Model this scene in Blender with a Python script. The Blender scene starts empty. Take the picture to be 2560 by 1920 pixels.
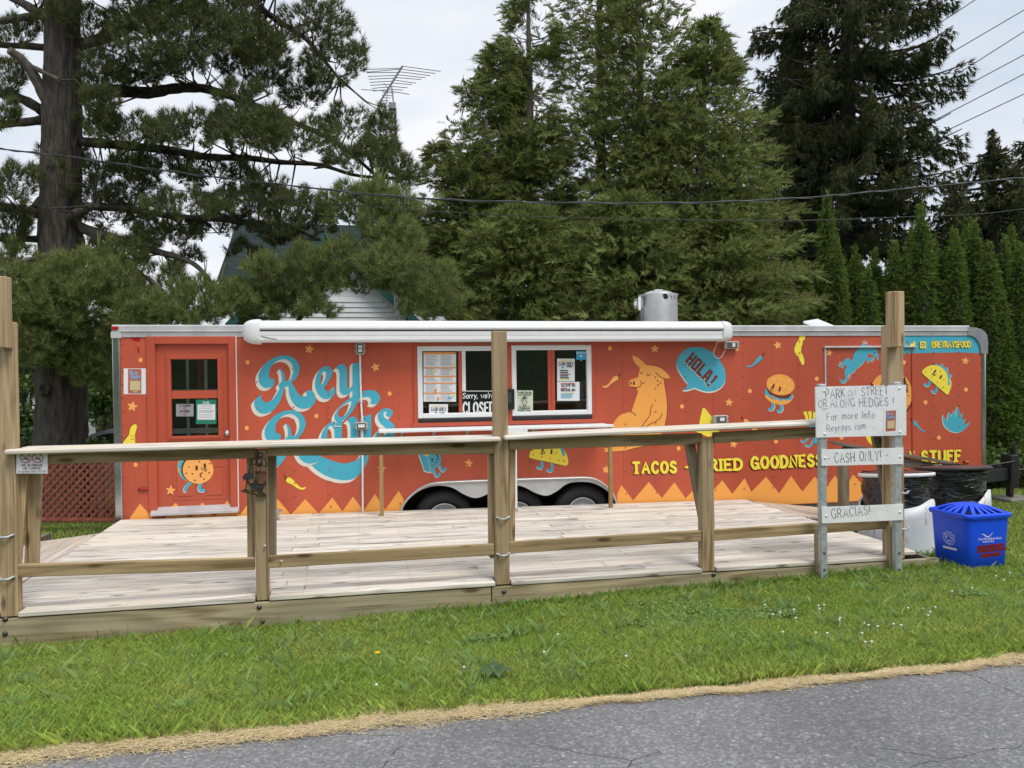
import bpy, bmesh, math, random
import numpy as np
from mathutils import Vector, Matrix
from mathutils.geometry import tessellate_polygon
random.seed(7); RNG = np.random.default_rng(11)
SC = bpy.context.scene
COL = SC.collection

# ------------------------------------------------------------------ camera
F = 1923.0                                   # focal length in pixels of the 2560 px wide photograph
PITCH = math.atan(20 / F); ROLL = 0.012; YAW = math.radians(11.1)
FW = np.array([math.sin(YAW) * math.cos(PITCH), math.cos(YAW) * math.cos(PITCH), -math.sin(PITCH)])
_r0 = np.array([math.cos(YAW), -math.sin(YAW), 0.0]); _u0 = np.cross(_r0, FW)
RT = _r0 * math.cos(ROLL) - _u0 * math.sin(ROLL); UP = np.cross(RT, FW)
CAM = np.array([0.0, 0.0, 1.62])             # eye height above the road, metres
cam = bpy.data.cameras.new('camera'); cam_o = bpy.data.objects.new('camera', cam); COL.objects.link(cam_o)
cam.sensor_width = 36; cam.lens = 36 * F / 2560; cam.clip_start = 0.05; cam.clip_end = 900
cam_o.matrix_world = Matrix(((RT[0], UP[0], -FW[0], CAM[0]), (RT[1], UP[1], -FW[1], CAM[1]),
                             (RT[2], UP[2], -FW[2], CAM[2]), (0, 0, 0, 1)))
SC.camera = cam_o
SC.view_settings.view_transform = 'Standard'; SC.view_settings.look = 'None'
SC.view_settings.gamma = 1.0; SC.view_settings.use_curve_mapping = False
SC.view_settings.exposure = 0.6
SC.cycles.max_bounces = 6; SC.cycles.transparent_max_bounces = 12
SC.cycles.use_denoising = True

# ------------------------------------------------------------------ sky and sun (bright overcast)
SUN_EL, SUN_AZ = math.radians(58), math.radians(150)      # azimuth clockwise from +y: behind the camera, to the right
w = bpy.data.worlds.new('World'); SC.world = w; w.use_nodes = True
nt = w.node_tree; N = nt.nodes; L = nt.links; N.clear()
out = N.new('ShaderNodeOutputWorld'); bg = N.new('ShaderNodeBackground'); bg.inputs[1].default_value = 0.1
sky = N.new('ShaderNodeTexSky'); sky.sky_type = 'NISHITA'; sky.sun_disc = False
sky.sun_elevation = SUN_EL; sky.sun_rotation = SUN_AZ
tc = N.new('ShaderNodeTexCoord'); mp = N.new('ShaderNodeMapping'); mp.inputs['Scale'].default_value = (1.0, 1.0, 2.2)
n1 = N.new('ShaderNodeTexNoise'); n1.inputs['Scale'].default_value = 2.6; n1.inputs['Detail'].default_value = 5; n1.inputs['Roughness'].default_value = 0.5
cr = N.new('ShaderNodeValToRGB'); e = cr.color_ramp.elements
e[0].position = 0.36; e[0].color = (0.66, 0.73, 0.83, 1); e[1].position = 0.62; e[1].color = (0.95, 0.96, 0.985, 1)
ml = N.new('ShaderNodeVectorMath'); ml.operation = 'SCALE'; ml.inputs['Scale'].default_value = 7.0
mx = N.new('ShaderNodeMix'); mx.data_type = 'RGBA'; mx.inputs[0].default_value = 0.93
L.new(tc.outputs['Generated'], mp.inputs[0]); L.new(mp.outputs[0], n1.inputs['Vector']); L.new(n1.outputs['Fac'], cr.inputs[0])
L.new(cr.outputs[0], ml.inputs[0]); L.new(sky.outputs[0], mx.inputs[6]); L.new(ml.outputs[0], mx.inputs[7])
L.new(mx.outputs[2], bg.inputs[0]); L.new(bg.outputs[0], out.inputs[0])
sl = bpy.data.lights.new('sun', 'SUN'); sl.energy = 1.5; sl.angle = math.radians(24); sl.color = (1.0, 0.96, 0.9)
so = bpy.data.objects.new('sun', sl); COL.objects.link(so)
sd = Vector((math.sin(SUN_AZ) * math.cos(SUN_EL), math.cos(SUN_AZ) * math.cos(SUN_EL), math.sin(SUN_EL)))
so.rotation_euler = (-sd).to_track_quat('-Z', 'Y').to_euler(); so.location = sd * 40

# ------------------------------------------------------------------ pixel -> place helpers
def ray(px, py): return FW + RT * ((px - 1280) / F) - UP * ((py - 960) / F)
def at(px, py, Y):                           # point seen at a pixel, on the upright plane y = Y
    r = ray(px, py); return CAM + r * ((Y - CAM[1]) / r[1])
def atz(px, py, Z):
    r = ray(px, py); return CAM + r * ((Z - CAM[2]) / r[2])
def atd(px, py, d): return CAM + ray(px, py) * d

# ------------------------------------------------------------------ materials
def srgb(*c):
    if len(c) == 1 and isinstance(c[0], str): c = [int(c[0][i:i + 2], 16) for i in (0, 2, 4)]
    return tuple(((v / 255) / 12.92 if v / 255 <= .04045 else ((v / 255 + .055) / 1.055) ** 2.4) for v in c)
def newmat(name):
    m = bpy.data.materials.new(name); m.use_nodes = True
    return m, m.node_tree.nodes, m.node_tree.links, m.node_tree.nodes['Principled BSDF']
def M(name, col, rough=.55, metal=0., var=0., vs=4., bump=0., bs=60., spec=.5, rand=0., isl=0., stretch=(1, 1, 1), coat=0., col2=None, alpha=None, trans=0.):
    m, N, L, b = newmat(name)
    b.inputs['Base Color'].default_value = (*col, 1); b.inputs['Roughness'].default_value = rough
    b.inputs['Metallic'].default_value = metal; b.inputs['Specular IOR Level'].default_value = spec
    if coat: b.inputs['Coat Weight'].default_value = coat; b.inputs['Coat Roughness'].default_value = .15
    tc = N.new('ShaderNodeTexCoord'); mp = N.new('ShaderNodeMapping'); mp.inputs['Scale'].default_value = stretch
    L.new(tc.outputs['Object'], mp.inputs[0])
    src = None
    if var or col2:
        n = N.new('ShaderNodeTexNoise'); n.inputs['Scale'].default_value = vs; n.inputs['Detail'].default_value = 6
        L.new(mp.outputs[0], n.inputs['Vector'])
        r = N.new('ShaderNodeValToRGB'); e = r.color_ramp.elements; e[0].position = .3; e[1].position = .7
        c2 = col2 or tuple(min(1, c * (1 + var)) for c in col); c1 = col if col2 else tuple(c * (1 - var) for c in col)
        e[0].color = (*c1, 1); e[1].color = (*c2, 1); L.new(n.outputs['Fac'], r.inputs[0]); src = r.outputs[0]
    if rand or isl:
        h = N.new('ShaderNodeHueSaturation'); h.inputs['Color'].default_value = (*col, 1)
        if src: L.new(src, h.inputs['Color'])
        if rand: o = N.new('ShaderNodeObjectInfo').outputs['Random']
        else: o = N.new('ShaderNodeNewGeometry').outputs['Random Per Island']
        mr = N.new('ShaderNodeMapRange'); a = rand or isl; mr.inputs[3].default_value = 1 - a; mr.inputs[4].default_value = 1 + a
        L.new(o, mr.inputs[0]); L.new(mr.outputs[0], h.inputs['Value'])
        if isl:
            m2 = N.new('ShaderNodeMath'); m2.operation = 'MULTIPLY'; m2.inputs[1].default_value = 7.31
            fr = N.new('ShaderNodeMath'); fr.operation = 'FRACT'; mr2 = N.new('ShaderNodeMapRange')
            mr2.inputs[3].default_value = .475; mr2.inputs[4].default_value = .525
            L.new(o, m2.inputs[0]); L.new(m2.outputs[0], fr.inputs[0]); L.new(fr.outputs[0], mr2.inputs[0]); L.new(mr2.outputs[0], h.inputs['Hue'])
        src = h.outputs[0]
    if src: L.new(src, b.inputs['Base Color'])
    if bump:
        n = N.new('ShaderNodeTexNoise'); n.inputs['Scale'].default_value = bs; n.inputs['Detail'].default_value = 4
        L.new(mp.outputs[0], n.inputs['Vector']); bp = N.new('ShaderNodeBump'); bp.inputs['Strength'].default_value = bump
        bp.inputs['Distance'].default_value = .02 if bump < 1 else .12
        L.new(n.outputs['Fac'], bp.inputs['Height']); L.new(bp.outputs[0], b.inputs['Normal'])
    if trans:
        t = N.new('ShaderNodeBsdfTranslucent'); ms = N.new('ShaderNodeMixShader'); ms.inputs[0].default_value = trans
        if src: L.new(src, t.inputs[0])
        else: t.inputs[0].default_value = (*col, 1)
        L.new(b.outputs[0], ms.inputs[1]); L.new(t.outputs[0], ms.inputs[2])
        L.new(ms.outputs[0], N['Material Output'].inputs[0])
    return m
def wood(name, c1, c2, c3, axis='x', rough=.75, gs=1., rand=.12, knots=True, wear=None):
    """sawn lumber: long grain along one axis, broad tone drift, dark knots"""
    m, N, L, b = newmat(name); b.inputs['Roughness'].default_value = rough; b.inputs['Specular IOR Level'].default_value = .25
    tc = N.new('ShaderNodeTexCoord'); oi = N.new('ShaderNodeObjectInfo')
    off = N.new('ShaderNodeVectorMath'); off.operation = 'MULTIPLY_ADD'; off.inputs[1].default_value = (37., 23., 51.)
    cb = N.new('ShaderNodeCombineXYZ')
    for i in range(3): L.new(oi.outputs['Random'], cb.inputs[i])
    L.new(cb.outputs[0], off.inputs[0]); L.new(tc.outputs['Object'], off.inputs[2])
    def stretched(s_long, s_cross):
        mp = N.new('ShaderNodeMapping'); k = 'xyz'.index(axis); s = [s_cross * gs] * 3; s[k] = s_long * gs
        mp.inputs['Scale'].default_value = s; L.new(off.outputs[0], mp.inputs[0]); return mp.outputs[0]
    n = N.new('ShaderNodeTexNoise'); n.inputs['Scale'].default_value = 1; n.inputs['Detail'].default_value = 7; n.inputs['Roughness'].default_value = .65
    n.inputs['Distortion'].default_value = .6; L.new(stretched(.9, 26), n.inputs['Vector'])
    wv = N.new('ShaderNodeTexNoise'); wv.inputs['Scale'].default_value = 1; wv.inputs['Detail'].default_value = 1.5; L.new(stretched(.7, 7), wv.inputs['Vector'])
    rg = N.new('ShaderNodeMath'); rg.operation = 'MULTIPLY'; rg.inputs[1].default_value = 34; L.new(wv.outputs['Fac'], rg.inputs[0])
    sn = N.new('ShaderNodeMath'); sn.operation = 'SINE'; L.new(rg.outputs[0], sn.inputs[0])
    ad = N.new('ShaderNodeMath'); ad.operation = 'MULTIPLY_ADD'; ad.inputs[1].default_value = .085; L.new(sn.outputs[0], ad.inputs[0]); L.new(n.outputs['Fac'], ad.inputs[2])
    r = N.new('ShaderNodeValToRGB'); e = r.color_ramp.elements; e[0].position = .36; e[0].color = (*c1, 1); e[1].position = .62; e[1].color = (*c2, 1)
    L.new(ad.outputs[0], r.inputs[0])
    n2 = N.new('ShaderNodeTexNoise'); n2.inputs['Scale'].default_value = 1; n2.inputs['Detail'].default_value = 4; L.new(stretched(1.3, 4.5), n2.inputs['Vector'])
    r2 = N.new('ShaderNodeValToRGB'); e = r2.color_ramp.elements; e[0].position = .42; e[0].color = (0, 0, 0, 1); e[1].position = .68; e[1].color = (1, 1, 1, 1)
    L.new(n2.outputs['Fac'], r2.inputs[0])
    mx = N.new('ShaderNodeMix'); mx.data_type = 'RGBA'; L.new(r2.outputs[0], mx.inputs[0]); L.new(r.outputs[0], mx.inputs[6]); mx.inputs[7].default_value = (*c3, 1)
    src = mx.outputs[2]
    if knots:
        v = N.new('ShaderNodeTexVoronoi'); v.inputs['Scale'].default_value = 1; L.new(stretched(2.6, 9), v.inputs['Vector'])
        r3 = N.new('ShaderNodeValToRGB'); e = r3.color_ramp.elements; e[0].position = .09; e[0].color = (.16, .10, .07, 1); e[1].position = .2; e[1].color = (1, 1, 1, 1)
        L.new(v.outputs['Distance'], r3.inputs[0])
        mk = N.new('ShaderNodeMix'); mk.data_type = 'RGBA'; mk.blend_type = 'MULTIPLY'; mk.inputs[0].default_value = .75
        L.new(src, mk.inputs[6]); L.new(r3.outputs[0], mk.inputs[7]); src = mk.outputs[2]
    ck = N.new('ShaderNodeTexNoise'); ck.inputs['Scale'].default_value = 1; ck.inputs['Detail'].default_value = 2; ck.inputs['Distortion'].default_value = .3; L.new(stretched(.55, 38), ck.inputs['Vector'])
    rk = N.new('ShaderNodeValToRGB'); e = rk.color_ramp.elements; e[0].position = .665; e[0].color = (1, 1, 1, 1); e[1].position = .71; e[1].color = (.30, .26, .22, 1); L.new(ck.outputs['Fac'], rk.inputs[0])
    mc = N.new('ShaderNodeMix'); mc.data_type = 'RGBA'; mc.blend_type = 'MULTIPLY'; mc.inputs[0].default_value = .8; L.new(src, mc.inputs[6]); L.new(rk.outputs[0], mc.inputs[7]); src = mc.outputs[2]
    h = N.new('ShaderNodeHueSaturation'); mr = N.new('ShaderNodeMapRange'); mr.inputs[3].default_value = 1 - rand; mr.inputs[4].default_value = 1 + rand
    L.new(oi.outputs['Random'], mr.inputs[0]); L.new(mr.outputs[0], h.inputs['Value']); L.new(src, h.inputs['Color']); L.new(h.outputs[0], b.inputs['Base Color'])
    bp = N.new('ShaderNodeBump'); bp.inputs['Strength'].default_value = .35; bp.inputs['Distance'].default_value = .004
    L.new(ad.outputs[0], bp.inputs['Height']); L.new(bp.outputs[0], b.inputs['Normal'])
    return m

# ------------------------------------------------------------------ objects
def tag(o, label=None, cat=None, group=None, kind=None, category=None):
    for k, v in (('label', label), ('category', cat or category), ('group', group), ('kind', kind)):
        if v: o[k] = v
    return o
def empty(name, loc, label, cat, group=None):
    o = bpy.data.objects.new(name, None); o.location = loc; COL.objects.link(o); o.empty_display_size = .2
    return tag(o, label, cat, group)
def link(name, me, parent=None, local=False, **kw):
    o = bpy.data.objects.new(name, me); COL.objects.link(o)
    if parent is not None:
        o.parent = parent
        if parent.type == 'EMPTY' and not local: o.matrix_parent_inverse = Matrix.Translation(parent.location).inverted()
    return tag(o, **kw)
class MB:
    """collects shapes; build() links them as one mesh object"""
    def __init__(s): s.v = []; s.f = []; s.m = []; s.sm = []
    def add(s, vs, fs, mi=0, smooth=False):
        k = len(s.v); s.v += [tuple(p) for p in vs]
        for f in fs: s.f.append([i + k for i in f]); s.m.append(mi); s.sm.append(smooth)
        return s
    def box(s, a, b, mi=0, ch=0., mat=None):
        """box between two corners with a small chamfer on every edge"""
        a, b = np.minimum(a, b), np.maximum(a, b)
        ch = min(ch, .45 * min(b - a))
        if ch <= 0:
            vs = [(x, y, z) for x in (a[0], b[0]) for y in (a[1], b[1]) for z in (a[2], b[2])]
            fs = [(0, 1, 3, 2), (4, 6, 7, 5), (0, 4, 5, 1), (2, 3, 7, 6), (0, 2, 6, 4), (1, 5, 7, 3)]
        else:
            vs = []; idx = {}
            for ax in range(3):
                for sx in (0, 1):
                    for sy in (0, 1):
                        for sz in (0, 1):
                            sg = (sx, sy, sz); p = []
                            for k in range(3):
                                e = (a, b)[sg[k]][k]; p.append(e if k == ax else e + (ch if sg[k] == 0 else -ch))
                            idx[(ax, sg)] = len(vs); vs.append(p)
            fs = []
            for ax in range(3):
                o = [k for k in range(3) if k != ax]
                for sv in (0, 1):
                    q = []
                    for u, v in ((0, 0), (1, 0), (1, 1), (0, 1)):
                        g = [0, 0, 0]; g[ax] = sv; g[o[0]] = u; g[o[1]] = v; q.append(idx[(ax, tuple(g))])
                    fs.append(q)
                for u in (0, 1):                       # edges running along ax
                    for v in (0, 1):
                        g0 = [0, 0, 0]; g0[o[0]] = u; g0[o[1]] = v; g1 = g0[:]; g1[ax] = 1
                        fs.append((idx[(o[0], tuple(g0))], idx[(o[0], tuple(g1))], idx[(o[1], tuple(g1))], idx[(o[1], tuple(g0))]))
            for sx in (0, 1):
                for sy in (0, 1):
                    for sz in (0, 1): fs.append([idx[(k, (sx, sy, sz))] for k in range(3)])
        if mat is not None: vs = [tuple(mat @ Vector(p)) for p in vs]
        return s.add(vs, fs, mi)
    def bar(s, p, q, w, h, mi=0, ch=.003, up=(0, 0, 1)):
        """rectangular bar from p to q, w across (horizontal), h along 'up'"""
        p, q = Vector(p), Vector(q); d = q - p; l = d.length; x = d / l; y = Vector(up).cross(x)
        if y.length < 1e-5: y = Vector((0, 1, 0)).cross(x)
        y.normalize(); z = x.cross(y)
        mt = Matrix(((x[0], y[0], z[0], p[0]), (x[1], y[1], z[1], p[1]), (x[2], y[2], z[2], p[2]), (0, 0, 0, 1)))
        return s.box((0, -w / 2, -h / 2), (l, w / 2, h / 2), mi, ch, mt)
    def tube(s, pts, r, n=8, mi=0, cap=True, smooth=True):
        pts = [Vector(p) for p in pts]; rs = r if hasattr(r, '__len__') else [r] * len(pts)
        vs = []; up = Vector((0.13, .31, 1)).normalized()
        for i, p in enumerate(pts):
            d = (pts[min(i + 1, len(pts) - 1)] - pts[max(i - 1, 0)]).normalized()
            if abs(d.dot(up)) > .95: up = Vector((1, .2, .1)).normalized()
            x = d.cross(up).normalized(); y = d.cross(x)
            for k in range(n):
                a = 2 * math.pi * k / n; vs.append(p + (x * math.cos(a) + y * math.sin(a)) * rs[i])
        fs = [(i * n + k, i * n + (k + 1) % n, (i + 1) * n + (k + 1) % n, (i + 1) * n + k) for i in range(len(pts) - 1) for k in range(n)]
        s.add(vs, fs, mi, smooth)
        if cap: s.add([tuple(v) for v in vs[:n]], [tuple(range(n))], mi); s.add([tuple(v) for v in vs[-n:]], [tuple(range(n))], mi)
        return s
    def lathe(s, prof, c, n=24, mi=0, axis='z', smooth=True, mi_list=None):
        vs = []; c = np.array(c, float)
        for r, h in prof:
            for k in range(n):
                a = 2 * math.pi * k / n; u, v = r * math.cos(a), r * math.sin(a)
                vs.append(c + {'z': (u, v, h), 'y': (u, h, v), 'x': (h, u, v)}[axis])
        k0 = len(s.v); s.v += [tuple(p) for p in vs]
        for i in range(len(prof) - 1):
            for k in range(n):
                s.f.append([k0 + i * n + k, k0 + i * n + (k + 1) % n, k0 + (i + 1) * n + (k + 1) % n, k0 + (i + 1) * n + k])
                s.m.append(mi_list[i] if mi_list else mi); s.sm.append(smooth)
        return s
    def poly(s, loops, fn, mi=0):
        """fill a 2-D outline (first loop) with holes (other loops); fn maps (u, v) to a point"""
        if isinstance(loops[0], Strip): return s.add([fn(p[0], p[1]) for p in loops[0]], loops[0].faces(), mi)
        l3 = [[Vector((p[0], p[1], 0)) for p in lp] for lp in loops]
        tr = tessellate_polygon(l3); flat = [p for lp in loops for p in lp]
        return s.add([fn(p[0], p[1]) for p in flat], [tuple(t) for t in tr], mi)
    def prism(s, loop, fn, d, mi=0, ch=0):
        """outline extruded: front face fn(u,v), back face displaced by vector d"""
        loop = [(p[0], p[1]) for p in loop]; n = len(loop); d = np.array(d, float)
        fr = [np.array(fn(*p), float) for p in loop]
        tr = tessellate_polygon([[Vector((p[0], p[1], 0)) for p in loop]])
        s.add(fr, [tuple(t) for t in tr], mi); s.add([p + d for p in fr], [tuple(reversed(t)) for t in tr], mi)
        return s.add(fr + [p + d for p in fr], [(i, (i + 1) % n, (i + 1) % n + n, i + n) for i in range(n)], mi)
    def mesh(s, name, mats):
        me = bpy.data.meshes.new(name); me.from_pydata(s.v, [], s.f)
        for m in (mats if isinstance(mats, (list, tuple)) else [mats]): me.materials.append(m)
        me.polygons.foreach_set('material_index', s.m); me.polygons.foreach_set('use_smooth', s.sm)
        bm = bmesh.new(); bm.from_mesh(me); bmesh.ops.recalc_face_normals(bm, faces=bm.faces); bm.to_mesh(me); bm.free()
        me.update(); return me
    def build(s, name, mats, parent=None, **kw): return link(name, s.mesh(name, mats), parent, **kw)
def np_mesh(name, v, f, mat, parent=None, smooth=False, **kw):
    """fast mesh from numpy arrays, all faces with the same number of corners"""
    me = bpy.data.meshes.new(name); v = np.ascontiguousarray(v, np.float32); f = np.ascontiguousarray(f, np.int32)
    nf, k = f.shape; me.vertices.add(len(v)); me.vertices.foreach_set('co', v.ravel())
    me.loops.add(nf * k); me.loops.foreach_set('vertex_index', f.ravel()); me.polygons.add(nf)
    me.polygons.foreach_set('loop_start', np.arange(0, nf * k, k, dtype=np.int32)); me.polygons.foreach_set('loop_total', np.full(nf, k, np.int32))
    if smooth: me.polygons.foreach_set('use_smooth', np.ones(nf, bool))
    me.update(calc_edges=True)
    for m in (mat if isinstance(mat, (list, tuple)) else [mat]): me.materials.append(m)
    return link(name, me, parent, **kw)
def spline(pts, closed=True, seg=6):
    """Catmull-Rom through points; a third element marks a sharp corner"""
    P = [(p[0], p[1]) for p in pts]; C = [len(p) > 2 for p in pts]; n = len(P); out = []
    for i in range(n if closed else n - 1):
        p1, p2 = P[i], P[(i + 1) % n]
        p0 = p1 if C[i] or (not closed and i == 0) else P[i - 1]
        p3 = p2 if C[(i + 1) % n] or (not closed and i == n - 2) else P[(i + 2) % n]
        for k in range(seg):
            t = k / seg; t2, t3 = t * t, t * t * t
            out.append(tuple(.5 * (2 * p1[j] + (p2[j] - p0[j]) * t + (2 * p0[j] - 5 * p1[j] + 4 * p2[j] - p3[j]) * t2 + (3 * p1[j] - p0[j] - 3 * p2[j] + p3[j]) * t3) for j in (0, 1)))
    if not closed: out.append(P[-1])
    return out
class Strip(list):
    """pen stroke outline that knows its two sides, so that it can be filled even where it closes on itself"""
    def __init__(s, pts, n, nc, closed=False): list.__init__(s, pts); s.n, s.nc, s.closed = n, nc, closed
    def faces(s):
        n, c = s.n, s.nc; R = lambda i: n + c + (n - 1 - i)
        return [(i, i + 1, R(i + 1), R(i)) for i in range(n - 1)] + [] if s.closed else [(i, i + 1, R(i + 1), R(i)) for i in range(n - 1)] + [tuple(range(n - 1, n + c + 1)), tuple(range(2 * n + c - 1, 2 * n + 2 * c)) + (0,)]
def ribbon(pts, w, n_cap=4):
    """outline of a pen stroke of width w (round ends)"""
    P = [np.array(p[:2], float) for p in pts]; Lf, Rg = [], []
    ws = w if hasattr(w, '__len__') else [w] * len(P)
    cl = len(P) > 4 and np.linalg.norm(P[0] - P[-1]) < 1e-6
    for i, p in enumerate(P):
        d = P[1] - P[-2] if cl and i in (0, len(P) - 1) else P[min(i + 1, len(P) - 1)] - P[max(i - 1, 0)]; d = d / (np.linalg.norm(d) + 1e-9); nn = np.array((-d[1], d[0])) * ws[i] / 2
        Lf.append(p + nn); Rg.append(p - nn)
    def cap(p, d, r): return [p + r * (math.cos(a) * d + math.sin(a) * np.array((-d[1], d[0]))) for a in np.linspace(math.pi / 2, -math.pi / 2, n_cap + 2)[1:-1]]
    de = P[-1] - P[-2]; de = de / (np.linalg.norm(de) + 1e-9); ds = P[0] - P[1]; ds = ds / (np.linalg.norm(ds) + 1e-9)
    return Strip([tuple(p) for p in Lf + cap(P[-1], de, ws[-1] / 2) + Rg[::-1] + cap(P[0], ds, ws[0] / 2)], len(P), n_cap, cl)
def ell(cx, cy, rx, ry=None, n=20, rot=0):
    ry = ry or rx; c, s_ = math.cos(rot), math.sin(rot)
    return [(cx + rx * math.cos(a) * c - ry * math.sin(a) * s_, cy + rx * math.cos(a) * s_ + ry * math.sin(a) * c) for a in np.linspace(0, 2 * math.pi, n, endpoint=False)]
def Z(x0, y0, k): return lambda pts: [(x0 + p[0] / k, y0 + p[1] / k, *p[2:]) for p in pts]   # enlarged-view pixels -> photograph pixels

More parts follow.
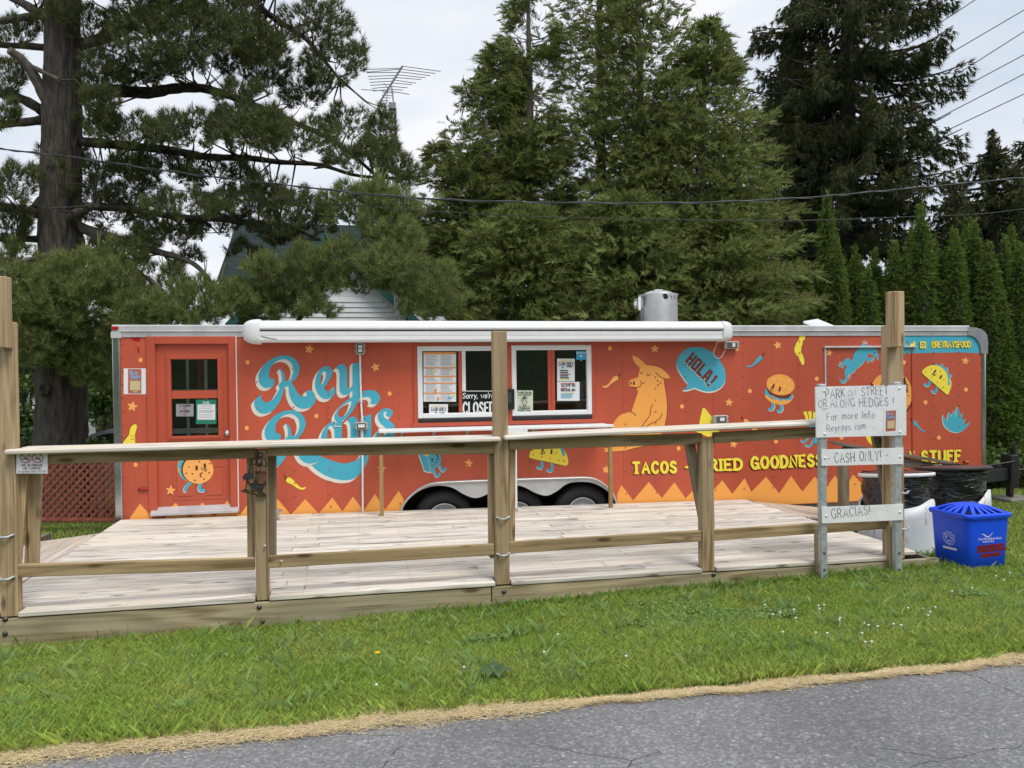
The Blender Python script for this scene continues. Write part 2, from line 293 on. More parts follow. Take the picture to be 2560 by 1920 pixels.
# ------------------------------------------------------------------ stroke lettering (upper and lower case)
# glyph: advance width, strokes; a stroke starting with 0 is smooth, with 1 is straight. y: 0 baseline, 1 cap height
GL = {
 'A': (.8, [(1, (0, 0), (.4, 1), (.8, 0)), (1, (.16, .36), (.64, .36))]),
 'B': (.65, [(1, (0, 0), (0, 1)), (0, (0, 1), (.35, 1), (.52, .78), (.35, .54), (0, .54)), (0, (0, .54), (.4, .54), (.62, .27), (.4, 0), (0, 0))]),
 'C': (.7, [(0, (.68, .8), (.5, .97), (.3, 1), (.06, .75), (0, .5), (.06, .25), (.3, 0), (.5, .03), (.68, .2))]),
 'D': (.7, [(1, (0, 0), (0, 1)), (0, (0, 1), (.35, .98), (.62, .78), (.68, .5), (.62, .22), (.35, .02), (0, 0))]),
 'E': (.58, [(1, (.56, 1), (0, 1), (0, 0), (.56, 0)), (1, (0, .52), (.45, .52))]),
 'F': (.56, [(1, (.56, 1), (0, 1), (0, 0)), (1, (0, .52), (.44, .52))]),
 'G': (.75, [(0, (.7, .8), (.5, .97), (.3, 1), (.06, .75), (0, .5), (.06, .25), (.3, 0), (.55, .04), (.72, .25)), (1, (.45, .45), (.72, .45), (.72, .0))]),
 'H': (.7, [(1, (0, 0), (0, 1)), (1, (.68, 0), (.68, 1)), (1, (0, .5), (.68, .5))]),
 'I': (.06, [(1, (.03, 0), (.03, 1))]),
 'J': (.5, [(0, (.48, 1), (.48, .3), (.42, .08), (.24, 0), (.06, .08), (0, .25))]),
 'K': (.66, [(1, (0, 0), (0, 1)), (1, (.62, 1), (0, .42)), (1, (.18, .58), (.66, 0))]),
 'L': (.52, [(1, (0, 1), (0, 0), (.52, 0))]),
 'M': (.85, [(1, (0, 0), (0, 1), (.42, .25), (.84, 1), (.84, 0))]),
 'N': (.7, [(1, (0, 0), (0, 1), (.68, 0), (.68, 1))]),
 'O': (.76, [(0, (.38, 1), (.12, .86), (0, .5), (.12, .14), (.38, 0), (.64, .14), (.76, .5), (.64, .86), (.38, 1))]),
 'P': (.62, [(1, (0, 0), (0, 1)), (0, (0, 1), (.4, 1), (.6, .74), (.4, .46), (0, .46))]),
 'R': (.66, [(1, (0, 0), (0, 1)), (0, (0, 1), (.4, 1), (.6, .76), (.4, .5), (0, .5)), (1, (.3, .5), (.66, 0))]),
 'S': (.62, [(0, (.58, .82), (.4, .98), (.2, .97), (.04, .78), (.14, .6), (.44, .44), (.6, .24), (.46, .03), (.22, .01), (.0, .2))]),
 'T': (.7, [(1, (0, 1), (.7, 1)), (1, (.35, 1), (.35, 0))]),
 'U': (.7, [(0, (0, 1), (0, .35), (.1, .08), (.35, 0), (.6, .08), (.7, .35), (.7, 1))]),
 'V': (.74, [(1, (0, 1), (.37, 0), (.74, 1))]),
 'W': (1., [(1, (0, 1), (.25, 0), (.5, .8), (.75, 0), (1, 1))]),
 'Y': (.74, [(1, (0, 1), (.37, .48), (.74, 1)), (1, (.37, .48), (.37, 0))]),
 'a': (.5, [(0, (.46, .5), (.24, .62), (.04, .42), (.04, .16), (.22, 0), (.46, .14)), (1, (.48, .62), (.48, 0))]),
 'b': (.5, [(1, (0, 1), (0, 0)), (0, (0, .44), (.24, .62), (.46, .44), (.46, .16), (.24, 0), (0, .16))]),
 'c': (.46, [(0, (.44, .5), (.24, .62), (.04, .44), (.04, .16), (.24, 0), (.44, .1))]),
 'd': (.5, [(1, (.48, 1), (.48, 0)), (0, (.48, .46), (.24, .62), (.02, .44), (.02, .16), (.24, 0), (.48, .14))]),
 'e': (.5, [(0, (.03, .33), (.47, .34), (.4, .55), (.22, .62), (.04, .44), (.04, .16), (.24, 0), (.46, .1))]),
 'f': (.4, [(0, (.4, .92), (.26, 1), (.16, .84), (.16, 0)), (1, (0, .6), (.34, .6))]),
 'g': (.5, [(0, (.46, .5), (.24, .62), (.04, .42), (.04, .2), (.22, .04), (.46, .16)), (0, (.48, .62), (.48, -.1), (.36, -.3), (.08, -.26))]),
 'h': (.48, [(1, (0, 1), (0, 0)), (0, (0, .42), (.2, .62), (.42, .5), (.46, .34), (.46, 0))]),
 'i': (.05, [(1, (.02, .6), (.02, 0)), (1, (.02, .84), (.02, .88))]),
 'k': (.44, [(1, (0, 1), (0, 0)), (1, (.42, .62), (0, .25)), (1, (.14, .38), (.44, 0))]),
 'l': (.05, [(1, (.02, 1), (.02, 0))]),
 'm': (.78, [(1, (0, .62), (0, 0)), (0, (0, .42), (.18, .62), (.36, .48), (.38, 0)), (0, (.38, .42), (.56, .62), (.74, .48), (.76, 0))]),
 'n': (.46, [(1, (0, .62), (0, 0)), (0, (0, .42), (.2, .62), (.42, .5), (.45, .34), (.45, 0))]),
 'o': (.52, [(0, (.26, .62), (.04, .48), (.04, .14), (.26, 0), (.48, .14), (.48, .48), (.26, .62))]),
 'p': (.5, [(1, (0, .62), (0, -.32)), (0, (0, .46), (.24, .62), (.46, .44), (.46, .16), (.24, 0), (0, .16))]),
 'r': (.34, [(1, (0, .62), (0, 0)), (0, (0, .4), (.14, .6), (.34, .58))]),
 's': (.42, [(0, (.4, .54), (.2, .62), (.04, .48), (.2, .32), (.38, .18), (.24, 0), (.0, .1))]),
 't': (.36, [(0, (.14, .9), (.14, .14), (.22, 0), (.36, .06)), (1, (0, .6), (.34, .6))]),
 'u': (.48, [(0, (0, .62), (0, .16), (.16, 0), (.36, .06), (.46, .24)), (1, (.46, .62), (.46, 0))]),
 'v': (.48, [(1, (0, .62), (.24, 0), (.48, .62))]),
 'w': (.7, [(1, (0, .62), (.18, 0), (.35, .5), (.52, 0), (.7, .62))]),
 'y': (.48, [(1, (0, .62), (.24, .04)), (1, (.48, .62), (.24, .04), (.1, -.32))]),
 '1': (.25, [(1, (0, .8), (.2, 1), (.2, 0))]), '4': (.6, [(1, (.44, 0), (.44, 1), (0, .3), (.6, .3))]),
 '7': (.55, [(1, (0, 1), (.55, 1), (.2, 0))]), '9': (.55, [(0, (.5, .72), (.3, .48), (.06, .62), (.1, .92), (.36, 1), (.52, .72), (.44, .3), (.24, 0))]),
 '!': (.06, [(1, (.03, 1), (.03, .3)), (1, (.03, .05), (.03, 0))]), '.': (.08, [(1, (.02, .0), (.05, .02))]), ',': (.1, [(1, (.06, .06), (0, -.14))]),
 '-': (.35, [(1, (0, .45), (.35, .45))]), "'": (.06, [(1, (.04, 1), (.0, .78))]), '&': (.6, [(1, (.3, .75), (.3, .2)), (1, (.05, .5), (.55, .5))]),
 '@': (.8, [(0, (.56, .36), (.4, .26), (.26, .42), (.34, .66), (.54, .66), (.54, .32), (.7, .3), (.78, .56), (.6, .96), (.28, .98), (.03, .7), (.03, .3), (.28, .0), (.66, .04))]),
 '+': (.4, [(1, (.2, .65), (.2, .25)), (1, (0, .45), (.4, .45))]), ' ': (.4, []),
}
def text_px(txt, p0, p1, h, wt, gap=.22, serif=False, wob=0., cond=1., slant=0.):
    """stroke outlines in pixels for a line of lettering from p0 to p1 (baseline), cap height h, stroke weight wt*h.
    h is stretched to nothing: glyph widths are scaled so that the line fills p0..p1."""
    p0, p1 = np.array(p0, float), np.array(p1, float); d = p1 - p0; ln = np.linalg.norm(d)
    tot = sum(GL[c][0] * cond + gap for c in txt) - gap; k = ln / tot; ex = d / ln; ey = np.array((ex[1], -ex[0]))
    out = []; x = 0; wpx = min(wt * h, (.42 if serif else .34) * k * cond)
    for c in txt:
        wd, st = GL[c]; jy = random.uniform(-wob, wob); js = 1 + random.uniform(-wob, wob)
        for s_ in st:
            pts = list(s_[1:])
            if s_[0] == 0: pts = spline(pts, False, 5)
            q = [p0 + ex * (x + u * cond) * k + ex * slant * v * h + ey * (v * js + jy) * h for u, v in pts]
            if not serif:
                out.append(ribbon(q, wpx, 2))
            else:
                out.append(ribbon(q, wpx, 1))
                for a, b in ((0, 1), (-1, -2)):
                    u, v = pts[a]; u2, v2 = pts[b]
                    if abs(u - u2) < .35 and (v in (0, 1)) and s_[0] == 1:      # serif feet
                        c0 = q[a]; sg = 1 if v == 0 else -1
                        out.append([tuple(c0 + ex * sx * k + ey * sy * h * sg) for sx, sy in ((-.30, -.09), (.30, -.09), (.24, .05), (.12, .12), (-.12, .12), (-.24, .05))])
        x += wd * cond + gap
    return out

# ------------------------------------------------------------------ base palette
RED = M('red_panel_paint', (.51, .093, .047), .42, var=.13, vs=.9, bump=.09, bs=1.3, coat=.15, stretch=(2.2, 2.2, .45))
RED2 = M('red_door_paint', (.49, .088, .045), .38, var=.08, vs=2., coat=.2)
ORANGE = M('orange_vinyl', (.92, .40, .085), .45); ORANGE2 = M('light_orange_vinyl', (.95, .44, .12), .45)
TEAL = M('teal_vinyl', (.065, .42, .56), .42); CREAM = M('cream_vinyl', (.76, .74, .66), .45)
YEL = M('yellow_vinyl', (.93, .76, .07), .45); BROWN = M('brown_vinyl', (.085, .025, .018), .5)
DRED = M('dark_red_vinyl', (.16, .028, .017), .5); SPOT = M('tan_vinyl', (.62, .28, .05), .5)
WHITE = M('white_enamel', (.80, .81, .82), .35, var=.03, vs=6); WPAINT = M('white_sign_paint', (.80, .82, .84), .6, var=.05, vs=12, bump=.15, bs=40)
ALU = M('aluminium', (.62, .63, .64), .38, .85, var=.12, vs=7, bump=.05, bs=20); ALUM = M('mill_aluminium', (.58, .59, .60), .5, .45, var=.12, vs=5)
CHROME = M('polished_aluminium', (.52, .56, .58), .16, .95, var=.22, vs=3)
GALV = M('galvanised_steel', (.48, .52, .53), .5, .55, var=.18, vs=30)
RUBBER = M('tyre_rubber', (.018, .018, .02), .72, var=.2, vs=20, bump=.3, bs=90); BLACK = M('black_plastic', (.012, .012, .013), .4)
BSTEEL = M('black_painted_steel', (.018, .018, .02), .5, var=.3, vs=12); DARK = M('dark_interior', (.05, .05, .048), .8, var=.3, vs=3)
GREYP = M('grey_plastic', (.34, .35, .33), .45, var=.08, vs=20); CLEARP = M('milky_cover_plastic', (.42, .42, .38), .25, var=.1, vs=30)
PAPER = M('white_paper', (.78, .79, .82), .6); INK = M('black_ink', (.012, .012, .014), .6); INKP = M('marker_ink', (.035, .03, .06), .6)
GREY = M('grey_print', (.30, .30, .32), .6); GREENP = M('green_print', (.02, .20, .13), .5); ORP = M('orange_print', (.80, .30, .07), .5)
LRED = M('red_lens', (.42, .012, .015), .15, coat=.5); LORA = M('amber_lens', (.75, .17, .02), .2, coat=.5)
RUST = M('rusty_iron', (.06, .035, .025), .8, var=.4, vs=25)
def glass_mat():
    m, N, L, b = newmat('window_glass'); N.remove(b)
    t = N.new('ShaderNodeBsdfTransparent'); t.inputs[0].default_value = (.78, .81, .80, 1)
    g = N.new('ShaderNodeBsdfGlossy'); g.inputs['Roughness'].default_value = .015
    fr = N.new('ShaderNodeFresnel'); fr.inputs[0].default_value = 1.8; ms = N.new('ShaderNodeMixShader')
    L.new(fr.outputs[0], ms.inputs[0]); L.new(t.outputs[0], ms.inputs[1]); L.new(g.outputs[0], ms.inputs[2]); L.new(ms.outputs[0], N['Material Output'].inputs[0])
    return m
GLASS = glass_mat()

# ------------------------------------------------------------------ ground
def gz(x, y):
    """height of the lawn"""
    x = np.asarray(x, float); y = np.asarray(y, float)
    front = np.interp(x, [-6, -3, 1, 2.8, 4.5, 6, 9, 14], [-.25, -.235, -.225, -.19, -.15, -.15, -.2, -.24])
    t = np.clip((y - 3.7) / 2.2, 0, 1); t = t * t * (3 - 2 * t) * .5 + t * .5
    near = -.015 + t * (front + .015)
    far = np.interp(y, [5.9, 7, 9, 11, 17, 40, 400], [0, -.10, -.2, -.24, -.75, -1.0, -1.0])
    z = near + far * np.clip((y - 5.9) / .2, 0, 1)
    return np.where(y < 3.7, -.03, z)
def lawn_mat():
    m, N, L, b = newmat('lawn_soil_and_thatch'); b.inputs['Roughness'].default_value = .9; b.inputs['Specular IOR Level'].default_value = .1
    tc = N.new('ShaderNodeTexCoord'); n = N.new('ShaderNodeTexNoise'); n.inputs['Scale'].default_value = 1.1; n.inputs['Detail'].default_value = 7
    n2 = N.new('ShaderNodeTexNoise'); n2.inputs['Scale'].default_value = 60; n2.inputs['Detail'].default_value = 3
    r = N.new('ShaderNodeValToRGB'); e = r.color_ramp.elements; e[0].position = .35; e[0].color = (.075, .105, .022, 1); e[1].position = .65; e[1].color = (.13, .15, .04, 1)
    r2 = N.new('ShaderNodeValToRGB'); e = r2.color_ramp.elements; e[0].position = .3; e[0].color = (.45, .45, .45, 1); e[1].position = .7; e[1].color = (1.2, 1.2, 1.2, 1)
    mx = N.new('ShaderNodeMix'); mx.data_type = 'RGBA'; mx.blend_type = 'MULTIPLY'; mx.inputs[0].default_value = 1
    for k in (n, n2): L.new(tc.outputs['Object'], k.inputs['Vector'])
    L.new(n.outputs[0], r.inputs[0]); L.new(n2.outputs[0], r2.inputs[0]); L.new(r.outputs[0], mx.inputs[6]); L.new(r2.outputs[0], mx.inputs[7]); L.new(mx.outputs[2], b.inputs['Base Color'])
    bp = N.new('ShaderNodeBump'); bp.inputs['Strength'].default_value = .8; bp.inputs['Distance'].default_value = .03; L.new(n2.outputs[0], bp.inputs['Height']); L.new(bp.outputs[0], b.inputs['Normal'])
    return m
xs = np.concatenate([[-300, -120, -60, -30, -18], np.arange(-12, 16, .3), [18, 30, 60, 120, 300]])
ys = np.concatenate([[-200, -60, -20, -8, -3, 0, 2.5], np.arange(3.55, 14, .15), [15, 16, 17, 20, 25, 32, 45, 70, 120, 220, 400]])
gx, gy = np.meshgrid(xs, ys); gzz = gz(gx, gy) + np.where((gy > 3.9) & (gy < 14), RNG.normal(0, .006, gx.shape), 0)
nx = len(xs); q = np.array([(j * nx + i, j * nx + i + 1, (j + 1) * nx + i + 1, (j + 1) * nx + i) for j in range(len(ys) - 1) for i in range(nx - 1)])
np_mesh('lawn', np.stack([gx, gy, gzz], -1).reshape(-1, 3), q, lawn_mat(), smooth=True, kind='structure')
def asphalt_mat():
    m, N, L, b = newmat('worn_asphalt'); b.inputs['Roughness'].default_value = .85; b.inputs['Specular IOR Level'].default_value = .3
    tc = N.new('ShaderNodeTexCoord')
    def noise(s, d=4):
        n = N.new('ShaderNodeTexNoise'); n.inputs['Scale'].default_value = s; n.inputs['Detail'].default_value = d; L.new(tc.outputs['Object'], n.inputs['Vector']); return n.outputs['Fac']
    v = N.new('ShaderNodeTexVoronoi'); v.inputs['Scale'].default_value = 85; L.new(tc.outputs['Object'], v.inputs['Vector'])
    v2 = N.new('ShaderNodeTexVoronoi'); v2.inputs['Scale'].default_value = 34; L.new(tc.outputs['Object'], v2.inputs['Vector'])
    sp = N.new('ShaderNodeSeparateColor'); L.new(v.outputs['Color'], sp.inputs[0])
    r = N.new('ShaderNodeValToRGB'); e = r.color_ramp.elements; e[0].position = 0; e[0].color = (.145, .145, .152, 1); e[1].position = 1; e[1].color = (.32, .315, .31, 1)
    k = r.color_ramp.elements.new(.8); k.color = (.225, .223, .226, 1); L.new(sp.outputs[0], r.inputs[0])
    # rare pale stones
    sp2 = N.new('ShaderNodeSeparateColor'); L.new(v2.outputs['Color'], sp2.inputs[0])
    gt = N.new('ShaderNodeMath'); gt.operation = 'GREATER_THAN'; gt.inputs[1].default_value = .955; L.new(sp2.outputs[1], gt.inputs[0])
    lt = N.new('ShaderNodeMath'); lt.operation = 'LESS_THAN'; lt.inputs[1].default_value = .33; L.new(v2.outputs['Distance'], lt.inputs[0])
    an = N.new('ShaderNodeMath'); an.operation = 'MULTIPLY'; L.new(gt.outputs[0], an.inputs[0]); L.new(lt.outputs[0], an.inputs[1])
    m1 = N.new('ShaderNodeMix'); m1.data_type = 'RGBA'; L.new(an.outputs[0], m1.inputs[0]); L.new(r.outputs[0], m1.inputs[6]); m1.inputs[7].default_value = (.38, .37, .355, 1)
    big = N.new('ShaderNodeMapRange'); big.inputs[1].default_value = .3; big.inputs[2].default_value = .7; big.inputs[3].default_value = .80; big.inputs[4].default_value = 1.16; L.new(noise(1.1), big.inputs[0])
    m2 = N.new('ShaderNodeMix'); m2.data_type = 'RGBA'; m2.blend_type = 'MULTIPLY'; m2.inputs[0].default_value = 1; L.new(m1.outputs[2], m2.inputs[6]); L.new(big.outputs[0], m2.inputs[7])
    # cracks: edges of big distorted cells
    wn = N.new('ShaderNodeTexNoise'); wn.inputs['Scale'].default_value = 3.2; wn.inputs['Detail'].default_value = 5; L.new(tc.outputs['Object'], wn.inputs['Vector'])
    wa = N.new('ShaderNodeVectorMath'); wa.operation = 'MULTIPLY_ADD'; wa.inputs[1].default_value = (.25, .16, 0); L.new(wn.outputs['Color'], wa.inputs[0]); L.new(tc.outputs['Object'], wa.inputs[2])
    mp = N.new('ShaderNodeMapping'); mp.inputs['Scale'].default_value = (.85, 1.5, 0.0); L.new(wa.outputs[0], mp.inputs[0])
    vc = N.new('ShaderNodeTexVoronoi'); vc.feature = 'DISTANCE_TO_EDGE'; vc.inputs['Scale'].default_value = 1.25; L.new(mp.outputs[0], vc.inputs['Vector'])
    cw = N.new('ShaderNodeMapRange'); cw.inputs[1].default_value = .0; cw.inputs[2].default_value = .007; L.new(vc.outputs['Distance'], cw.inputs[0])
    cm = N.new('ShaderNodeMath'); cm.operation = 'GREATER_THAN'; cm.inputs[1].default_value = .5; L.new(noise(.8, 2), cm.inputs[0])
    cx = N.new('ShaderNodeMath'); cx.operation = 'MAXIMUM'; L.new(cw.outputs[0], cx.inputs[0]); L.new(cm.outputs[0], cx.inputs[1])
    m3 = N.new('ShaderNodeMix'); m3.data_type = 'RGBA'; L.new(cx.outputs[0], m3.inputs[0]); m3.inputs[6].default_value = (.075, .075, .078, 1); L.new(m2.outputs[2], m3.inputs[7])
    L.new(m3.outputs[2], b.inputs['Base Color'])
    hh = N.new('ShaderNodeMath'); hh.operation = 'MULTIPLY_ADD'; hh.inputs[1].default_value = -.6; L.new(v.outputs['Distance'], hh.inputs[0]); L.new(cx.outputs[0], hh.inputs[2])
    bp = N.new('ShaderNodeBump'); bp.inputs['Strength'].default_value = .7; bp.inputs['Distance'].default_value = .006; L.new(hh.outputs[0], bp.inputs['Height']); L.new(bp.outputs[0], b.inputs['Normal'])
    return m
def road_edge(x): return 3.63 + .008 * math.sin(x * 2.1) + .008 * math.sin(x * 5.3 + 1) + .008 * math.sin(x * 11 + 2) + .006 * math.sin(x * 23)
rx = np.concatenate([[-200, -60, -20], np.arange(-8, 10, .06), [20, 60, 200]])
rv = [(x, -2.6, .004) for x in rx] + [(x, road_edge(x) - .12, .006) for x in rx] + [(x, road_edge(x), -.004) for x in rx] + [(x, road_edge(x) + .015, -.04) for x in rx]
n = len(rx); np_mesh('road', rv, [(j * n + i, j * n + i + 1, (j + 1) * n + i + 1, (j + 1) * n + i) for j in range(3) for i in range(n - 1)], asphalt_mat(), kind='structure')
# grassy bank on the far side of the road, behind the camera (the trailer's windows mirror it)
bv = []; bx = np.linspace(-90, 90, 60); by = [(-3.2, -.05), (-5, .5), (-8, 2.2), (-12, 4.2), (-18, 6.5), (-30, 9.), (-60, 11)]
for y, z in by: bv += [(x, y, z * (1 + .12 * math.sin(x * .11 + y)) + .2 * math.sin(x * .37)) for x in bx]
np_mesh('hill', bv, [(j * 60 + i, j * 60 + i + 1, (j + 1) * 60 + i + 1, (j + 1) * 60 + i) for j in range(len(by) - 1) for i in range(59)], M('bank_grass', (.03, .055, .012), .9, var=.5, vs=.8, bump=.6, bs=6), smooth=True, kind='structure')

# ================================================================== the food trailer
YT = 9.30                                     # plane of its painted side
TR = empty('food_trailer', (3., 10.5, -.4), 'long red food trailer painted with cartoon snacks, parked behind the wooden deck', 'food trailer')
def rect(l, t, r, b, Y=YT):
    """upright rectangle at plane Y from photograph pixels: x0, x1, z0, z1"""
    mx, my = (l + r) / 2, (t + b) / 2
    return at(l, my, Y)[0], at(r, my, Y)[0], at(mx, b, Y)[2], at(mx, t, Y)[2]
X0 = at(302, 1000, YT)[0]; X1 = at(2454, 1000, YT)[0]; ZB, ZT = -.135, 2.112
TY1 = 11.78
# --- wheel arch outline (lower limit of the wall), photograph pixels
ARCH = spline([(1001, 1290), (1010, 1262), (1031, 1236), (1058, 1217), (1087, 1207), (1141, 1203), (1270, 1198), (1407, 1194), (1470, 1193), (1501, 1203), (1525, 1224), (1539, 1250), (1544, 1275)], False, 5)
aw = np.array([at(x, y, YT)[[0, 2]] for x, y in ARCH])
def wall_low(x): return float(np.interp(x, aw[:, 0], aw[:, 1])) if aw[0, 0] < x < aw[-1, 0] else ZB
DOOR = rect(391, 860, 574, 1270)
WIN = [rect(1046, 867, 1258, 1042), rect(1281, 865, 1476, 1036)]
OPEN = [DOOR] + WIN
SEAM0 = at(816, 1000, YT)[0]
seams = [X0] + [SEAM0 + 1.219 * k for k in range(-2, 9) if X0 + .2 < SEAM0 + 1.219 * k < X1 - .2] + [X1]
for a, b in zip(seams[:-1], seams[1:]):
    cuts = sorted({a + .0012, b - .0012} | {c for o in OPEN for c in o[:2] if a < c < b} | {float(c) for c in aw[:, 0] if a < c < b})
    mb = MB()
    for c0, c1 in zip(cuts[:-1], cuts[1:]):
        m = (c0 + c1) / 2; spans = [(None, ZT)]
        hs = sorted([(o[2], o[3]) for o in OPEN if o[0] < m < o[1]])
        lo = None; segs = []
        for h0, h1 in hs: segs.append((lo, h0)); lo = h1
        segs.append((lo, ZT))
        for s0, s1 in segs:
            za, zb_ = (wall_low(c0 + 1e-4), wall_low(c1 - 1e-4)) if s0 is None else (s0, s0)
            mb.add([(c0, YT, za), (c1, YT, zb_), (c1, YT, s1), (c0, YT, s1)], [(0, 1, 2, 3)])
            if c0 == cuts[0]: mb.add([(c0, YT, za), (c0, YT, s1), (c0, YT + .02, s1), (c0, YT + .02, za)], [(0, 1, 2, 3)])
            if c1 == cuts[-1]: mb.add([(c1, YT, zb_), (c1, YT, s1), (c1, YT + .02, s1), (c1, YT + .02, zb_)], [(0, 1, 2, 3)])
    mb.build('wall_panel', RED, TR)
mb = MB()                                      # shell: roof, back wall, ends, floor frame
xl, xr = at(283, 1000, YT)[0], at(2468, 1000, YT)[0]
mb.box((xl + .02, YT + .03, 2.13), (xr - .05, TY1, 2.2)); mb.box((xl + .02, TY1 - .03, -.1), (xr - .05, TY1, 2.13))
mb.box((xl + .02, YT + .03, -.1), (xl + .05, TY1 - .03, 2.13)); mb.box((xr - .09, YT + .03, -.1), (xr - .05, TY1 - .03, 2.13))
mb.box((xl + .05, YT + .03, -.1), (aw[0, 0], TY1 - .03, -.06)); mb.box((aw[-1, 0], YT + .03, -.1), (xr - .09, TY1 - .03, -.06))
mb.build('body_shell', ALUM, TR)
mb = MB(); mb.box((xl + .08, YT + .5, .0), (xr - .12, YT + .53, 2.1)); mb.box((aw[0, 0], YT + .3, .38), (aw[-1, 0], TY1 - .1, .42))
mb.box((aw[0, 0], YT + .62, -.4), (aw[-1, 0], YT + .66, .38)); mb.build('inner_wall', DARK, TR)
mb = MB(); mb.box((xl + .1, YT + .08, -.26), (X1, YT + .2, -.14)); mb.build('chassis_rail', ALUM, TR)
# seam backing
for s_ in seams[1:-1]:
    lo = DOOR[3] if DOOR[0] < s_ < DOOR[1] else wall_low(s_) + .01; hi = min([o[2] for o in WIN if o[0] < s_ < o[1]] + [ZT])
    mb = MB(); mb.box((s_ - .01, YT + .021, lo), (s_ + .01, YT + .024, hi)); mb.build('seam_backing', BLACK, TR)
# rivets: one row up each stud
dome = [(math.cos(a) * r, -h, math.sin(a) * r) for r, h in ((.0105, 0), (.0072, .006)) for a in np.linspace(0, 2 * math.pi, 8, endpoint=False)] + [(0, -.0082, 0)]
df = [(k, (k + 1) % 8, 8 + (k + 1) % 8, 8 + k) for k in range(8)] + [(8 + k, 8 + (k + 1) % 8, 16) for k in range(8)]
k = -6
RIV = []
rows = [X0 + .025] + [SEAM0 + .032 + .4064 * k for k in range(-4, 24)] + [X1 - .025]
for x in rows:
    if x > X1 - .02 or x < X0: continue
    mb = MB(); z = 2.03
    while z > max(wall_low(x) + .1, -.08):
        if not any(o[0] - .12 < x < o[1] + .12 and o[2] - .1 < z < o[3] + .12 for o in OPEN): mb.add([(x + p[0], YT + p[1] - .003, z + p[2]) for p in dome], df, 0, True)
        z -= .148
    if mb.v: RIV.append((x, mb))
# roof rail, corner posts, lamps
zt = 2.245
mb = MB(); xa, xb = xl + .05, at(2421, 830, YT)[0]
mb.prism([(0, ZT - .005), (-.012, ZT - .005), (-.016, ZT + .05), (-.03, ZT + .058), (-.03, ZT + .066), (-.018, ZT + .07), (-.018, zt - .01), (-.008, zt), (.05, zt)], lambda u, v: (xa, YT + u, v), (xb - xa, 0, 0))
RAIL = mb.build('roof_rail', ALUM, TR)
mb = MB()
for k in range(46):
    x = xa + .1 + k * (xb - xa - .2) / 45
    mb.lathe([(.008, 0), (.008, -.004), (.004, -.006), (0, -.006)], (x, YT - .017, ZT + (.03 if k % 2 else .105)), 6, axis='y')
mb.build('rail_screws', GALV, RAIL, kind='stuff')
mb = MB(); x, y = at(285, 840, YT)[0], at(301.5, 840, YT)[0]
mb.box((xl, YT - .012, ZB), (X0 - .002, YT + .06, ZT - .02), ch=.008); mb.build('corner_post', CHROME, TR)
mb = MB(); mb.box((xl - .008, YT - .03, ZT - .02), (xl + .1, YT + .05, ZT + .055), ch=.006); mb.box((xl + .0, YT - .02, ZT + .056), (xl + .1, YT + .05, zt), ch=.01); mb.build('corner_cap', ALUM, TR)
mb = MB(); mb.box((xl + .005, YT - .035, ZT + .075), (xl + .075, YT - .021, ZT + .115), ch=.006); mb.build('clearance_lamp', LRED, TR, label='red lamp on the roof corner')
CC = [(2420, 818, 1), (2440, 819), (2455, 824), (2466, 834), (2470, 850), (2470, 884, 1), (2453.5, 884, 1), (2452, 868), (2446, 853), (2436, 843), (2424, 838, 1), (2420, 838, 1)]
mb = MB(); mb.prism(spline(CC, True, 4), lambda u, v: at(u, v, YT - .022), (0, .3, 0)); mb.build('corner_cap', M('grey_cast_aluminium', (.33, .34, .36), .45, .5, var=.1, vs=9), TR)
mb = MB(); xe = at(2469, 1050, YT)[0]
prof = [(X1 + .002, YT - .008), (X1 + .03, YT - .012), (X1 + .034, YT - .004), (X1 + .05, YT - .004), (xe - .02, YT + .005), (xe, YT + .03), (xe + .005, YT + .09), (X1, YT + .09)]
zlo, zhi = ZB, at(2460, 884, YT)[2]
mb.prism(prof, lambda u, v: (u, v, zlo), (0, 0, zhi - zlo)); mb.build('corner_post', CHROME, TR)
mb = MB(); mb.box((xe - .012, YT + .04, 1.80), (xe + .03, YT + .1, 1.86), ch=.008); mb.build('clearance_lamp', LORA, TR)
def lamp(px, py, w, h, m, nm='marker_lamp'):
    c = at(px, py, YT); mb = MB(); mb.box((c[0] - w / 2, YT - .012, c[2] - h / 2), (c[0] + w / 2, YT - .001, c[2] + h / 2), 1, .003)
    mb.box((c[0] - w * .42, YT - .03, c[2] - h * .36), (c[0] + w * .42, YT - .012, c[2] + h * .36), 0, .007); mb.build(nm, [m, BLACK], TR)
lamp(2414.5, 1154, .085, .034, LORA); lamp(1286, 1186, .10, .03, LORA); lamp(360, 1223, .12, .035, LRED)
# --- printed marks: outlines lying on the side, each colour a hair proud of the one below
def decal(name, layers, Y=YT, parent=TR, **kw):
    mb = MB(); mats = []; lv = 0
    for loops, m in layers:
        if m not in mats: mats.append(m)
        for lp in loops:
            lv += 1; yy = Y - .0012 - .00022 * lv
            lp = lp if isinstance(lp[0], list) else [lp]
            mb.poly(lp, lambda u, v: at(u, v, yy), mats.index(m))
    return mb.build(name, mats, parent, **kw)
def sh(loops, dx, dy):
    o = []
    for lp in loops:
        if isinstance(lp[0], list): o.append([[(p[0] + dx, p[1] + dy) for p in q] for q in lp])
        elif isinstance(lp, Strip): o.append(Strip([(p[0] + dx, p[1] + dy) for p in lp], lp.n, lp.nc, lp.closed))
        else: o.append([(p[0] + dx, p[1] + dy) for p in lp])
    return o
def sweep(loops, dx, dy, n=5): return [l for k in range(n) for l in sh(loops, dx * (n - k) / n, dy * (n - k) / n)]
S = lambda z, pts, seg=5: spline(z(pts), True, seg)
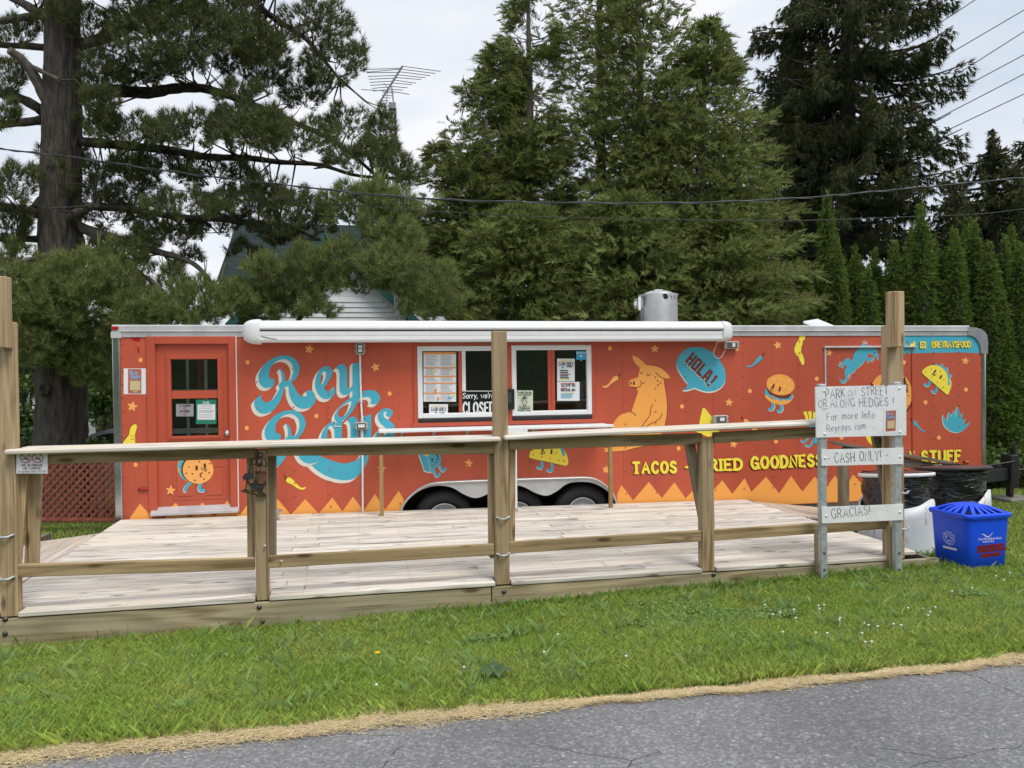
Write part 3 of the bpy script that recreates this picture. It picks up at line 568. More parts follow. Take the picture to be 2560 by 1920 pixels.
# orange zigzag along the foot of the wall
zt_ = [(1543, 1236), (1553.7, 1212.6), (1582.8, 1251), (1622, 1204.6), (1654.7, 1245), (1686, 1205.8), (1714, 1245.8), (1748, 1209), (1770, 1240), (1806, 1200.6), (1830.8, 1234.7), (1861.6, 1195), (1878.5, 1230), (1915, 1192), (1948, 1233.5),
       (1977.5, 1190), (2006, 1229), (2036.5, 1191.5), (2065, 1219), (2087, 1189), (2112, 1221), (2133, 1186), (2162, 1218), (2192, 1184), (2222, 1214), (2252, 1180), (2284, 1210), (2318, 1177), (2352, 1205), (2388, 1174), (2420, 1200), (2452, 1172), (2452, 1236)]
zl_ = [(600, 1287), (628, 1248), (660, 1284), (694.5, 1247.6), (727, 1287), (763, 1247.6), (797, 1284), (831, 1244), (856, 1278.5), (882.5, 1241), (909, 1277), (937.5, 1234.6), (963, 1274.5), (997, 1226.5), (1010, 1250), (1002, 1280), (1000, 1308)]
decal('painted_zigzag', [([[(1545, 1283)] + zt_], ORANGE)]); decal('painted_zigzag', [([[(601, 1318)] + zl_], ORANGE)])
decal('painted_zigzag', [([[(323.5, 1297), (349.7, 1259), (383, 1297), (372, 1320), (328, 1320)]], ORANGE)])
decal('painted_zigzag', [([[(409, 1298), (424, 1286), (462, 1286), (475, 1294), (488, 1284), (524, 1284), (537, 1291), (548, 1282), (594, 1281), (599, 1286), (599, 1318), (409, 1325)]], ORANGE)])
# the big name in script
A, B, C6 = Z(620, 880, 9.2167), Z(780, 880, 9.2167), Z(640, 1010, 6.1444)
R1 = [S(A, [(605, 615, 1), (615, 680), (600, 750), (555, 800), (490, 825), (430, 832), (360, 815), (300, 770), (255, 700), (238, 600), (250, 500), (300, 400), (380, 290), (480, 200), (600, 130), (720, 90), (850, 80), (960, 95), (1060, 145), (1140, 225), (1180, 320), (1188, 400), (1165, 500), (1110, 600), (1050, 670), (1010, 722, 1), (930, 690, 1), (930, 675, 1), (985, 620), (1020, 540), (1042, 450), (1038, 360), (1005, 270), (940, 205), (860, 170), (780, 168), (700, 190), (620, 240), (560, 305), (510, 390), (488, 480), (490, 550), (520, 605), (560, 622)]),
      S(A, [(720, 385, 1), (770, 400), (815, 455), (845, 540), (855, 620), (858, 668, 1), (930, 672, 1), (1015, 715, 1), (930, 775, 1), (840, 815, 1), (830, 880), (790, 1000), (730, 1150), (640, 1280), (560, 1360), (460, 1405), (380, 1425), (290, 1410), (210, 1360), (155, 1270), (138, 1190), (145, 1140), (190, 1075), (250, 1020), (322, 988, 1), (308, 1030), (315, 1090), (350, 1130), (410, 1155), (480, 1145), (560, 1095), (630, 1010), (690, 910), (735, 825, 1), (715, 800), (705, 760), (725, 720), (770, 690, 1), (775, 600), (765, 500), (745, 430)]),
      S(A, [(930, 770, 1), (1015, 718, 1), (1060, 790), (1120, 900), (1190, 990), (1250, 1028), (1290, 1030, 1), (1340, 1010), (1352, 970), (1320, 918, 1), (1370, 890), (1410, 882), (1470, 895), (1525, 950), (1555, 1040), (1555, 1120), (1520, 1200), (1470, 1250), (1400, 1290), (1300, 1310), (1200, 1300), (1100, 1245), (1020, 1150), (970, 1050), (942, 950), (935, 860)])]
EE = [[S(A, [(1740, 825, 1), (1790, 880), (1850, 905), (1910, 880), (1985, 790, 1), (2005, 840), (2008, 900), (1985, 980), (1930, 1045), (1860, 1080), (1780, 1088), (1700, 1060), (1630, 990), (1575, 900), (1545, 780), (1552, 650), (1580, 540), (1640, 430), (1700, 365), (1770, 330), (1830, 325), (1890, 350), (1930, 410), (1938, 480), (1915, 560), (1860, 670), (1800, 760)]),
       S(A, [(1697, 755, 1), (1745, 690), (1785, 590), (1797, 520), (1790, 470), (1755, 445), (1715, 470), (1685, 540), (1675, 620), (1680, 690)])]]
YY = [S(B, [(530, 395, 1), (580, 330), (650, 285), (690, 280), (740, 290), (785, 340), (808, 420), (812, 600), (815, 780), (830, 840), (850, 858), (885, 825), (945, 740, 1), (945, 870, 1), (860, 955), (800, 985), (750, 995), (700, 985), (655, 940), (632, 870), (630, 700), (632, 520), (620, 430), (600, 395), (570, 385)]),
      [S(B, [(930, 255, 1), (985, 262), (1040, 255), (1090, 230, 1), (1095, 600), (1098, 930, 1), (1230, 890), (1330, 878), (1420, 885), (1490, 920), (1545, 985), (1575, 1070), (1555, 1130), (1510, 1185), (1450, 1208), (1390, 1205), (1330, 1180, 1), (1355, 1150), (1360, 1100), (1330, 1055), (1280, 1038), (1200, 1045), (1085, 1072, 1), (1065, 1115), (1010, 1220), (940, 1350), (860, 1455), (780, 1530), (690, 1590, 1), (690, 1700, 1), (520, 1700, 1), (575, 1605, 1), (535, 1580), (515, 1510), (530, 1430), (590, 1325), (670, 1230), (760, 1145), (860, 1075), (930, 1030, 1)]),
       S(B, [(910, 1130, 1), (900, 1200), (860, 1310), (800, 1400), (740, 1470), (680, 1500), (630, 1490), (600, 1440), (610, 1370), (660, 1290), (740, 1220), (830, 1160)])]]
R2 = sh(R1, 15.5, 137)
AA = [[S(C6, [(1160, 278, 1), (1240, 266, 1), (1320, 258, 1), (1320, 560), (1322, 640), (1345, 700, 1), (1290, 705), (1230, 670), (1150, 695), (1060, 670), (1005, 600), (1000, 500), (1030, 410), (1090, 320)]),
       S(C6, [(1205, 600), (1205, 450), (1190, 370), (1150, 335), (1112, 360), (1097, 430), (1097, 560), (1130, 620), (1170, 635)])]]
Y2 = [S(C6, [(1385, 262, 1), (1430, 215), (1490, 192), (1540, 215), (1568, 270), (1575, 340), (1575, 520), (1585, 600), (1612, 635), (1648, 600, 1), (1650, 178, 1), (1710, 178), (1770, 150, 1), (1770, 560), (1757, 690), (1735, 790), (1715, 860), (1680, 950), (1600, 1070), (1500, 1150), (1370, 1172), (1250, 1160), (1100, 1115), (950, 1030), (850, 940), (755, 825), (690, 740), (670, 690, 1), (800, 730), (1010, 812), (1120, 850), (1230, 890), (1360, 912), (1480, 890), (1560, 850), (1610, 790), (1640, 740, 1), (1600, 735), (1530, 740), (1470, 690), (1452, 600), (1450, 400), (1440, 310), (1418, 268)])]
S2 = [S(C6, [(2030, 240, 1), (2090, 285), (2130, 340), (2142, 420), (2120, 520), (2050, 600), (1950, 615), (1870, 590), (1825, 530), (1835, 470), (1885, 400, 1), (1910, 450), (1950, 480), (1995, 465), (2008, 415), (1985, 365), (1920, 310), (1880, 250), (1868, 180), (1890, 125), (1940, 80), (2000, 66), (2050, 72), (2090, 100), (2100, 140), (2085, 180), (2050, 205), (2010, 190), (1995, 160), (2012, 125, 1), (1985, 117), (1960, 140), (1960, 180), (1985, 215)])]
for nm, g in (('R', R1), ('e', EE), ('y', YY), ('R', R2), ('a', AA), ('y', Y2), ('s', S2)):
    decal('script_letter', [(sweep(g, -7.2, 7.2), CREAM), (g, TEAL)])
# small marks
def star(cx, cy, r, rot=.1):
    p = []
    for k in range(10):
        a = rot - math.pi / 2 + k * math.pi / 5; q = r if k % 2 == 0 else r * .5
        if k % 2 == 0: p += [(cx + q * math.cos(a - .12), cy + q * math.sin(a - .12)), (cx + q * math.cos(a + .12), cy + q * math.sin(a + .12))]
        else: p.append((cx + q * math.cos(a), cy + q * math.sin(a)))
    return p
for x, y, r, rt in ((773, 872.6, 11, .2), (938.5, 918, 11, -.3), (954, 1171.6, 11, .1), (331, 1016, 12.5, .2), (1171.5, 1158, 10.5, .1), (1637, 872, 10, .05), (1823, 1006, 9.5, .1), (1834, 1110, 9.5, .2), (1515, 1174, 9.5, .1), (1944, 863, 9.5, -.2), (2072.5, 881.5, 9, .15), (2413.5, 902, 9, .1)):
    decal('painted_star', [([star(x, y, r, rt)], ORANGE2)])
for x, y in ((351.6, 900), (618.6, 905.7), (617, 1070), (791, 1040), (974, 984), (339, 1162), (1525, 871), (1705, 1016), (1696.5, 1121), (1842, 872.5), (1874.6, 977.5), (2042, 946.7), (1940, 1103.5), (2260, 906), (2415, 974), (2314, 1006), (2347.5, 1094), (2104, 1094)):
    decal('painted_dot', [([ell(x, y, 5, 5.4)], ORANGE2)])
def chili(z, body, stem, m, off=1.2):
    b = S(z, body); decal('painted_chili', [(sh([b], off * .6, off), DRED), ([ribbon(z(stem), 3.2)], DRED), ([b], m)])
D, E9, F7, G9, H9, I5, J9, L5 = Z(1480, 860, 5.53), Z(1680, 840, 9.2167), Z(1860, 830, 7.54), Z(2060, 830, 9.2167), Z(2240, 830, 9.2167), Z(1030, 1100, 5.267), Z(2260, 1000, 9.2167), Z(300, 1080, 5.53)
chili(C6, [(465, 1160), (490, 1130), (530, 1135), (580, 1175), (640, 1240), (700, 1285), (762, 1272, 1), (765, 1290), (735, 1315), (690, 1315), (620, 1285), (550, 1235), (480, 1205), (463, 1180)], [(460, 1160), (445, 1125), (432, 1088)], YEL)
chili(D, [(138, 575), (165, 605), (215, 598), (270, 550), (330, 510), (365, 485), (362, 455), (335, 440), (295, 460), (250, 520), (205, 570), (160, 580)], [(366, 470), (382, 430), (390, 405)], ORANGE2)
chili(F7, [(350, 490), (320, 450), (280, 460), (230, 520), (180, 590), (130, 630), (60, 625, 1), (50, 637), (80, 662), (140, 660), (220, 610), (300, 550), (345, 510)], [(345, 485), (365, 430), (380, 398)], TEAL)
chili(J9, [(190, 520), (200, 480), (240, 468), (290, 500), (340, 590), (400, 670), (460, 710), (515, 700, 1), (490, 730), (450, 735), (380, 700), (300, 615), (220, 570)], [(200, 500), (150, 440)], TEAL)
chili(Z(1480, 780, 3.19), [(1205, 880), (1215, 855), (1240, 860), (1270, 890), (1310, 930), (1330, 950, 1), (1290, 945), (1240, 915)], [(1208, 866), (1192, 835)], ORANGE2)
# seated pig
pig = S(D, [(558, 160, 1), (600, 170), (660, 205), (710, 250), (748, 288, 1), (800, 297), (870, 305), (930, 325), (1000, 370), (1060, 430), (1085, 475, 1), (1030, 476), (985, 472, 1), (995, 520), (1010, 620), (1030, 750), (1038, 880), (1030, 1000), (1010, 1100), (985, 1200), (930, 1300), (820, 1375), (700, 1415), (580, 1440), (480, 1470), (350, 1483), (240, 1488), (160, 1490, 1), (195, 1463, 1), (155, 1440, 1), (240, 1435), (330, 1405), (300, 1380), (270, 1280), (265, 1200), (290, 1110), (330, 1045), (390, 985), (460, 952), (545, 940, 1), (570, 860), (600, 770), (640, 660, 1), (620, 630), (625, 605, 1), (560, 600), (520, 575), (512, 530), (525, 500), (580, 480), (640, 455, 1), (648, 400), (662, 330, 1), (610, 280), (570, 220)])
ln = lambda z, p, w_: ribbon(spline(z(p), False, 4), w_)
decal('painted_pig', [(sh([pig], 1.8, .9), DRED), ([pig], ORANGE), ([ln(D, p, 1.8) for p in ([(662, 385), (668, 402), (680, 408), (692, 400), (695, 385)], [(758, 408), (765, 430), (782, 438), (798, 428), (803, 408)], [(670, 515), (690, 545), (712, 542), (732, 530)], [(690, 545), (672, 575), (645, 598), (600, 603), (545, 592)], [(880, 392), (915, 432), (960, 462), (995, 475)], [(842, 828), (812, 900), (800, 985), (745, 1060), (690, 1145)], [(970, 965), (945, 1015), (885, 1070), (820, 1098), (755, 1140)], [(545, 942), (578, 960), (605, 990)])]
     + [ell(*D([(x, y)])[0], r1, r2, 10) for x, y, r1, r2 in ((537, 540, 2, 4.2), (580, 542, 2.6, 5), (907, 508, 2, 2), (948, 540, 2, 2), (913, 568, 2, 2))], DRED)])
# speech bubble
bub = S(E9, [(355, 1085, 1), (270, 980), (190, 860), (130, 750), (110, 640), (125, 530), (190, 420), (300, 320), (430, 270), (580, 255), (720, 275), (850, 330), (970, 410), (1060, 500), (1140, 620), (1210, 770), (1238, 930), (1220, 1050), (1160, 1150), (1060, 1230), (940, 1272), (820, 1282), (700, 1260), (600, 1225), (515, 1190, 1), (440, 1225), (360, 1245), (245, 1248, 1), (320, 1195), (350, 1130)])
def hola(q): return [[E9([(290 + 190 * v + 540 * u, 600 - 235 * v + 530 * u)])[0] for u, v in lp] for lp in q]
HB = hola([[(0, 0), (.075, 0), (.075, .40), (.125, .40), (.125, 0), (.2, 0), (.2, 1), (.125, 1), (.125, .6), (.075, .6), (.075, 1), (0, 1)]])
HO = hola([[(.255, 0), (.40, 0), (.435, .12), (.435, .88), (.40, 1), (.255, 1), (.225, .88), (.225, .12)]]); HOH = hola([[(.30, .2), (.30, .8), (.355, .8), (.355, .2)]])
HL = hola([[(.47, 0), (.66, 0), (.66, .22), (.55, .22), (.55, 1), (.47, 1)]])
HA = hola([[(.69, 0), (.765, 0), (.775, .22), (.835, .22), (.845, 0), (.92, 0), (.87, 1), (.74, 1)]]); HAH = hola([[(.785, .4), (.825, .4), (.808, .8)]])
HX = hola([[(1.0, .24), (1.06, .24), (1.075, 1), (.985, 1)]]); HD = [ell(*E9([(832, 1132)])[0], 3.7, 3.9, 12)]
hl = HB + [[HO[0], HOH[0]]] + HL + [[HA[0], HAH[0]]] + HX + HD
decal('speech_bubble', [(sweep([bub], -.4, 3.4, 3), CREAM), ([bub], TEAL), (sweep(hl, -1.9, 1.5, 3), CREAM), (hl, DRED)])
# burger with legs
c0 = F7([(690, 995)])[0]; bun = ell(*c0, 35.5, 26, 36, .14)
legs = [ln(F7, [(540, 1320), (548, 1400), (525, 1448), (475, 1455)], 7.2), ln(F7, [(692, 1360), (706, 1440), (685, 1485), (640, 1490)], 7.2)]
decal('painted_burger', [(sh(legs, 1.5, 1.6), CREAM), (legs, TEAL), ([S(F7, [(405, 1190), (430, 1260), (520, 1330), (640, 1365), (760, 1370), (850, 1335), (910, 1270), (920, 1190), (660, 1200)])], ORANGE),
     ([S(F7, [(410, 1065, 1), (395, 1120), (393, 1170), (420, 1195), (450, 1190), (480, 1235), (540, 1240), (580, 1280), (640, 1265), (690, 1305), (740, 1270), (800, 1300), (840, 1275), (890, 1285), (915, 1230), (925, 1180), (905, 1160, 1), (850, 1240), (660, 1250), (500, 1190), (430, 1090)])], TEAL),
     ([S(F7, [(432, 1075, 1), (450, 1130), (540, 1200), (650, 1245), (760, 1260), (850, 1240), (900, 1170, 1), (660, 1130)])], DRED), ([bun], ORANGE),
     ([ell(*F7([p])[0], 2.2, 2.2, 10) for p in ((571, 885), (703, 878), (840, 926), (510, 993), (632, 988), (755, 1020), (862, 1072), (724, 1140))], YEL),
     ([ribbon(F7([(562, 992), (547, 1055)]), 4.3), ribbon(F7([(682, 1045), (668, 1108)]), 4.6), ln(F7, [(545, 1062), (510, 1068), (497, 1090), (520, 1105), (548, 1112)], 1.5)], BROWN)])
worm = S(F7, [(1060, 62, 1), (1158, 62, 1), (1150, 130), (1110, 170), (1105, 230), (1085, 280), (1085, 320), (1075, 350), (1085, 400), (1110, 430), (1120, 480), (1138, 520), (1135, 600), (1110, 625), (1085, 600), (1075, 570), (1050, 530), (1040, 490), (1000, 450), (970, 400), (950, 350), (952, 300), (970, 260), (990, 200), (1035, 150), (1040, 100)])
decal('painted_corn_curl', [(sh([worm], 1.6, 1.2), DRED), ([worm], YEL), ([ln(F7, [(1000, 410), (1012, 402), (1024, 408)], .9), ln(F7, [(1055, 430), (1066, 440)], .9), ln(F7, [(1010, 440), (1018, 458), (1036, 470)], .9)], BROWN)])
O1 = Z(0, 660, 3.456)
curl = S(O1, [(1062, 1545), (1110, 1480), (1125, 1420), (1150, 1390), (1175, 1385), (1182, 1410), (1175, 1440), (1165, 1480), (1168, 1530), (1165, 1600), (1140, 1660), (1085, 1660), (1066, 1600)])
decal('painted_corn_curl', [(sh([curl], -1.6, -.8), DRED), ([curl], YEL), ([ell(*O1([p])[0], .9, 1.8, 8) for p in ((1130, 1482), (1152, 1490))] + [ln(O1, [(1128, 1508), (1142, 1518), (1158, 1510)], 1.1)], BROWN)])
# lizard
liz = S(G9, [(350, 1035, 1), (380, 1095), (440, 1108), (485, 1070), (488, 1000), (473, 930), (485, 860), (525, 800), (482, 735), (445, 830, 1), (390, 795), (335, 780), (345, 765), (400, 745), (435, 700), (460, 650), (520, 610), (580, 612), (640, 665, 1), (670, 590), (690, 510), (730, 440), (800, 380), (835, 325), (895, 270), (935, 262), (935, 300), (1040, 300), (1120, 330), (1200, 390), (1240, 430), (1250, 480), (1260, 640, 1), (1200, 590), (1130, 520), (1060, 490), (1005, 485, 1), (1025, 605), (1080, 585), (1110, 570), (1150, 610), (1090, 650), (985, 700, 1), (965, 615), (900, 720), (820, 790), (730, 850, 1), (725, 890), (660, 940), (600, 975), (555, 1000), (540, 1080), (510, 1150), (440, 1175), (380, 1140)], 4)
fin = [ribbon(G9(p), 1.3, 2) for p in ([(905, 265), (895, 200)], [(915, 262), (952, 190)], [(925, 268), (1000, 228)], [(930, 280), (1005, 262)], [(400, 760), (330, 745)], [(395, 755), (358, 690)], [(410, 745), (402, 685)], [(395, 770), (335, 780)], [(1105, 600), (1160, 660)], [(1095, 620), (1110, 712)], [(1115, 590), (1165, 610)], [(560, 1000), (560, 1100)], [(575, 1000), (603, 1080)], [(590, 985), (620, 1025)])]
decal('painted_lizard', [(sweep([liz], -.3, 1.9, 3) + fin, CREAM), ([liz], TEAL), ([ell(*G9([(1167, 478)])[0], 2.6, 1.6, 10, -.4), ell(*G9([(1246, 470)])[0], 1.2, 2.6, 8)], DRED)])
# round orange bubble behind the sign, agave, band with social handle
ob = ell(2228, 985, 53, 57, 40)
decal('speech_bubble', [(sweep([ob], 3, 4, 3), DRED), ([ob], ORANGE), (text_px('MMM', (2186, 992), (2266, 978), 34, .3, .16), BROWN)])
ag = S(J9, [(905, 330, 1), (925, 400), (1000, 490, 1), (1000, 400), (1035, 280, 1), (1060, 310), (1095, 390, 1), (1110, 310), (1175, 225, 1), (1170, 300), (1180, 400, 1), (1200, 250), (1220, 150, 1), (1260, 220), (1275, 300), (1275, 365, 1), (1310, 320), (1355, 290, 1), (1350, 380), (1320, 490, 1), (1370, 450), (1437, 432, 1), (1420, 480), (1365, 570, 1), (1450, 550), (1545, 490, 1), (1480, 590), (1380, 690), (1260, 745), (1180, 748), (1070, 715), (970, 640), (910, 540), (890, 430)], 4)
decal('painted_agave', [(sweep([ag], -1.6, 1.4, 3), CREAM), ([ag], TEAL)])
band = [(2222, 838.5), (2424, 838), (2436, 843), (2446, 853), (2452, 868), (2453, 883.5), (2400, 881), (2330, 882), (2222, 885)]
hd = text_px('@REYRAYSFOOD', (2330, 868.5), (2426.5, 868), 14.5, .30, .24)
ig = [[[(2300, 853.5), (2315, 853.5), (2315, 871), (2300, 871)], ell(2307.5, 862, 4.6, 5.2, 16)]]
bird = S(H9, [(305, 225, 1), (345, 265), (380, 260), (400, 230), (430, 222), (455, 235), (440, 270), (430, 320), (390, 345), (340, 335), (320, 310), (325, 270)], 4)
decal('handle_band', [([band], TEAL), (sh(hd, -1, 1) + sh(ig, -1, 1) + sh([bird], -1, .6), BROWN), (hd + ig + [ell(2307.5, 862, 2.6, 3, 12), bird], YEL)])
# lettering along the foot of the wall
def western(t, p0, p1, h): s_ = text_px(t, p0, p1, h, .27, .36, True, cond=.95); decal('lettering', [(sweep(s_, -3.2, 2.6, 3), DRED), (s_, YEL)])
western('TACOS', (1584, 1183), (1690, 1180.5), 26); western('FRIED', (1752, 1177), (1855, 1173.5), 26); western('GOODNESS', (1880, 1171), (2056, 1163.5), 27)
western('STUFF', (2306, 1155), (2401, 1152.5), 26); western('Y', (2276, 1155.5), (2286, 1155), 26); western('-', (1715, 1180), (1739, 1179), 26)
# tacos
def taco(z, shell, let, spots, eyes, nose, lg, ew):
    sh_ = S(z, shell); le = S(z, let, 4); L_ = [ln(z, p, ew * 1.35) for p in lg]
    decal('painted_taco', [(sweep(L_, -.4, 1.4, 2), CREAM), (L_, TEAL), (sh([sh_], -.8, 1.2), DRED), (sh([le], .9, .3), CREAM), ([sh_], YEL), ([le], TEAL), ([ell(*z([p])[0], ew * .42, ew * .48, 10) for p in spots], SPOT), ([ribbon(z(p), ew) for p in eyes] + [ln(z, nose, ew * .42)], BROWN)])
taco(H9, [(600, 925), (610, 890), (650, 850), (720, 800), (800, 770), (880, 762), (960, 775), (1040, 810), (1110, 870), (1170, 960), (1200, 1060), (1245, 1062, 1), (1275, 1150), (1275, 1250), (1245, 1340), (1215, 1425), (1180, 1440), (1130, 1410), (900, 1205), (640, 985)],
     [(900, 768, 1), (920, 725), (990, 775), (1030, 735), (1065, 735), (1090, 800), (1170, 815), (1190, 860), (1190, 940), (1250, 975), (1275, 1010), (1230, 1090), (1250, 1190), (1235, 1220), (1195, 1232, 1), (1200, 1100), (1170, 960), (1110, 870), (1040, 810), (960, 775)],
     ((815, 853), (682, 925), (1020, 910), (820, 1045), (1105, 1105), (950, 1158), (1090, 1275)), ([(912, 885), (878, 938)], [(1050, 1008), (1018, 1060)]), [(825, 985), (850, 960), (875, 1000), (905, 985), (925, 965)], ([(785, 1110), (768, 1190), (730, 1240), (665, 1200)], [(955, 1245), (935, 1335), (890, 1395), (830, 1355)]), 4.2)
taco(I5, [(1545, 210), (1560, 150), (1590, 105), (1640, 50), (1710, 15), (1800, 10), (1900, 40), (1980, 100), (2030, 180), (2055, 260), (2055, 310), (2030, 338), (1990, 335), (1800, 290), (1570, 242)], [(1925, 50), (1985, 90), (2015, 185), (1985, 220, 1), (1965, 150)],
     ((1597, 195), (1710, 222), (1817, 245), (1897, 172), (1935, 268), (1660, 115)), ([(1724, 110), (1718, 150)], [(1840, 132), (1833, 175)]), [(1698, 165), (1700, 190), (1722, 172), (1738, 180), (1755, 155)], ([(1712, 272), (1715, 345), (1690, 372), (1655, 355)], [(1845, 300), (1850, 380), (1822, 410), (1788, 395)]), 4.8)
# carton of fries with a face
lg = [ln(I5, [(285, 395), (312, 455), (335, 475), (368, 442)], 6), ln(I5, [(355, 320), (392, 392), (415, 403), (445, 375)], 6)]
decal('painted_carton', [(sweep(lg, -.8, 1.6, 2), CREAM), (lg + [I5([(200, 215), (250, 172), (370, 150), (385, 290), (345, 335), (300, 380), (262, 432)])], TEAL), ([I5([(76, 178), (200, 213), (258, 440), (158, 420)])], CREAM), ([I5([(92, 185), (198, 216), (248, 428), (166, 408)])], TEAL), ([I5([(80, 172), (130, 130), (320, 120), (370, 150), (255, 170), (205, 213)])], YEL),
     ([ribbon(I5([(262, 245), (268, 272)]), 4.2), ribbon(I5([(335, 192), (341, 225)]), 4.2), ln(I5, [(295, 290), (312, 302), (340, 290)], 1.4), ln(I5, [(314, 240), (325, 262), (345, 250), (355, 265)], 1.6)], BROWN)])
fr = [F7(p) for p in ([(1115, 1505), (1180, 1495), (1230, 1680), (1190, 1700)], [(1205, 1500), (1275, 1492), (1280, 1680), (1240, 1690)], [(1300, 1508), (1370, 1510), (1380, 1690), (1295, 1690)])]
bx_ = [[(2018, 1048), (2050, 1044), (2062, 1108), (2036, 1109)]]; Z6 = Z(2000, 1080, 3.95)
lg = [ln(Z6, [(95, 45), (65, 80), (38, 98), (14, 86)], 5), ln(Z6, [(135, 85), (112, 125), (90, 140), (62, 130)], 5)]
decal('painted_fries', [(sweep(lg, -1.2, 1, 2), CREAM), (lg, TEAL), (sh(fr, 1, 1), DRED), (fr, YEL), (bx_, TEAL)])
decal('painted_nacho', [([[(1738, 1078), (1746, 1072), (1751, 1043), (1757, 1020), (1762, 1020), (1792, 1058), (1800, 1085), (1770, 1092)]], YEL), ([ln(Z(1480, 780, 3.19), p, 1.2) for p in ([(893, 888), (903, 900), (915, 888)], [(950, 872), (960, 886), (968, 872)])], BROWN)])
decal('painted_taco', [([ell(2187, 1078, 24, 36, 30)], YEL), ([[(2196, 1060), (2212, 1070), (2208, 1105), (2200, 1098)]], TEAL)])

for x, mb in RIV: mb.build('rivet_row', RED, TR, kind='stuff')
def ring(mb, x0, x1, z0, z1, wd, y0, y1, mi=0, ch=.004, wb=None):
    wb = wb or wd
    mb.box((x0, y0, z0), (x0 + wd, y1, z1), mi, ch); mb.box((x1 - wd, y0, z0), (x1, y1, z1), mi, ch)
    mb.box((x0 + wd, y0 + .001, z1 - wd), (x1 - wd, y1, z1), mi, ch); mb.box((x0 + wd, y0 + .001, z0), (x1 - wd, y1, z0 + wb), mi, ch)
    return mb
# ------------------------------------------------------------------ entrance door
dx0, dx1, dz0, dz1 = DOOR; YD = YT + .028
tx0, tx1, _, tz1 = rect(369, 841, 592, 1280); tz0 = at(480, 1283, YT)[2]
fr_ = MB(); wdt = dx0 - tx0
fr_.box((tx0, YT - .022, tz0), (dx0, YT + .03, tz1), 0, .005); fr_.box((dx1, YT - .022, tz0), (tx1, YT + .03, tz1), 0, .005); fr_.box((dx0, YT - .021, dz1), (dx1, YT + .03, tz1), 0, .005)
fr_.build('door_frame', RED2, TR)
mb = MB(); mb.box((tx1 + .001, YT - .014, tz0), (tx1 + .012, YT, tz1)); mb.build('caulk_bead', CREAM, TR)
gx0, gx1, gzA0, gzA1 = rect(428, 898, 547, 976, YD); _, _, gzB0, gzB1 = rect(428, 996, 547, 1090, YD)
ox0, ox1, oz0, oz1 = rect(415, 886, 558, 1101, YD)
slab = MB()                                                    # slab around the glazed light
slab.box((dx0, YD, dz0), (gx0, YD + .04, dz1)); slab.box((gx1, YD, dz0), (dx1, YD + .04, dz1)); slab.box((gx0, YD, gzA1), (gx1, YD + .04, dz1)); slab.box((gx0, YD, dz0), (gx1, YD + .04, gzB0)); slab.box((gx0, YD, gzB1), (gx1, YD + .04, gzA0))
DO = slab.build('door', RED2, TR)
mb = MB(); ring(mb, ox0, ox1, oz0, oz1, .05, YD - .012, YD, 0, .004); ring(mb, ox0 + .02, ox1 - .02, oz0 + .02, oz1 - .02, .035, YD - .02, YD - .012, 0, .004); mb.build('light_frame', RED2, DO)
for (a, b, c, d) in ((432, 1165, 498, 1250), (505, 1163, 568, 1247)):   # two raised lower panels
    x0_, x1_, z0_, z1_ = rect(a, b, c, d, YD); mb = MB(); ring(mb, x0_, x1_, z0_, z1_, .018, YD - .006, YD, 0, .003); mb.box((x0_ + .045, YD - .008, z0_ + .045), (x1_ - .045, YD, z1_ - .045), 0, .006); mb.build('raised_panel', RED2, DO)
for z0_, z1_ in ((gzA0, gzA1), (gzB0, gzB1)): mb = MB(); mb.box((gx0, YD + .012, z0_), (gx1, YD + .016, z1_)); mb.build('pane', GLASS, DO)
mb = MB()
for l, r in ((465, 472.5), (511, 518.5)): a, b, _, _ = rect(l, 900, r, 970, YD + .02); mb.box((a, YD + .019, gzB0), (b, YD + .027, gzA1))
_, _, a, b = rect(430, 1070, 545, 1083, YD + .04); mb.box((gx0, YD + .028, a), (gx1, YD + .032, b)); _, _, a, b = rect(430, 975, 545, 982, YD + .04); mb.box((gx0, YD + .03, a), (gx1, YD + .045, b + .01)); mb.build('glazing_bars', WHITE, DO)
mb = MB(); k = at(569, 1082, YD)
mb.lathe([(0, -.062), (.012, -.06), (.024, -.052), (.026, -.04), (.015, -.03), (.014, -.012), (.034, -.01), (.034, 0)], (k[0], YD, k[2]), 16, axis='y'); mb.build('door_knob', ALU, DO)
mb = MB(); x0_, x1_, z0_, z1_ = rect(377, 1277, 596, 1285, YT - .05)
mb.prism([(YT - .075, z0_ + .0), (YT - .075, z0_ + .026), (YT - .07, z0_ + .03), (YT - .028, z0_ + .05), (YT + .03, z0_ + .085), (YT + .03, z0_)], lambda u, v: (x0_, u, v), (x1_ - x0_, 0, 0)); mb.build('door_sill', ALUM, TR)
for t in ((439, 1257, 1269, 22), (506, 1256, 1267, 18), (569, 1251.5, 1264, 22)): decal('painted_triangle', [([[(t[0] - t[3] / 2, t[2]), (t[0], t[1]), (t[0] + t[3] / 2 - (4 if t[0] > 560 else 0), t[2])]], ORANGE)], YD, DO)
decal('painted_star', [([star(426.6, 1226, 12, .1)], ORANGE2)], YD - .007, DO)
lg = [ln(L5, [(985, 690), (930, 738), (908, 770), (905, 812)], 8), ln(L5, [(1130, 690), (1102, 765), (1112, 805), (1160, 808)], 8)]
sp_ = [ell(*L5([p])[0], 2.1, 2.1, 10) for p in ((950, 481), (1098, 410), (1245, 436), (916, 573), (1000, 576), (1234, 563), (1162, 650), (1036, 668))]
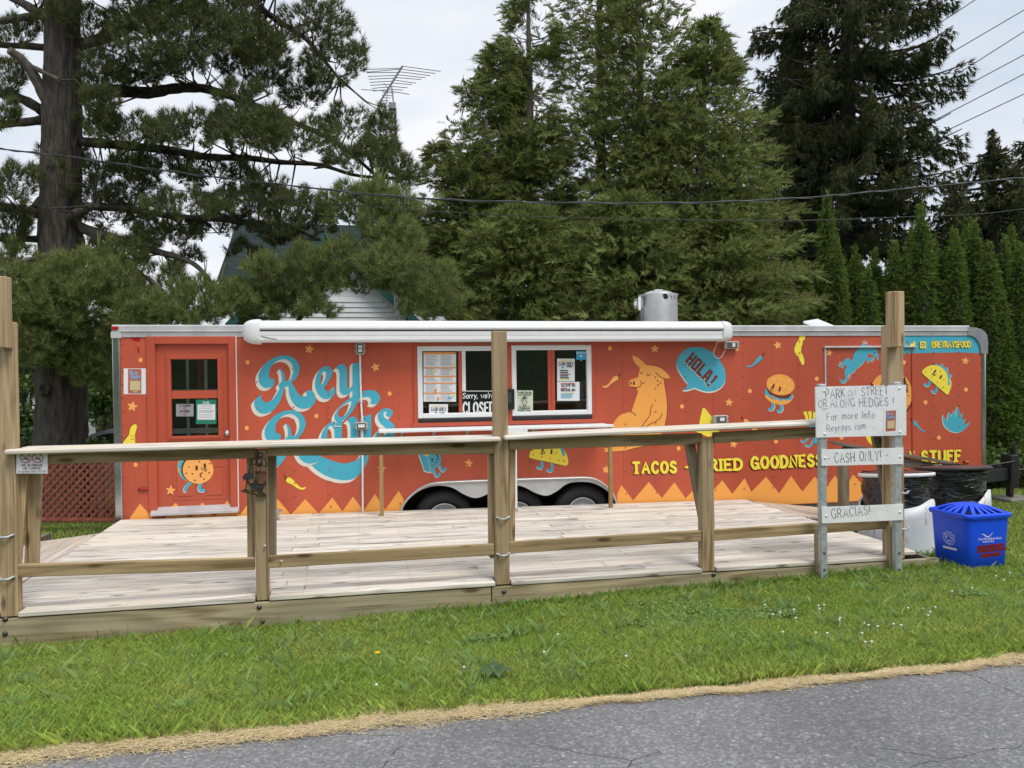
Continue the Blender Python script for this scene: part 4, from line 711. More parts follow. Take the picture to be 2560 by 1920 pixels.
decal('painted_cookie_sandwich', [(sweep(lg, -1.4, 1.6, 2), CREAM), (lg, TEAL), ([ell(*L5([(1010, 495)])[0], 40, 37, 36, .5)], ORANGE), ([S(L5, [(850, 390), (812, 430), (795, 480), (825, 520), (815, 560), (840, 600), (850, 640), (900, 660), (960, 690), (1010, 690), (1000, 390)])], TEAL), ([ell(*L5([(1055, 515)])[0], 38, 36, 36)], BROWN), ([ell(*L5([(1080, 522)])[0], 38.5, 35, 40)], ORANGE2),
     (sp_, DRED), ([ribbon(L5([(1058, 478), (1060, 515)]), 6), ribbon(L5([(1172, 448), (1174, 490)]), 5.6), ln(L5, [(1128, 490), (1132, 512), (1160, 520), (1190, 515), (1190, 540), (1172, 545)], 1.8), ln(L5, [(1138, 565), (1115, 575), (1110, 610), (1122, 615)], 2.6)], BROWN)], YD - .007, DO)
# notices behind the door light
def sheet(name, quad, base, layers, Y, parent=TR, **kw): return decal(name, [([quad], base)] + layers, Y, parent, **kw)
def lines(x0, x1, ys, w_=.8, jit=.35): return [ribbon([(x0, y), (x0 + (x1 - x0) * (1 - random.random() * jit), y)], w_, 1) for y in ys]
Q = lambda l, t, r, b: [(l, b), (r, b), (r, t), (l, t)]
YG = YD + .012
sheet('notice', Q(440, 1010, 484, 1041), GREY, [(text_px('NO SMOKING', (447, 1016), (476, 1016), 4, .24), INK), (text_px('NO VAPING', (450, 1030), (474, 1030), 4, .24), INK), ([[ell(462, 1020.6, 3.6, 3.6, 14), ell(462, 1020.6, 2.8, 2.8, 14)], [ell(462, 1036, 3.6, 3.6, 14), ell(462, 1036, 2.8, 2.8, 14)]], LRED)], YG - .001, DO, label='grey no smoking notice in the door light')
sheet('notice', Q(490, 999, 541, 1060), GREENP, [([Q(494, 1011, 538, 1049)], PAPER), (text_px('PASS', (508, 1009), (523, 1009), 4.5, .24), PAPER), (lines(497, 534, (1014, 1017, 1021, 1026, 1028.5, 1031, 1036, 1040, 1044), .7), GREY)], YG - .001, DO, label='green pass certificate in the door light')
# paper poster beside the door (its code square is left out)
sheet('poster', Q(309, 921, 365, 985.5), PAPER, [([Q(320, 922.5, 353.5, 984)], M('faded_red_print', (.45, .13, .08), .5)), (text_px('Rey', (326, 937), (345, 935), 9, .26), M('pale_blue_print', (.22, .42, .68), .5)), (text_px('Rays', (328, 947), (350, 945), 9, .26), bpy.data.materials['pale_blue_print']), ([Q(325, 952, 350.5, 976)], M('cream_print', (.62, .5, .28), .5)), ([Q(332, 978, 344, 981)], bpy.data.materials['cream_print'])], YT - .001, TR, label='white poster with a red panel beside the door')
for q in ([(326, 844), (350, 844), (350, 853.5), (338, 853), (331, 850)], [(338, 865), (341, 865), (341, 868), (338, 868)], [(343, 869), (348, 868), (348, 884), (344, 880)]): decal('tape_scrap', [([q], LRED)])
# ------------------------------------------------------------------ serving windows
mb = MB(); wx0, wx1, wz0, wz1 = rect(1033, 857, 1488, 1052)
for (a, b, c, d) in WIN: pass
mb.box((wx0, YT - .016, wz1 - .035), (wx1, YT - .001, wz1), 0, .003); mb.box((wx0, YT - .016, wz0), (WIN[0][0] - .012, YT - .001, wz1 - .035), 0, .003)
mb.box((WIN[1][1] + .012, YT - .016, wz0), (wx1, YT - .001, wz1 - .035), 0, .003); mb.box((WIN[0][1] + .012, YT - .016, wz0), (WIN[1][0] - .012, YT - .001, wz1 - .035), 0, .003)
mb.box((wx0 - .02, YT - .03, wz0 - .05), (wx1 + .02, YT - .001, wz0), 0, .004); mb.build('window_trim', RED2, TR)
for wi, (a, b, c, d) in enumerate(WIN):
    mb = MB(); ring(mb, a - .011, b + .011, c - .01, d + .01, .055, YT - .024, YT + .03, 0, .006)
    ring(mb, a + .03, b - .03, c + .03, d - .03, .02, YT - .012, YT + .028, 0, .003); FRM = mb.build('window', WHITE, TR)
    t = .515 if wi == 0 else .50
    mx_ = a + (b - a) * t
    mb = MB(); mb.box((mx_ - .006, YT - .006, c + .05), (mx_ + .04, YT + .02, d - .05), 0, .004); mb.box((mx_ - .05, YT - .008, c + .05), (mx_ - .007, YT + .02, d - .05), 1 if wi == 0 else 0, .004)
    mb.build('sash', [WHITE, RED2] if wi == 0 else [RED2, WHITE], FRM)
    for u0, u1, dy in ((a + .05, mx_ - .01, .012), (mx_ + .01, b - .05, .018)): mb = MB(); mb.box((u0, YT + dy, c + .048), (u1, YT + dy + .004, d - .048)); mb.build('pane', GLASS, FRM)
    mb = MB(); mb.box((a + .0, YT - .034, c - .06), (b + .01, YT - .002, c - .012), 0, .008); mb.build('drip_flap', BSTEEL, FRM)
    # room glimpsed inside: a counter edge and a thin steel strip
    mb = MB(); mb.box((a - .1, YT + .3, c + .12), (b + .1, YT + .49, c + .16)); mb.box((a + .3 * (b - a), YT + .46, d - .25), (a + .6 * (b - a), YT + .49, d - .24)); mb.build('inside_counter', M('steel_counter', (.16, .17, .17), .4, .3), TR)
K3 = Z(1000, 780, 3.19); YW = YT - .0055
def k3(l, t, r, b): (l, t), (r, b) = K3([(l, t), (r, b)]); return Q(l, t, r, b)
mp_ = [([k3(190, 320, 446, 338)], ORP), ([k3(190, y, 446, y + 11) for y in (440, 508, 562, 642)], ORP)]
for y0, y1 in ((346, 432), (455, 500), (524, 555), (578, 635), (658, 710)):
    tl = []
    for y in np.arange(y0, y1, 11):
        tl += lines(*[K3([(x, 0)])[0][0] for x in (206, 300)], [K3([(0, y)])[0][1]], .9) + lines(*[K3([(x, 0)])[0][0] for x in (325, 425)], [K3([(0, y)])[0][1]], .9)
    mp_.append((tl, GREY))
mp_.append(([ell(*K3([p])[0], 3.6, 3.6, 12) for p in ((304, 690), (285, 622))], ORP)); mp_.append(([ell(*K3([p])[0], 3.4, 2.4, 12) for p in ((430, 420), (428, 660), (266, 472), (420, 490))], YEL)); mp_.append(([ell(*K3([(397, 683)])[0], 5, 2.2, 12)], TEAL))
mb_ = MB(); mb_.poly([k3(176, 312, 458, 720)], lambda u, v: at(u, v, YW + .001)); BK = mb_.build('menu_backing', BLACK, TR)
sheet('menu_poster', k3(188, 320, 447, 715), PAPER, mp_, YW, TR, label='tall white menu with orange bands in the left window')
def cash(l, t, r, b, extra=()):
    (x0_, y0_), (x1_, y1_) = K3([(l, t), (r, b)]); w_ = x1_ - x0_; h_ = y1_ - y0_
    return w_, h_, x0_, y0_, x1_, y1_
w_, h_, x0_, y0_, x1_, y1_ = cash(232, 735, 382, 828)
sheet('cash_notice', Q(x0_, y0_, x1_, y1_), PAPER, [(text_px('CASH ONLY', (x0_ + 5, y0_ + 17), (x1_ - 5, y0_ + 17), 8.6, .17, .32), INK), ([Q(x0_ + 8, y0_ + 4, x1_ - 8, y0_ + 5.5), Q(x0_ + 8, y1_ - 3.5, x1_ - 8, y1_ - 2)], YEL), ([ell(x0_ + 17, y0_ + 21.5, 3.6, 2.2, 10)], TEAL), (text_px('AMIGO', (x0_ + 25, y0_ + 23.5), (x0_ + 38, y0_ + 23.5), 3, .28), INK)], YW)
(x0_, y0_), (x1_, y1_) = K3([(497, 628), (770, 820)])
sheet('closed_sign', Q(x0_, y0_, x1_, y1_), M('dark_sign_vinyl', (.008, .014, .01), .25), [([Q(x0_, y0_, x1_, y0_ + 1.6), Q(x0_, y1_ - 1.8, x1_, y1_)], PAPER), (text_px("Sorry, we're", (x0_ + 1, y0_ + 19), (x0_ + 78, y0_ + 18), 13, .15, slant=.1), PAPER), (text_px('CLOSED', (x0_ + 2.5, y0_ + 57.5), (x0_ + 79, y0_ + 57), 28, .155, .34), PAPER)], YW, TR, label='dark sign reading sorry we are closed')
(x0_, y0_), (x1_, y1_) = K3([(922, 625), (1060, 805)]); PG = M('farm_green_print', (.03, .09, .03), .6)
sheet('farm_poster', Q(x0_, y0_, x1_, y1_), M('cream_paper', (.62, .64, .52), .6), [(text_px('Proudly Serving', (x0_ + 4, y0_ + 7), (x1_ - 4, y0_ + 7), 4.4, .2) + text_px('Local Potatoes', (x0_ + 6, y0_ + 12), (x1_ - 5, y0_ + 12), 4, .2) + text_px('Thompson', (x0_ + 8, y0_ + 46), (x1_ - 7, y0_ + 46), 4.6, .22) + text_px('Potato Farm', (x0_ + 6, y0_ + 52.5), (x1_ - 5, y0_ + 52.5), 4.6, .22), PG),
      ([[ell(x0_ + 22, y0_ + 29, 5.4, 7, 16), ell(x0_ + 22, y0_ + 29, 4.4, 6, 16)], ribbon([(x0_ + 14, y0_ + 21), (x0_ + 30, y0_ + 19)], 1.6), [(x0_ + 17.5, y0_ + 20), (x0_ + 20, y0_ + 14.5), (x0_ + 25, y0_ + 14.5), (x0_ + 27, y0_ + 19)], ribbon([(x0_ + 17, y0_ + 28), (x0_ + 14, y0_ + 25)], 1.2), ribbon([(x0_ + 27, y0_ + 27), (x0_ + 30, y0_ + 31)], 1.2), ribbon([(x0_ + 20, y0_ + 35.5), (x0_ + 19, y0_ + 39)], 2), ribbon([(x0_ + 24, y0_ + 35.5), (x0_ + 25.5, y0_ + 39)], 2), ribbon([(x0_ + 8, y0_ + 40), (x0_ + 36, y0_ + 40)], 1)], PG)], YW)
(x0_, y0_), (x1_, y1_) = K3([(1253, 372), (1393, 553)])
sheet('cash_poster', Q(x0_, y0_, x1_, y1_), PAPER, [(text_px('CASH ONLY', (x0_ + 4, y0_ + 17), (x1_ - 3.5, y0_ + 17), 8.6, .17, .32), INK), ([Q(x0_ + 7, y0_ + 3.5, x1_ - 7, y0_ + 5), Q(x0_ + 7, y1_ - 5, x1_ - 7, y1_ - 3.5)], YEL), ([ell(x0_ + 14, y0_ + 22, 3.4, 2.4, 10)], TEAL), (text_px('AMIGOS', (x0_ + 23, y0_ + 21), (x0_ + 37, y0_ + 21), 3, .28) + lines(x0_ + 8, x0_ + 32, (y0_ + 30, y0_ + 35, y0_ + 43, y0_ + 48), 2.4, .3), INK), (lines(x0_ + 8, x0_ + 34, (y0_ + 39,), 1.6, .1), LRED)], YW)
(x0_, y0_), (x1_, y1_) = K3([(1253, 557), (1432, 708)])
sheet('hours_poster', Q(x0_, y0_, x1_, y1_), PAPER, [(text_px('11AM UNTIL 7PM', (x0_ + 10, y0_ + 12.5), (x1_ - 11, y0_ + 12), 5.6, .22) + text_px('11AM UNTIL 4PM', (x0_ + 10, y0_ + 23.5), (x1_ - 11, y0_ + 23), 5.6, .22), INK), (lines(x0_ + 10, x1_ - 12, (y0_ + 4.5,), 2, .02) + lines(x0_ + 10, x0_ + 24, (y0_ + 16,), 2, .02), LRED), ([Q(x0_ + 14, y0_ + 26, x1_ - 14, y0_ + 27.2)], YEL), (lines(x0_ + 10, x1_ - 8, (y0_ + 30, y0_ + 33, y0_ + 36, y0_ + 39), 1.4), TEAL)], YW)
z_ = K3([(1405, 312), (1483, 312), (1483, 380), (1455, 380), (1445, 396), (1437, 380), (1405, 380)])
sheet('window_sticker', z_, M('bright_blue_print', (.05, .38, .62), .4), [(text_px('REVIEW US', (K3([(1409, 334)])[0]), (K3([(1479, 332)])[0]), 4, .2), PAPER), ([ell(*K3([(1444, 350)])[0], 3, 3, 12)], PAPER)], YW)
for q in (k3(1073, 492, 1094, 517), k3(1145, 490, 1166, 516)): decal('inside_card', [([q], GREY)], YT + .4)
x0_, x1_, z0_, z1_ = rect(*[c for p in K3([(853, 612), (913, 780)]) for c in p], YT - .06)
mb = MB(); mb.box((x0_ - .05, YT - .075, z0_), (x1_, YT - .017, z1_), 0, .012); mb.box((x0_ - .04, YT - .08, z0_ + .08), (x1_ - .04, YT - .074, z1_ - .05), 1, .002); mb.build('card_reader_box', [BLACK, M('dark_screen', (.05, .055, .06), .2)], TR)
c = at(1452, 1022, YT + .25); mb = MB(); mb.lathe([(0, -.08), (.075, -.08), (.095, .07), (.1, .075), (.09, .075), (.072, -.07), (0, -.07)], (c[0], YT + .22, c[2]), 20); tag(mb.build('white_bucket', WHITE), 'white bucket standing inside the right serving window', 'bucket')
# ------------------------------------------------------------------ rolled awning
ax0, ax1 = at(648, 820, YT - .22)[0], at(1806, 820, YT - .22)[0]; azt, azm, azb = 2.285, 2.175, 2.03
AW = MB(); prof = [(YT - .03, azm), (YT - .27, azm), (YT - .285, azm + .02)] + [(YT - .16 + .13 * math.cos(a), azm + .015 + .095 * math.sin(a)) for a in np.linspace(math.pi, math.pi * .45, 8)] + [(YT - .03, azt - .005)]
AW.prism(prof, lambda u, v: (ax0, u, v), (ax1 - ax0, 0, 0)); AWN = AW.build('awning', WHITE, TR)
mb = MB(); prof = [(YT - .03, azm - .016), (YT - .26, azm - .016), (YT - .27, azm - .03), (YT - .268, azm - .065), (YT - .262, azm - .067), (YT - .262, azm - .071), (YT - .27, azm - .073), (YT - .272, azb + .03), (YT - .255, azb + .006), (YT - .2, azb), (YT - .03, azb + .01)]
mb.prism(prof, lambda u, v: (ax0 - .0, u, v), (ax1 - ax0, 0, 0)); mb.build('lead_rail', WHITE, AWN)
mb = MB(); mb.box((ax0 + .01, YT - .2, azm - .017), (ax1 - .01, YT - .05, azm + .001)); mb.build('roller_gap', BLACK, AWN)
for sg, xa_, xb_ in ((-1, at(603, 820, YT - .2)[0], ax0 + .012), (1, at(1834, 820, YT - .2)[0], ax1 - .012)):
    mb = MB(); n_ = 9; secs = []
    for k in range(n_):
        t = k / (n_ - 1); f = math.sqrt(max(0, 1 - t ** 2.6)); x = xb_ + (xa_ - xb_) * t
        zc, hh = 2.155, (.143 if sg < 0 else .132) * (.25 + .75 * f); yy0, yy1 = YT - .03, YT - .05 - .245 * (.3 + .7 * f)
        loop = []
        for q in range(20):
            a = 2 * math.pi * q / 20; cx, sy = math.cos(a), math.sin(a)
            loop.append((x, (yy0 + yy1) / 2 + (yy0 - yy1) / 2 * math.copysign(abs(cx) ** .5, cx), zc + hh * math.copysign(abs(sy) ** .55, sy)))
        secs.append(loop)
    vs = [p for l in secs for p in l]; mb.add(vs, [(i * 20 + q, i * 20 + (q + 1) % 20, (i + 1) * 20 + (q + 1) % 20, (i + 1) * 20 + q) for i in range(n_ - 1) for q in range(20)], 0, True)
    mb.add(secs[0], [tuple(range(20))]); mb.add(secs[-1], [tuple(range(20))]); mb.build('end_cap', WHITE, AWN)
decal('scuff_mark', [([ln(Z(600, 760, 3.0729), [(165, 248), (220, 262), (278, 272)], 3)], GREY)], YT - .2725, AWN)
# ------------------------------------------------------------------ sockets, conduit, lamps, cable
def wbox(l, t, r, b, dep, inner, nm, covers=True):
    x0_, x1_, z0_, z1_ = rect(l, t, r, b, YT - dep); mb = MB(); mb.box((x0_, YT - dep, z0_), (x1_, YT - .002, z1_), 0, .012)
    w_, h_ = x1_ - x0_, z1_ - z0_
    mb.box((x0_ + w_ * .14, YT - dep - .004, z0_ + h_ * .12), (x1_ - w_ * .14, YT - dep + .004, z1_ - h_ * .12), 1, .003)
    for p in ((-.008, .25), (-.008, .7), (1, .25), (1, .7)):
        xx = x0_ + p[0] if p[0] <= 0 else x1_; mb.box((xx - .004, YT - dep + .01, z0_ + h_ * p[1]), (xx + .012, YT - dep + .03, z0_ + h_ * p[1] + .018), 0, .003)
    for cx, cz, rx_, rz_ in inner: mb.box((x0_ + w_ * (cx - rx_), YT - dep - .009, z0_ + h_ * (cz - rz_)), (x0_ + w_ * (cx + rx_), YT - dep - .004, z0_ + h_ * (cz + rz_)), 2, .004)
    return mb.build(nm, [CLEARP, GREYP if nm == 'x' else M('dark_socket_plate', (.10, .10, .095), .5), PAPER], TR)
wbox(889, 857, 912, 887, .06, ((.5, .68, .22, .13), (.5, .36, .22, .13)), 'outdoor_socket'); wbox(888, 1055, 919, 1075, .06, ((.5, .5, .26, .2),), 'outdoor_socket')
wbox(1813, 853, 1848, 872, .07, ((.6, .5, .1, .25),), 'outdoor_socket'); wbox(1786, 1038, 1821, 1059, .07, ((.55, .5, .16, .2),), 'outdoor_socket')
mb = MB(); mb.tube([at(900, 886, YT - .02), at(901.5, 960, YT - .02), at(903, 1008, YT - .02), at(905.5, 1056, YT - .02)], .0115, 10); mb.tube([at(905.5, 1075, YT - .02), at(906, 1110, YT - .02), at(907, 1290, YT - .02)], .0125, 10)
CO = mb.build('conduit', WHITE, TR)
for px, py in ((901.3, 924), (903, 1006)): mb = MB(); p = at(px, py, YT - .02); mb.box((p[0] - .035, YT - .012, p[2] - .008), (p[0] + .035, YT - .002, p[2] + .008), 0, .003); mb.tube([p + np.array((-.02, .012, 0)), p + np.array((-.012, -.012, 0)), p + np.array((.012, -.012, 0)), p + np.array((.02, .012, 0))], .004, 6); mb.build('conduit_clip', GALV, CO)
mb = MB(); mb.tube([at(u, v, YT - (.03 if u > 1788 else .1)) for u, v in spline(E9([(1048, 100), (1030, 190), (985, 300), (960, 400), (985, 470), (1060, 515), (1130, 490), (1190, 390), (1250, 290), (1335, 228)]), False, 4)], .0045, 6); mb.build('loose_cable', WHITE, TR)
# hatch edge trim on the right part
h0 = at(2058, 868, YT); h1 = at(2288, 867, YT)
mb = MB(); mb.box((h0[0], YT - .035, h0[2] - .012), (h1[0], YT - .001, h0[2] + .012), 0, .004); mb.build('hatch_drip_rail', ALUM, TR)
mb = MB(); a = at(2061, 960, YT)[0]; mb.box((a, YT - .016, .25), (a + .022, YT - .001, h0[2] - .014), 0, .003); mb.build('hatch_trim', ALUM, TR)
mb = MB(); a = at(2278.5, 960, YT)[0]; mb.box((a, YT - .016, .25), (a + .02, YT - .001, h0[2] - .014), 0, .003); mb.build('hatch_trim', RED2, TR)
# ------------------------------------------------------------------ roof gear
c = at(1646, 795, 10.2); rr = .265; zb_ = 2.2; zt2 = at(1646, 732, 10.2 - rr)[2]
mb = MB(); mb.lathe([(rr - .006, zb_), (rr - .006, zb_ + .02), (rr, zb_ + .02), (rr, zt2 - .012), (rr + .016, zt2 - .008), (rr + .016, zt2), (rr - .005, zt2 + .004)], (c[0], 10.2, 0), 36); VT = mb.build('exhaust_fan', ALU, TR)
mb = MB(); mb.lathe([(rr - .006, zt2 + .003), (.2, zt2 + .012), (.185, zt2 + .03), (.13, zt2 + .05), (0, zt2 + .058)], (c[0], 10.2, 0), 32); mb.box((c[0] - .06, 10.17, zt2 + .055), (c[0] + .06, 10.2, zt2 + .075), 0, .004); mb.build('fan_lid', ALUM, VT)
p = at(1664, 742, 10.2 - rr); mb = MB(); mb.tube([(p[0], 10.2 - rr + .03, p[2]), (p[0], 10.2 - rr - .012, p[2])], .034, 16); mb.build('cable_gland', BLACK, VT)
mb = MB(); mb.box((c[0] - rr - .075, 10.1, zt2 - .19), (c[0] - rr + .01, 10.25, zt2 - .06), 0, .006); mb.box((c[0] - rr - .1, 10.12, zt2 - .16), (c[0] - rr - .075, 10.2, zt2 - .1), 1, .008); mb.build('switch_box', [GREYP, WHITE], VT)
mb = MB(); mb.tube([(c[0] - rr - .02, 10.18, zt2 - .19), (c[0] - rr - .02, 10.18, zb_)], .014, 8); mb.build('cable_tail', RUST, VT)
decal('maker_label', [([[(1596, 742), (1602, 740.5), (1602, 774.5), (1596.5, 776)]], PAPER)], 10.2 - rr + .068, VT)
mb = MB()
for px in (1606.5, 1622.5, 1680, 1691.5):
    for py in (741, 746):
        p = at(px, py, 10.2 - rr); dx_ = p[0] - c[0]; dx_ = max(-rr, min(rr, dx_)); yy = 10.2 - math.sqrt(max(0, rr * rr - dx_ * dx_)); mb.lathe([(0, -.008), (.006, -.006), (.007, .004)], (c[0] + dx_, yy, p[2]), 6, axis='y')
mb.build('fan_rivets', RUST, VT, kind='stuff')
l0, l1, l2, l3 = at(2008, 803, 9.9), at(2044, 797, 10.3), at(2088, 815, 10.3), at(2052, 818, 9.9)
mb = MB(); q = [np.array(v) for v in (l0, l1, l2, l3)]; dn = np.array((.01, 0, -.03)); mb.add(q + [v + dn for v in q], [(0, 1, 2, 3), (7, 6, 5, 4), (0, 4, 5, 1), (1, 5, 6, 2), (2, 6, 7, 3), (3, 7, 4, 0)]); RV = mb.build('roof_vent_lid', WHITE, TR)
cx_ = (l2[0] + l0[0]) / 2; mb = MB(); mb.box((l3[0] - .42, 9.9, 2.2), (l3[0] + .02, 10.3, 2.235), 0, .008); mb.tube([(l3[0] - .2, 10., 2.23), (cx_, 10.05, 2.31)], .008, 6); mb.build('vent_base', WHITE, RV)
# ------------------------------------------------------------------ wheels and fender
def fen(u, v): return at(u, v, YT - .03)
low = spline([(1001, 1290), (1012, 1262), (1031, 1240), (1060, 1222), (1094, 1214), (1130, 1219), (1160, 1236), (1188, 1245), (1215, 1237), (1245, 1219), (1275, 1212), (1308, 1217), (1340, 1233), (1367, 1239), (1392, 1228), (1415, 1211), (1439, 1205), (1475, 1206), (1505, 1218), (1527, 1236), (1540, 1260), (1543, 1278)], False, 5)
up_ = spline([(1543.5, 1278), (1540, 1250), (1527, 1225), (1501, 1202), (1470, 1192), (1407, 1193), (1270, 1197), (1141, 1202), (1085, 1206), (1056, 1216), (1030, 1234), (1008, 1260), (1000, 1290)], False, 5)
mb = MB(); mb.prism([p for p in low] + [p for p in up_], fen, (0, .03, 0)); FN = mb.build('fender', ALUM, TR)
mb = MB(); mb.tube([at(u, v + 3, YT - .045) for u, v in up_], .014, 8); mb.build('fender_lip', ALU, FN)
mb = MB()
for px in np.linspace(1070, 1500, 9): v = np.interp(px, [p[0] for p in up_[::-1]], [p[1] for p in up_[::-1]]); q = at(px, v + 7, YT - .031); mb.lathe([(0, -.006), (.007, -.004), (.008, 0)], q, 6, axis='y')
mb.build('fender_screws', GALV, FN, kind='stuff')
YWH = YT + .06
for px, py in ((1110, 1226), (1292, 1222), (1457, 1212)):
    top = at(px, py, YWH); R_ = .365; cz = top[2] - R_; cx_ = top[0]
    WH = bpy.data.objects.new('wheel', None); COL.objects.link(WH); WH.parent = TR; WH.matrix_parent_inverse = Matrix.Translation(TR.location).inverted()
    mb = MB(); mb.lathe([(.205, .03), (.215, .0), (.25, -.012), (.31, -.006), (.345, .012), (.362, .035), (R_, .06), (R_, .17), (.35, .2), (.3, .21), (.21, .2)], (cx_, YWH, cz), 40, axis='y')
    for k in range(48):
        a = 2 * math.pi * k / 48; u = np.array((math.cos(a), 0, math.sin(a))); t_ = np.array((-math.sin(a), 0, math.cos(a)))
        b0 = np.array((cx_, YWH, cz)) + u * (R_ - .002); vs = [b0 - t_ * .014 + np.array((0, .05, 0)), b0 + t_ * .014 + np.array((0, .05, 0)), b0 + t_ * .014 + np.array((0, .18, 0)), b0 - t_ * .014 + np.array((0, .18, 0))]
        mb.add(vs + [v + u * .009 for v in vs], [(4, 5, 6, 7), (0, 1, 5, 4), (1, 2, 6, 5), (2, 3, 7, 6), (3, 0, 4, 7)])
    o = link('tyre', mb.mesh('tyre', RUBBER), WH, local=True)
    mb = MB(); mb.lathe([(.206, .025), (.2, .012), (.19, .012), (.18, .05), (.12, .075), (.1, .06), (.07, .05), (.06, .03), (0, .03)], (cx_, YWH, cz), 32, axis='y'); link('rim', mb.mesh('rim', WHITE), WH, local=True)
# ------------------------------------------------------------------ drawbar at the nose
hz = .02; mb = MB(); c_ = (X1 + .02)
mb.bar((c_ - .4, YT + .45, -.0), (c_ + 1.65, 10.4, -.0), .075, .19, ch=.006); mb.bar((c_ - .4, TY1 - .45, -.0), (c_ + 1.65, 10.62, -.0), .075, .19, ch=.006); HT = mb.build('drawbar', BSTEEL, TR)
p = at(2531, 1180, 10.3); jx = p[0]
mb = MB(); mb.box((jx - .1, 10.22, -.22), (jx + .05, 10.42, .3), 0, .01); mb.box((jx - .07, 10.25, -.36), (jx - .02, 10.36, -.2), 0, .006); mb.box((jx - .02, 10.24, .28), (jx + .02, 10.30, .44), 0, .004); mb.tube([(jx - .06, 10.26, .30), (jx - .09, 10.2, .45), (jx - .03, 10.2, .5)], .014, 8); mb.tube([(jx + .04, 10.3, .05), (jx + .3, 10.2, .07)], .022, 8); mb.build('jack', BSTEEL, HT)
mb = MB()
for k in range(13):
    c = np.array((jx - .13 + .03 * math.sin(k * .5), 10.17, .14 - k * .038)); a = np.array((1, 0, 0)) if k % 2 else np.array((.2, 1, 0))
    mb.tube([c + a * .014 * math.cos(t) + np.array((0, 0, .028 * math.sin(t))) for t in np.linspace(0, 2 * math.pi, 9)], .006, 5)
mb.build('safety_chain', RUST, HT)
mb = MB(); mb.tube([(c_ + .05, YT + .62, .09), (c_ + .35, YT + .85, .075), (c_ + .6, 10.2, .1), (c_ + .82, 10.3, .12), (jx - .05, 10.2, .2)], .016, 8); mb.build('wiring_loom', BLACK, HT)
mb = MB(); mb.box((jx - .22, 10.1, -.46), (jx + .3, 10.55, -.37), 0, .02); tag(mb.build('paving_slab', M('concrete', (.2, .19, .165), .9, var=.2, vs=8, bump=.3)), 'weathered concrete slab under the trailer jack', 'slab')
# ------------------------------------------------------------------ serving counter
YS = YT - .38
SV = empty('serving_counter', (1.6, YS, 0), 'narrow white serving counter on posts below the trailer windows', 'counter')
sx0, sx1 = at(947, 1073, YS)[0], at(1535, 1062, YS)[0]; zs = at(1240, 1069, YS)[2]
mb = MB(); mb.box((sx0, YS, zs - .032), (sx1, YS + .14, zs), 0, .006); mb.build('counter_board', WPAINT, SV); mb = MB(); mb.box((sx0, YS + .148, zs - .034), (sx1 - .02, YT - .03, zs - .002), 0, .006); mb.build('counter_board', WPAINT, SV)
for px in (1005, 1087, 1172, 1339, 1418, 1500):
    a = at(px, 1085, YS + .2)[0]; mb = MB(); mb.tube([(a, YT - .02, zs - .25), (a, YT - .03, zs - .12), (a, YT - .12, zs - .06), (a, YS + .08, zs - .04)], .011, 6); mb.box((a - .015, YT - .006, zs - .28), (a + .015, YT - .002, zs - .04)); mb.build('bracket', GALV, SV)
WTAN = wood('bare_softwood', (.24, .15, .065), (.42, .28, .13), (.36, .24, .11), 'z', rand=.06)
for px, w_, m in ((953, .045, WTAN), (1526, .045, WTAN)):
    a = at(px, 1180, YS + .05)[0]; mb = MB(); mb.box((a - w_ / 2, YS + .03, -.01), (a + w_ / 2, YS + .07, zs - .034), 0, .003); mb.build('leg', m, SV)
a = at(1286, 1200, YS)[0]; mb = MB(); mb.box((a - .033, YS + .0, .06), (a + .033, YS + .06, zs - .035), 0, .004); mb.build('leg', WHITE, SV, label='thick white leg'); mb = MB(); mb.box((a - .04, YS - .005, .0), (a + .04, YS + .065, .06), 0, .004); mb.build('post_foot', GALV, SV)
x0_, x1_, z0_, z1_ = rect(1268, 1068, 1319, 1085, YS - .012); mb = MB(); mb.box((x0_, YS - .014, z0_), (x1_, YS - .002, z1_), 0, .003); mb.build('patch_plate', WPAINT, SV)

# ================================================================== the deck
W_DECK = wood('bleached_deck_wood', (.40, .36, .31), (.77, .735, .675), (.64, .575, .485), 'x', rand=.15)
W_RAMP = wood('bleached_ramp_wood', (.36, .31, .27), (.58, .50, .43), (.52, .43, .33), 'y', rand=.12)
W_RAIL = wood('treated_rail_wood', (.18, .125, .06), (.43, .325, .18), (.36, .265, .14), 'x', rand=.10)
W_POST = wood('treated_post_wood', (.25, .168, .086), (.52, .385, .228), (.41, .31, .19), 'z', rand=.10)
W_SKIRT = wood('treated_skirt_wood', (.22, .17, .085), (.50, .42, .27), (.34, .31, .22), 'x', rand=.05, gs=.8)
W_LEDGE = wood('bleached_ledge_wood', (.52, .47, .41), (.80, .76, .70), (.70, .62, .50), 'x', rand=.05)
W_GREY = wood('greyed_wood', (.13, .105, .08), (.26, .215, .17), (.20, .165, .125), 'x', rand=.08); W_GREYZ = wood('greyed_post_wood', (.15, .115, .075), (.29, .235, .165), (.22, .175, .12), 'z', rand=.08)
DK = empty('wooden_deck', (1., 7.6, -.2), 'low bleached wooden deck in front of the red trailer', 'deck')
YF, YB = 5.905, 9.27
def dz(x, y): t = (y - YF) / (YB - YF); return .012 + t * (.022 - .0125 * x) if y > YF else .012
rows_ = 23; pitch = (YB - YF) / rows_
post_x = [at(p, 1300, 5.93)[0] for p in (-4, 40, 638, 668, 1238, 1273, 1755, 1786, 2222, 2262)]
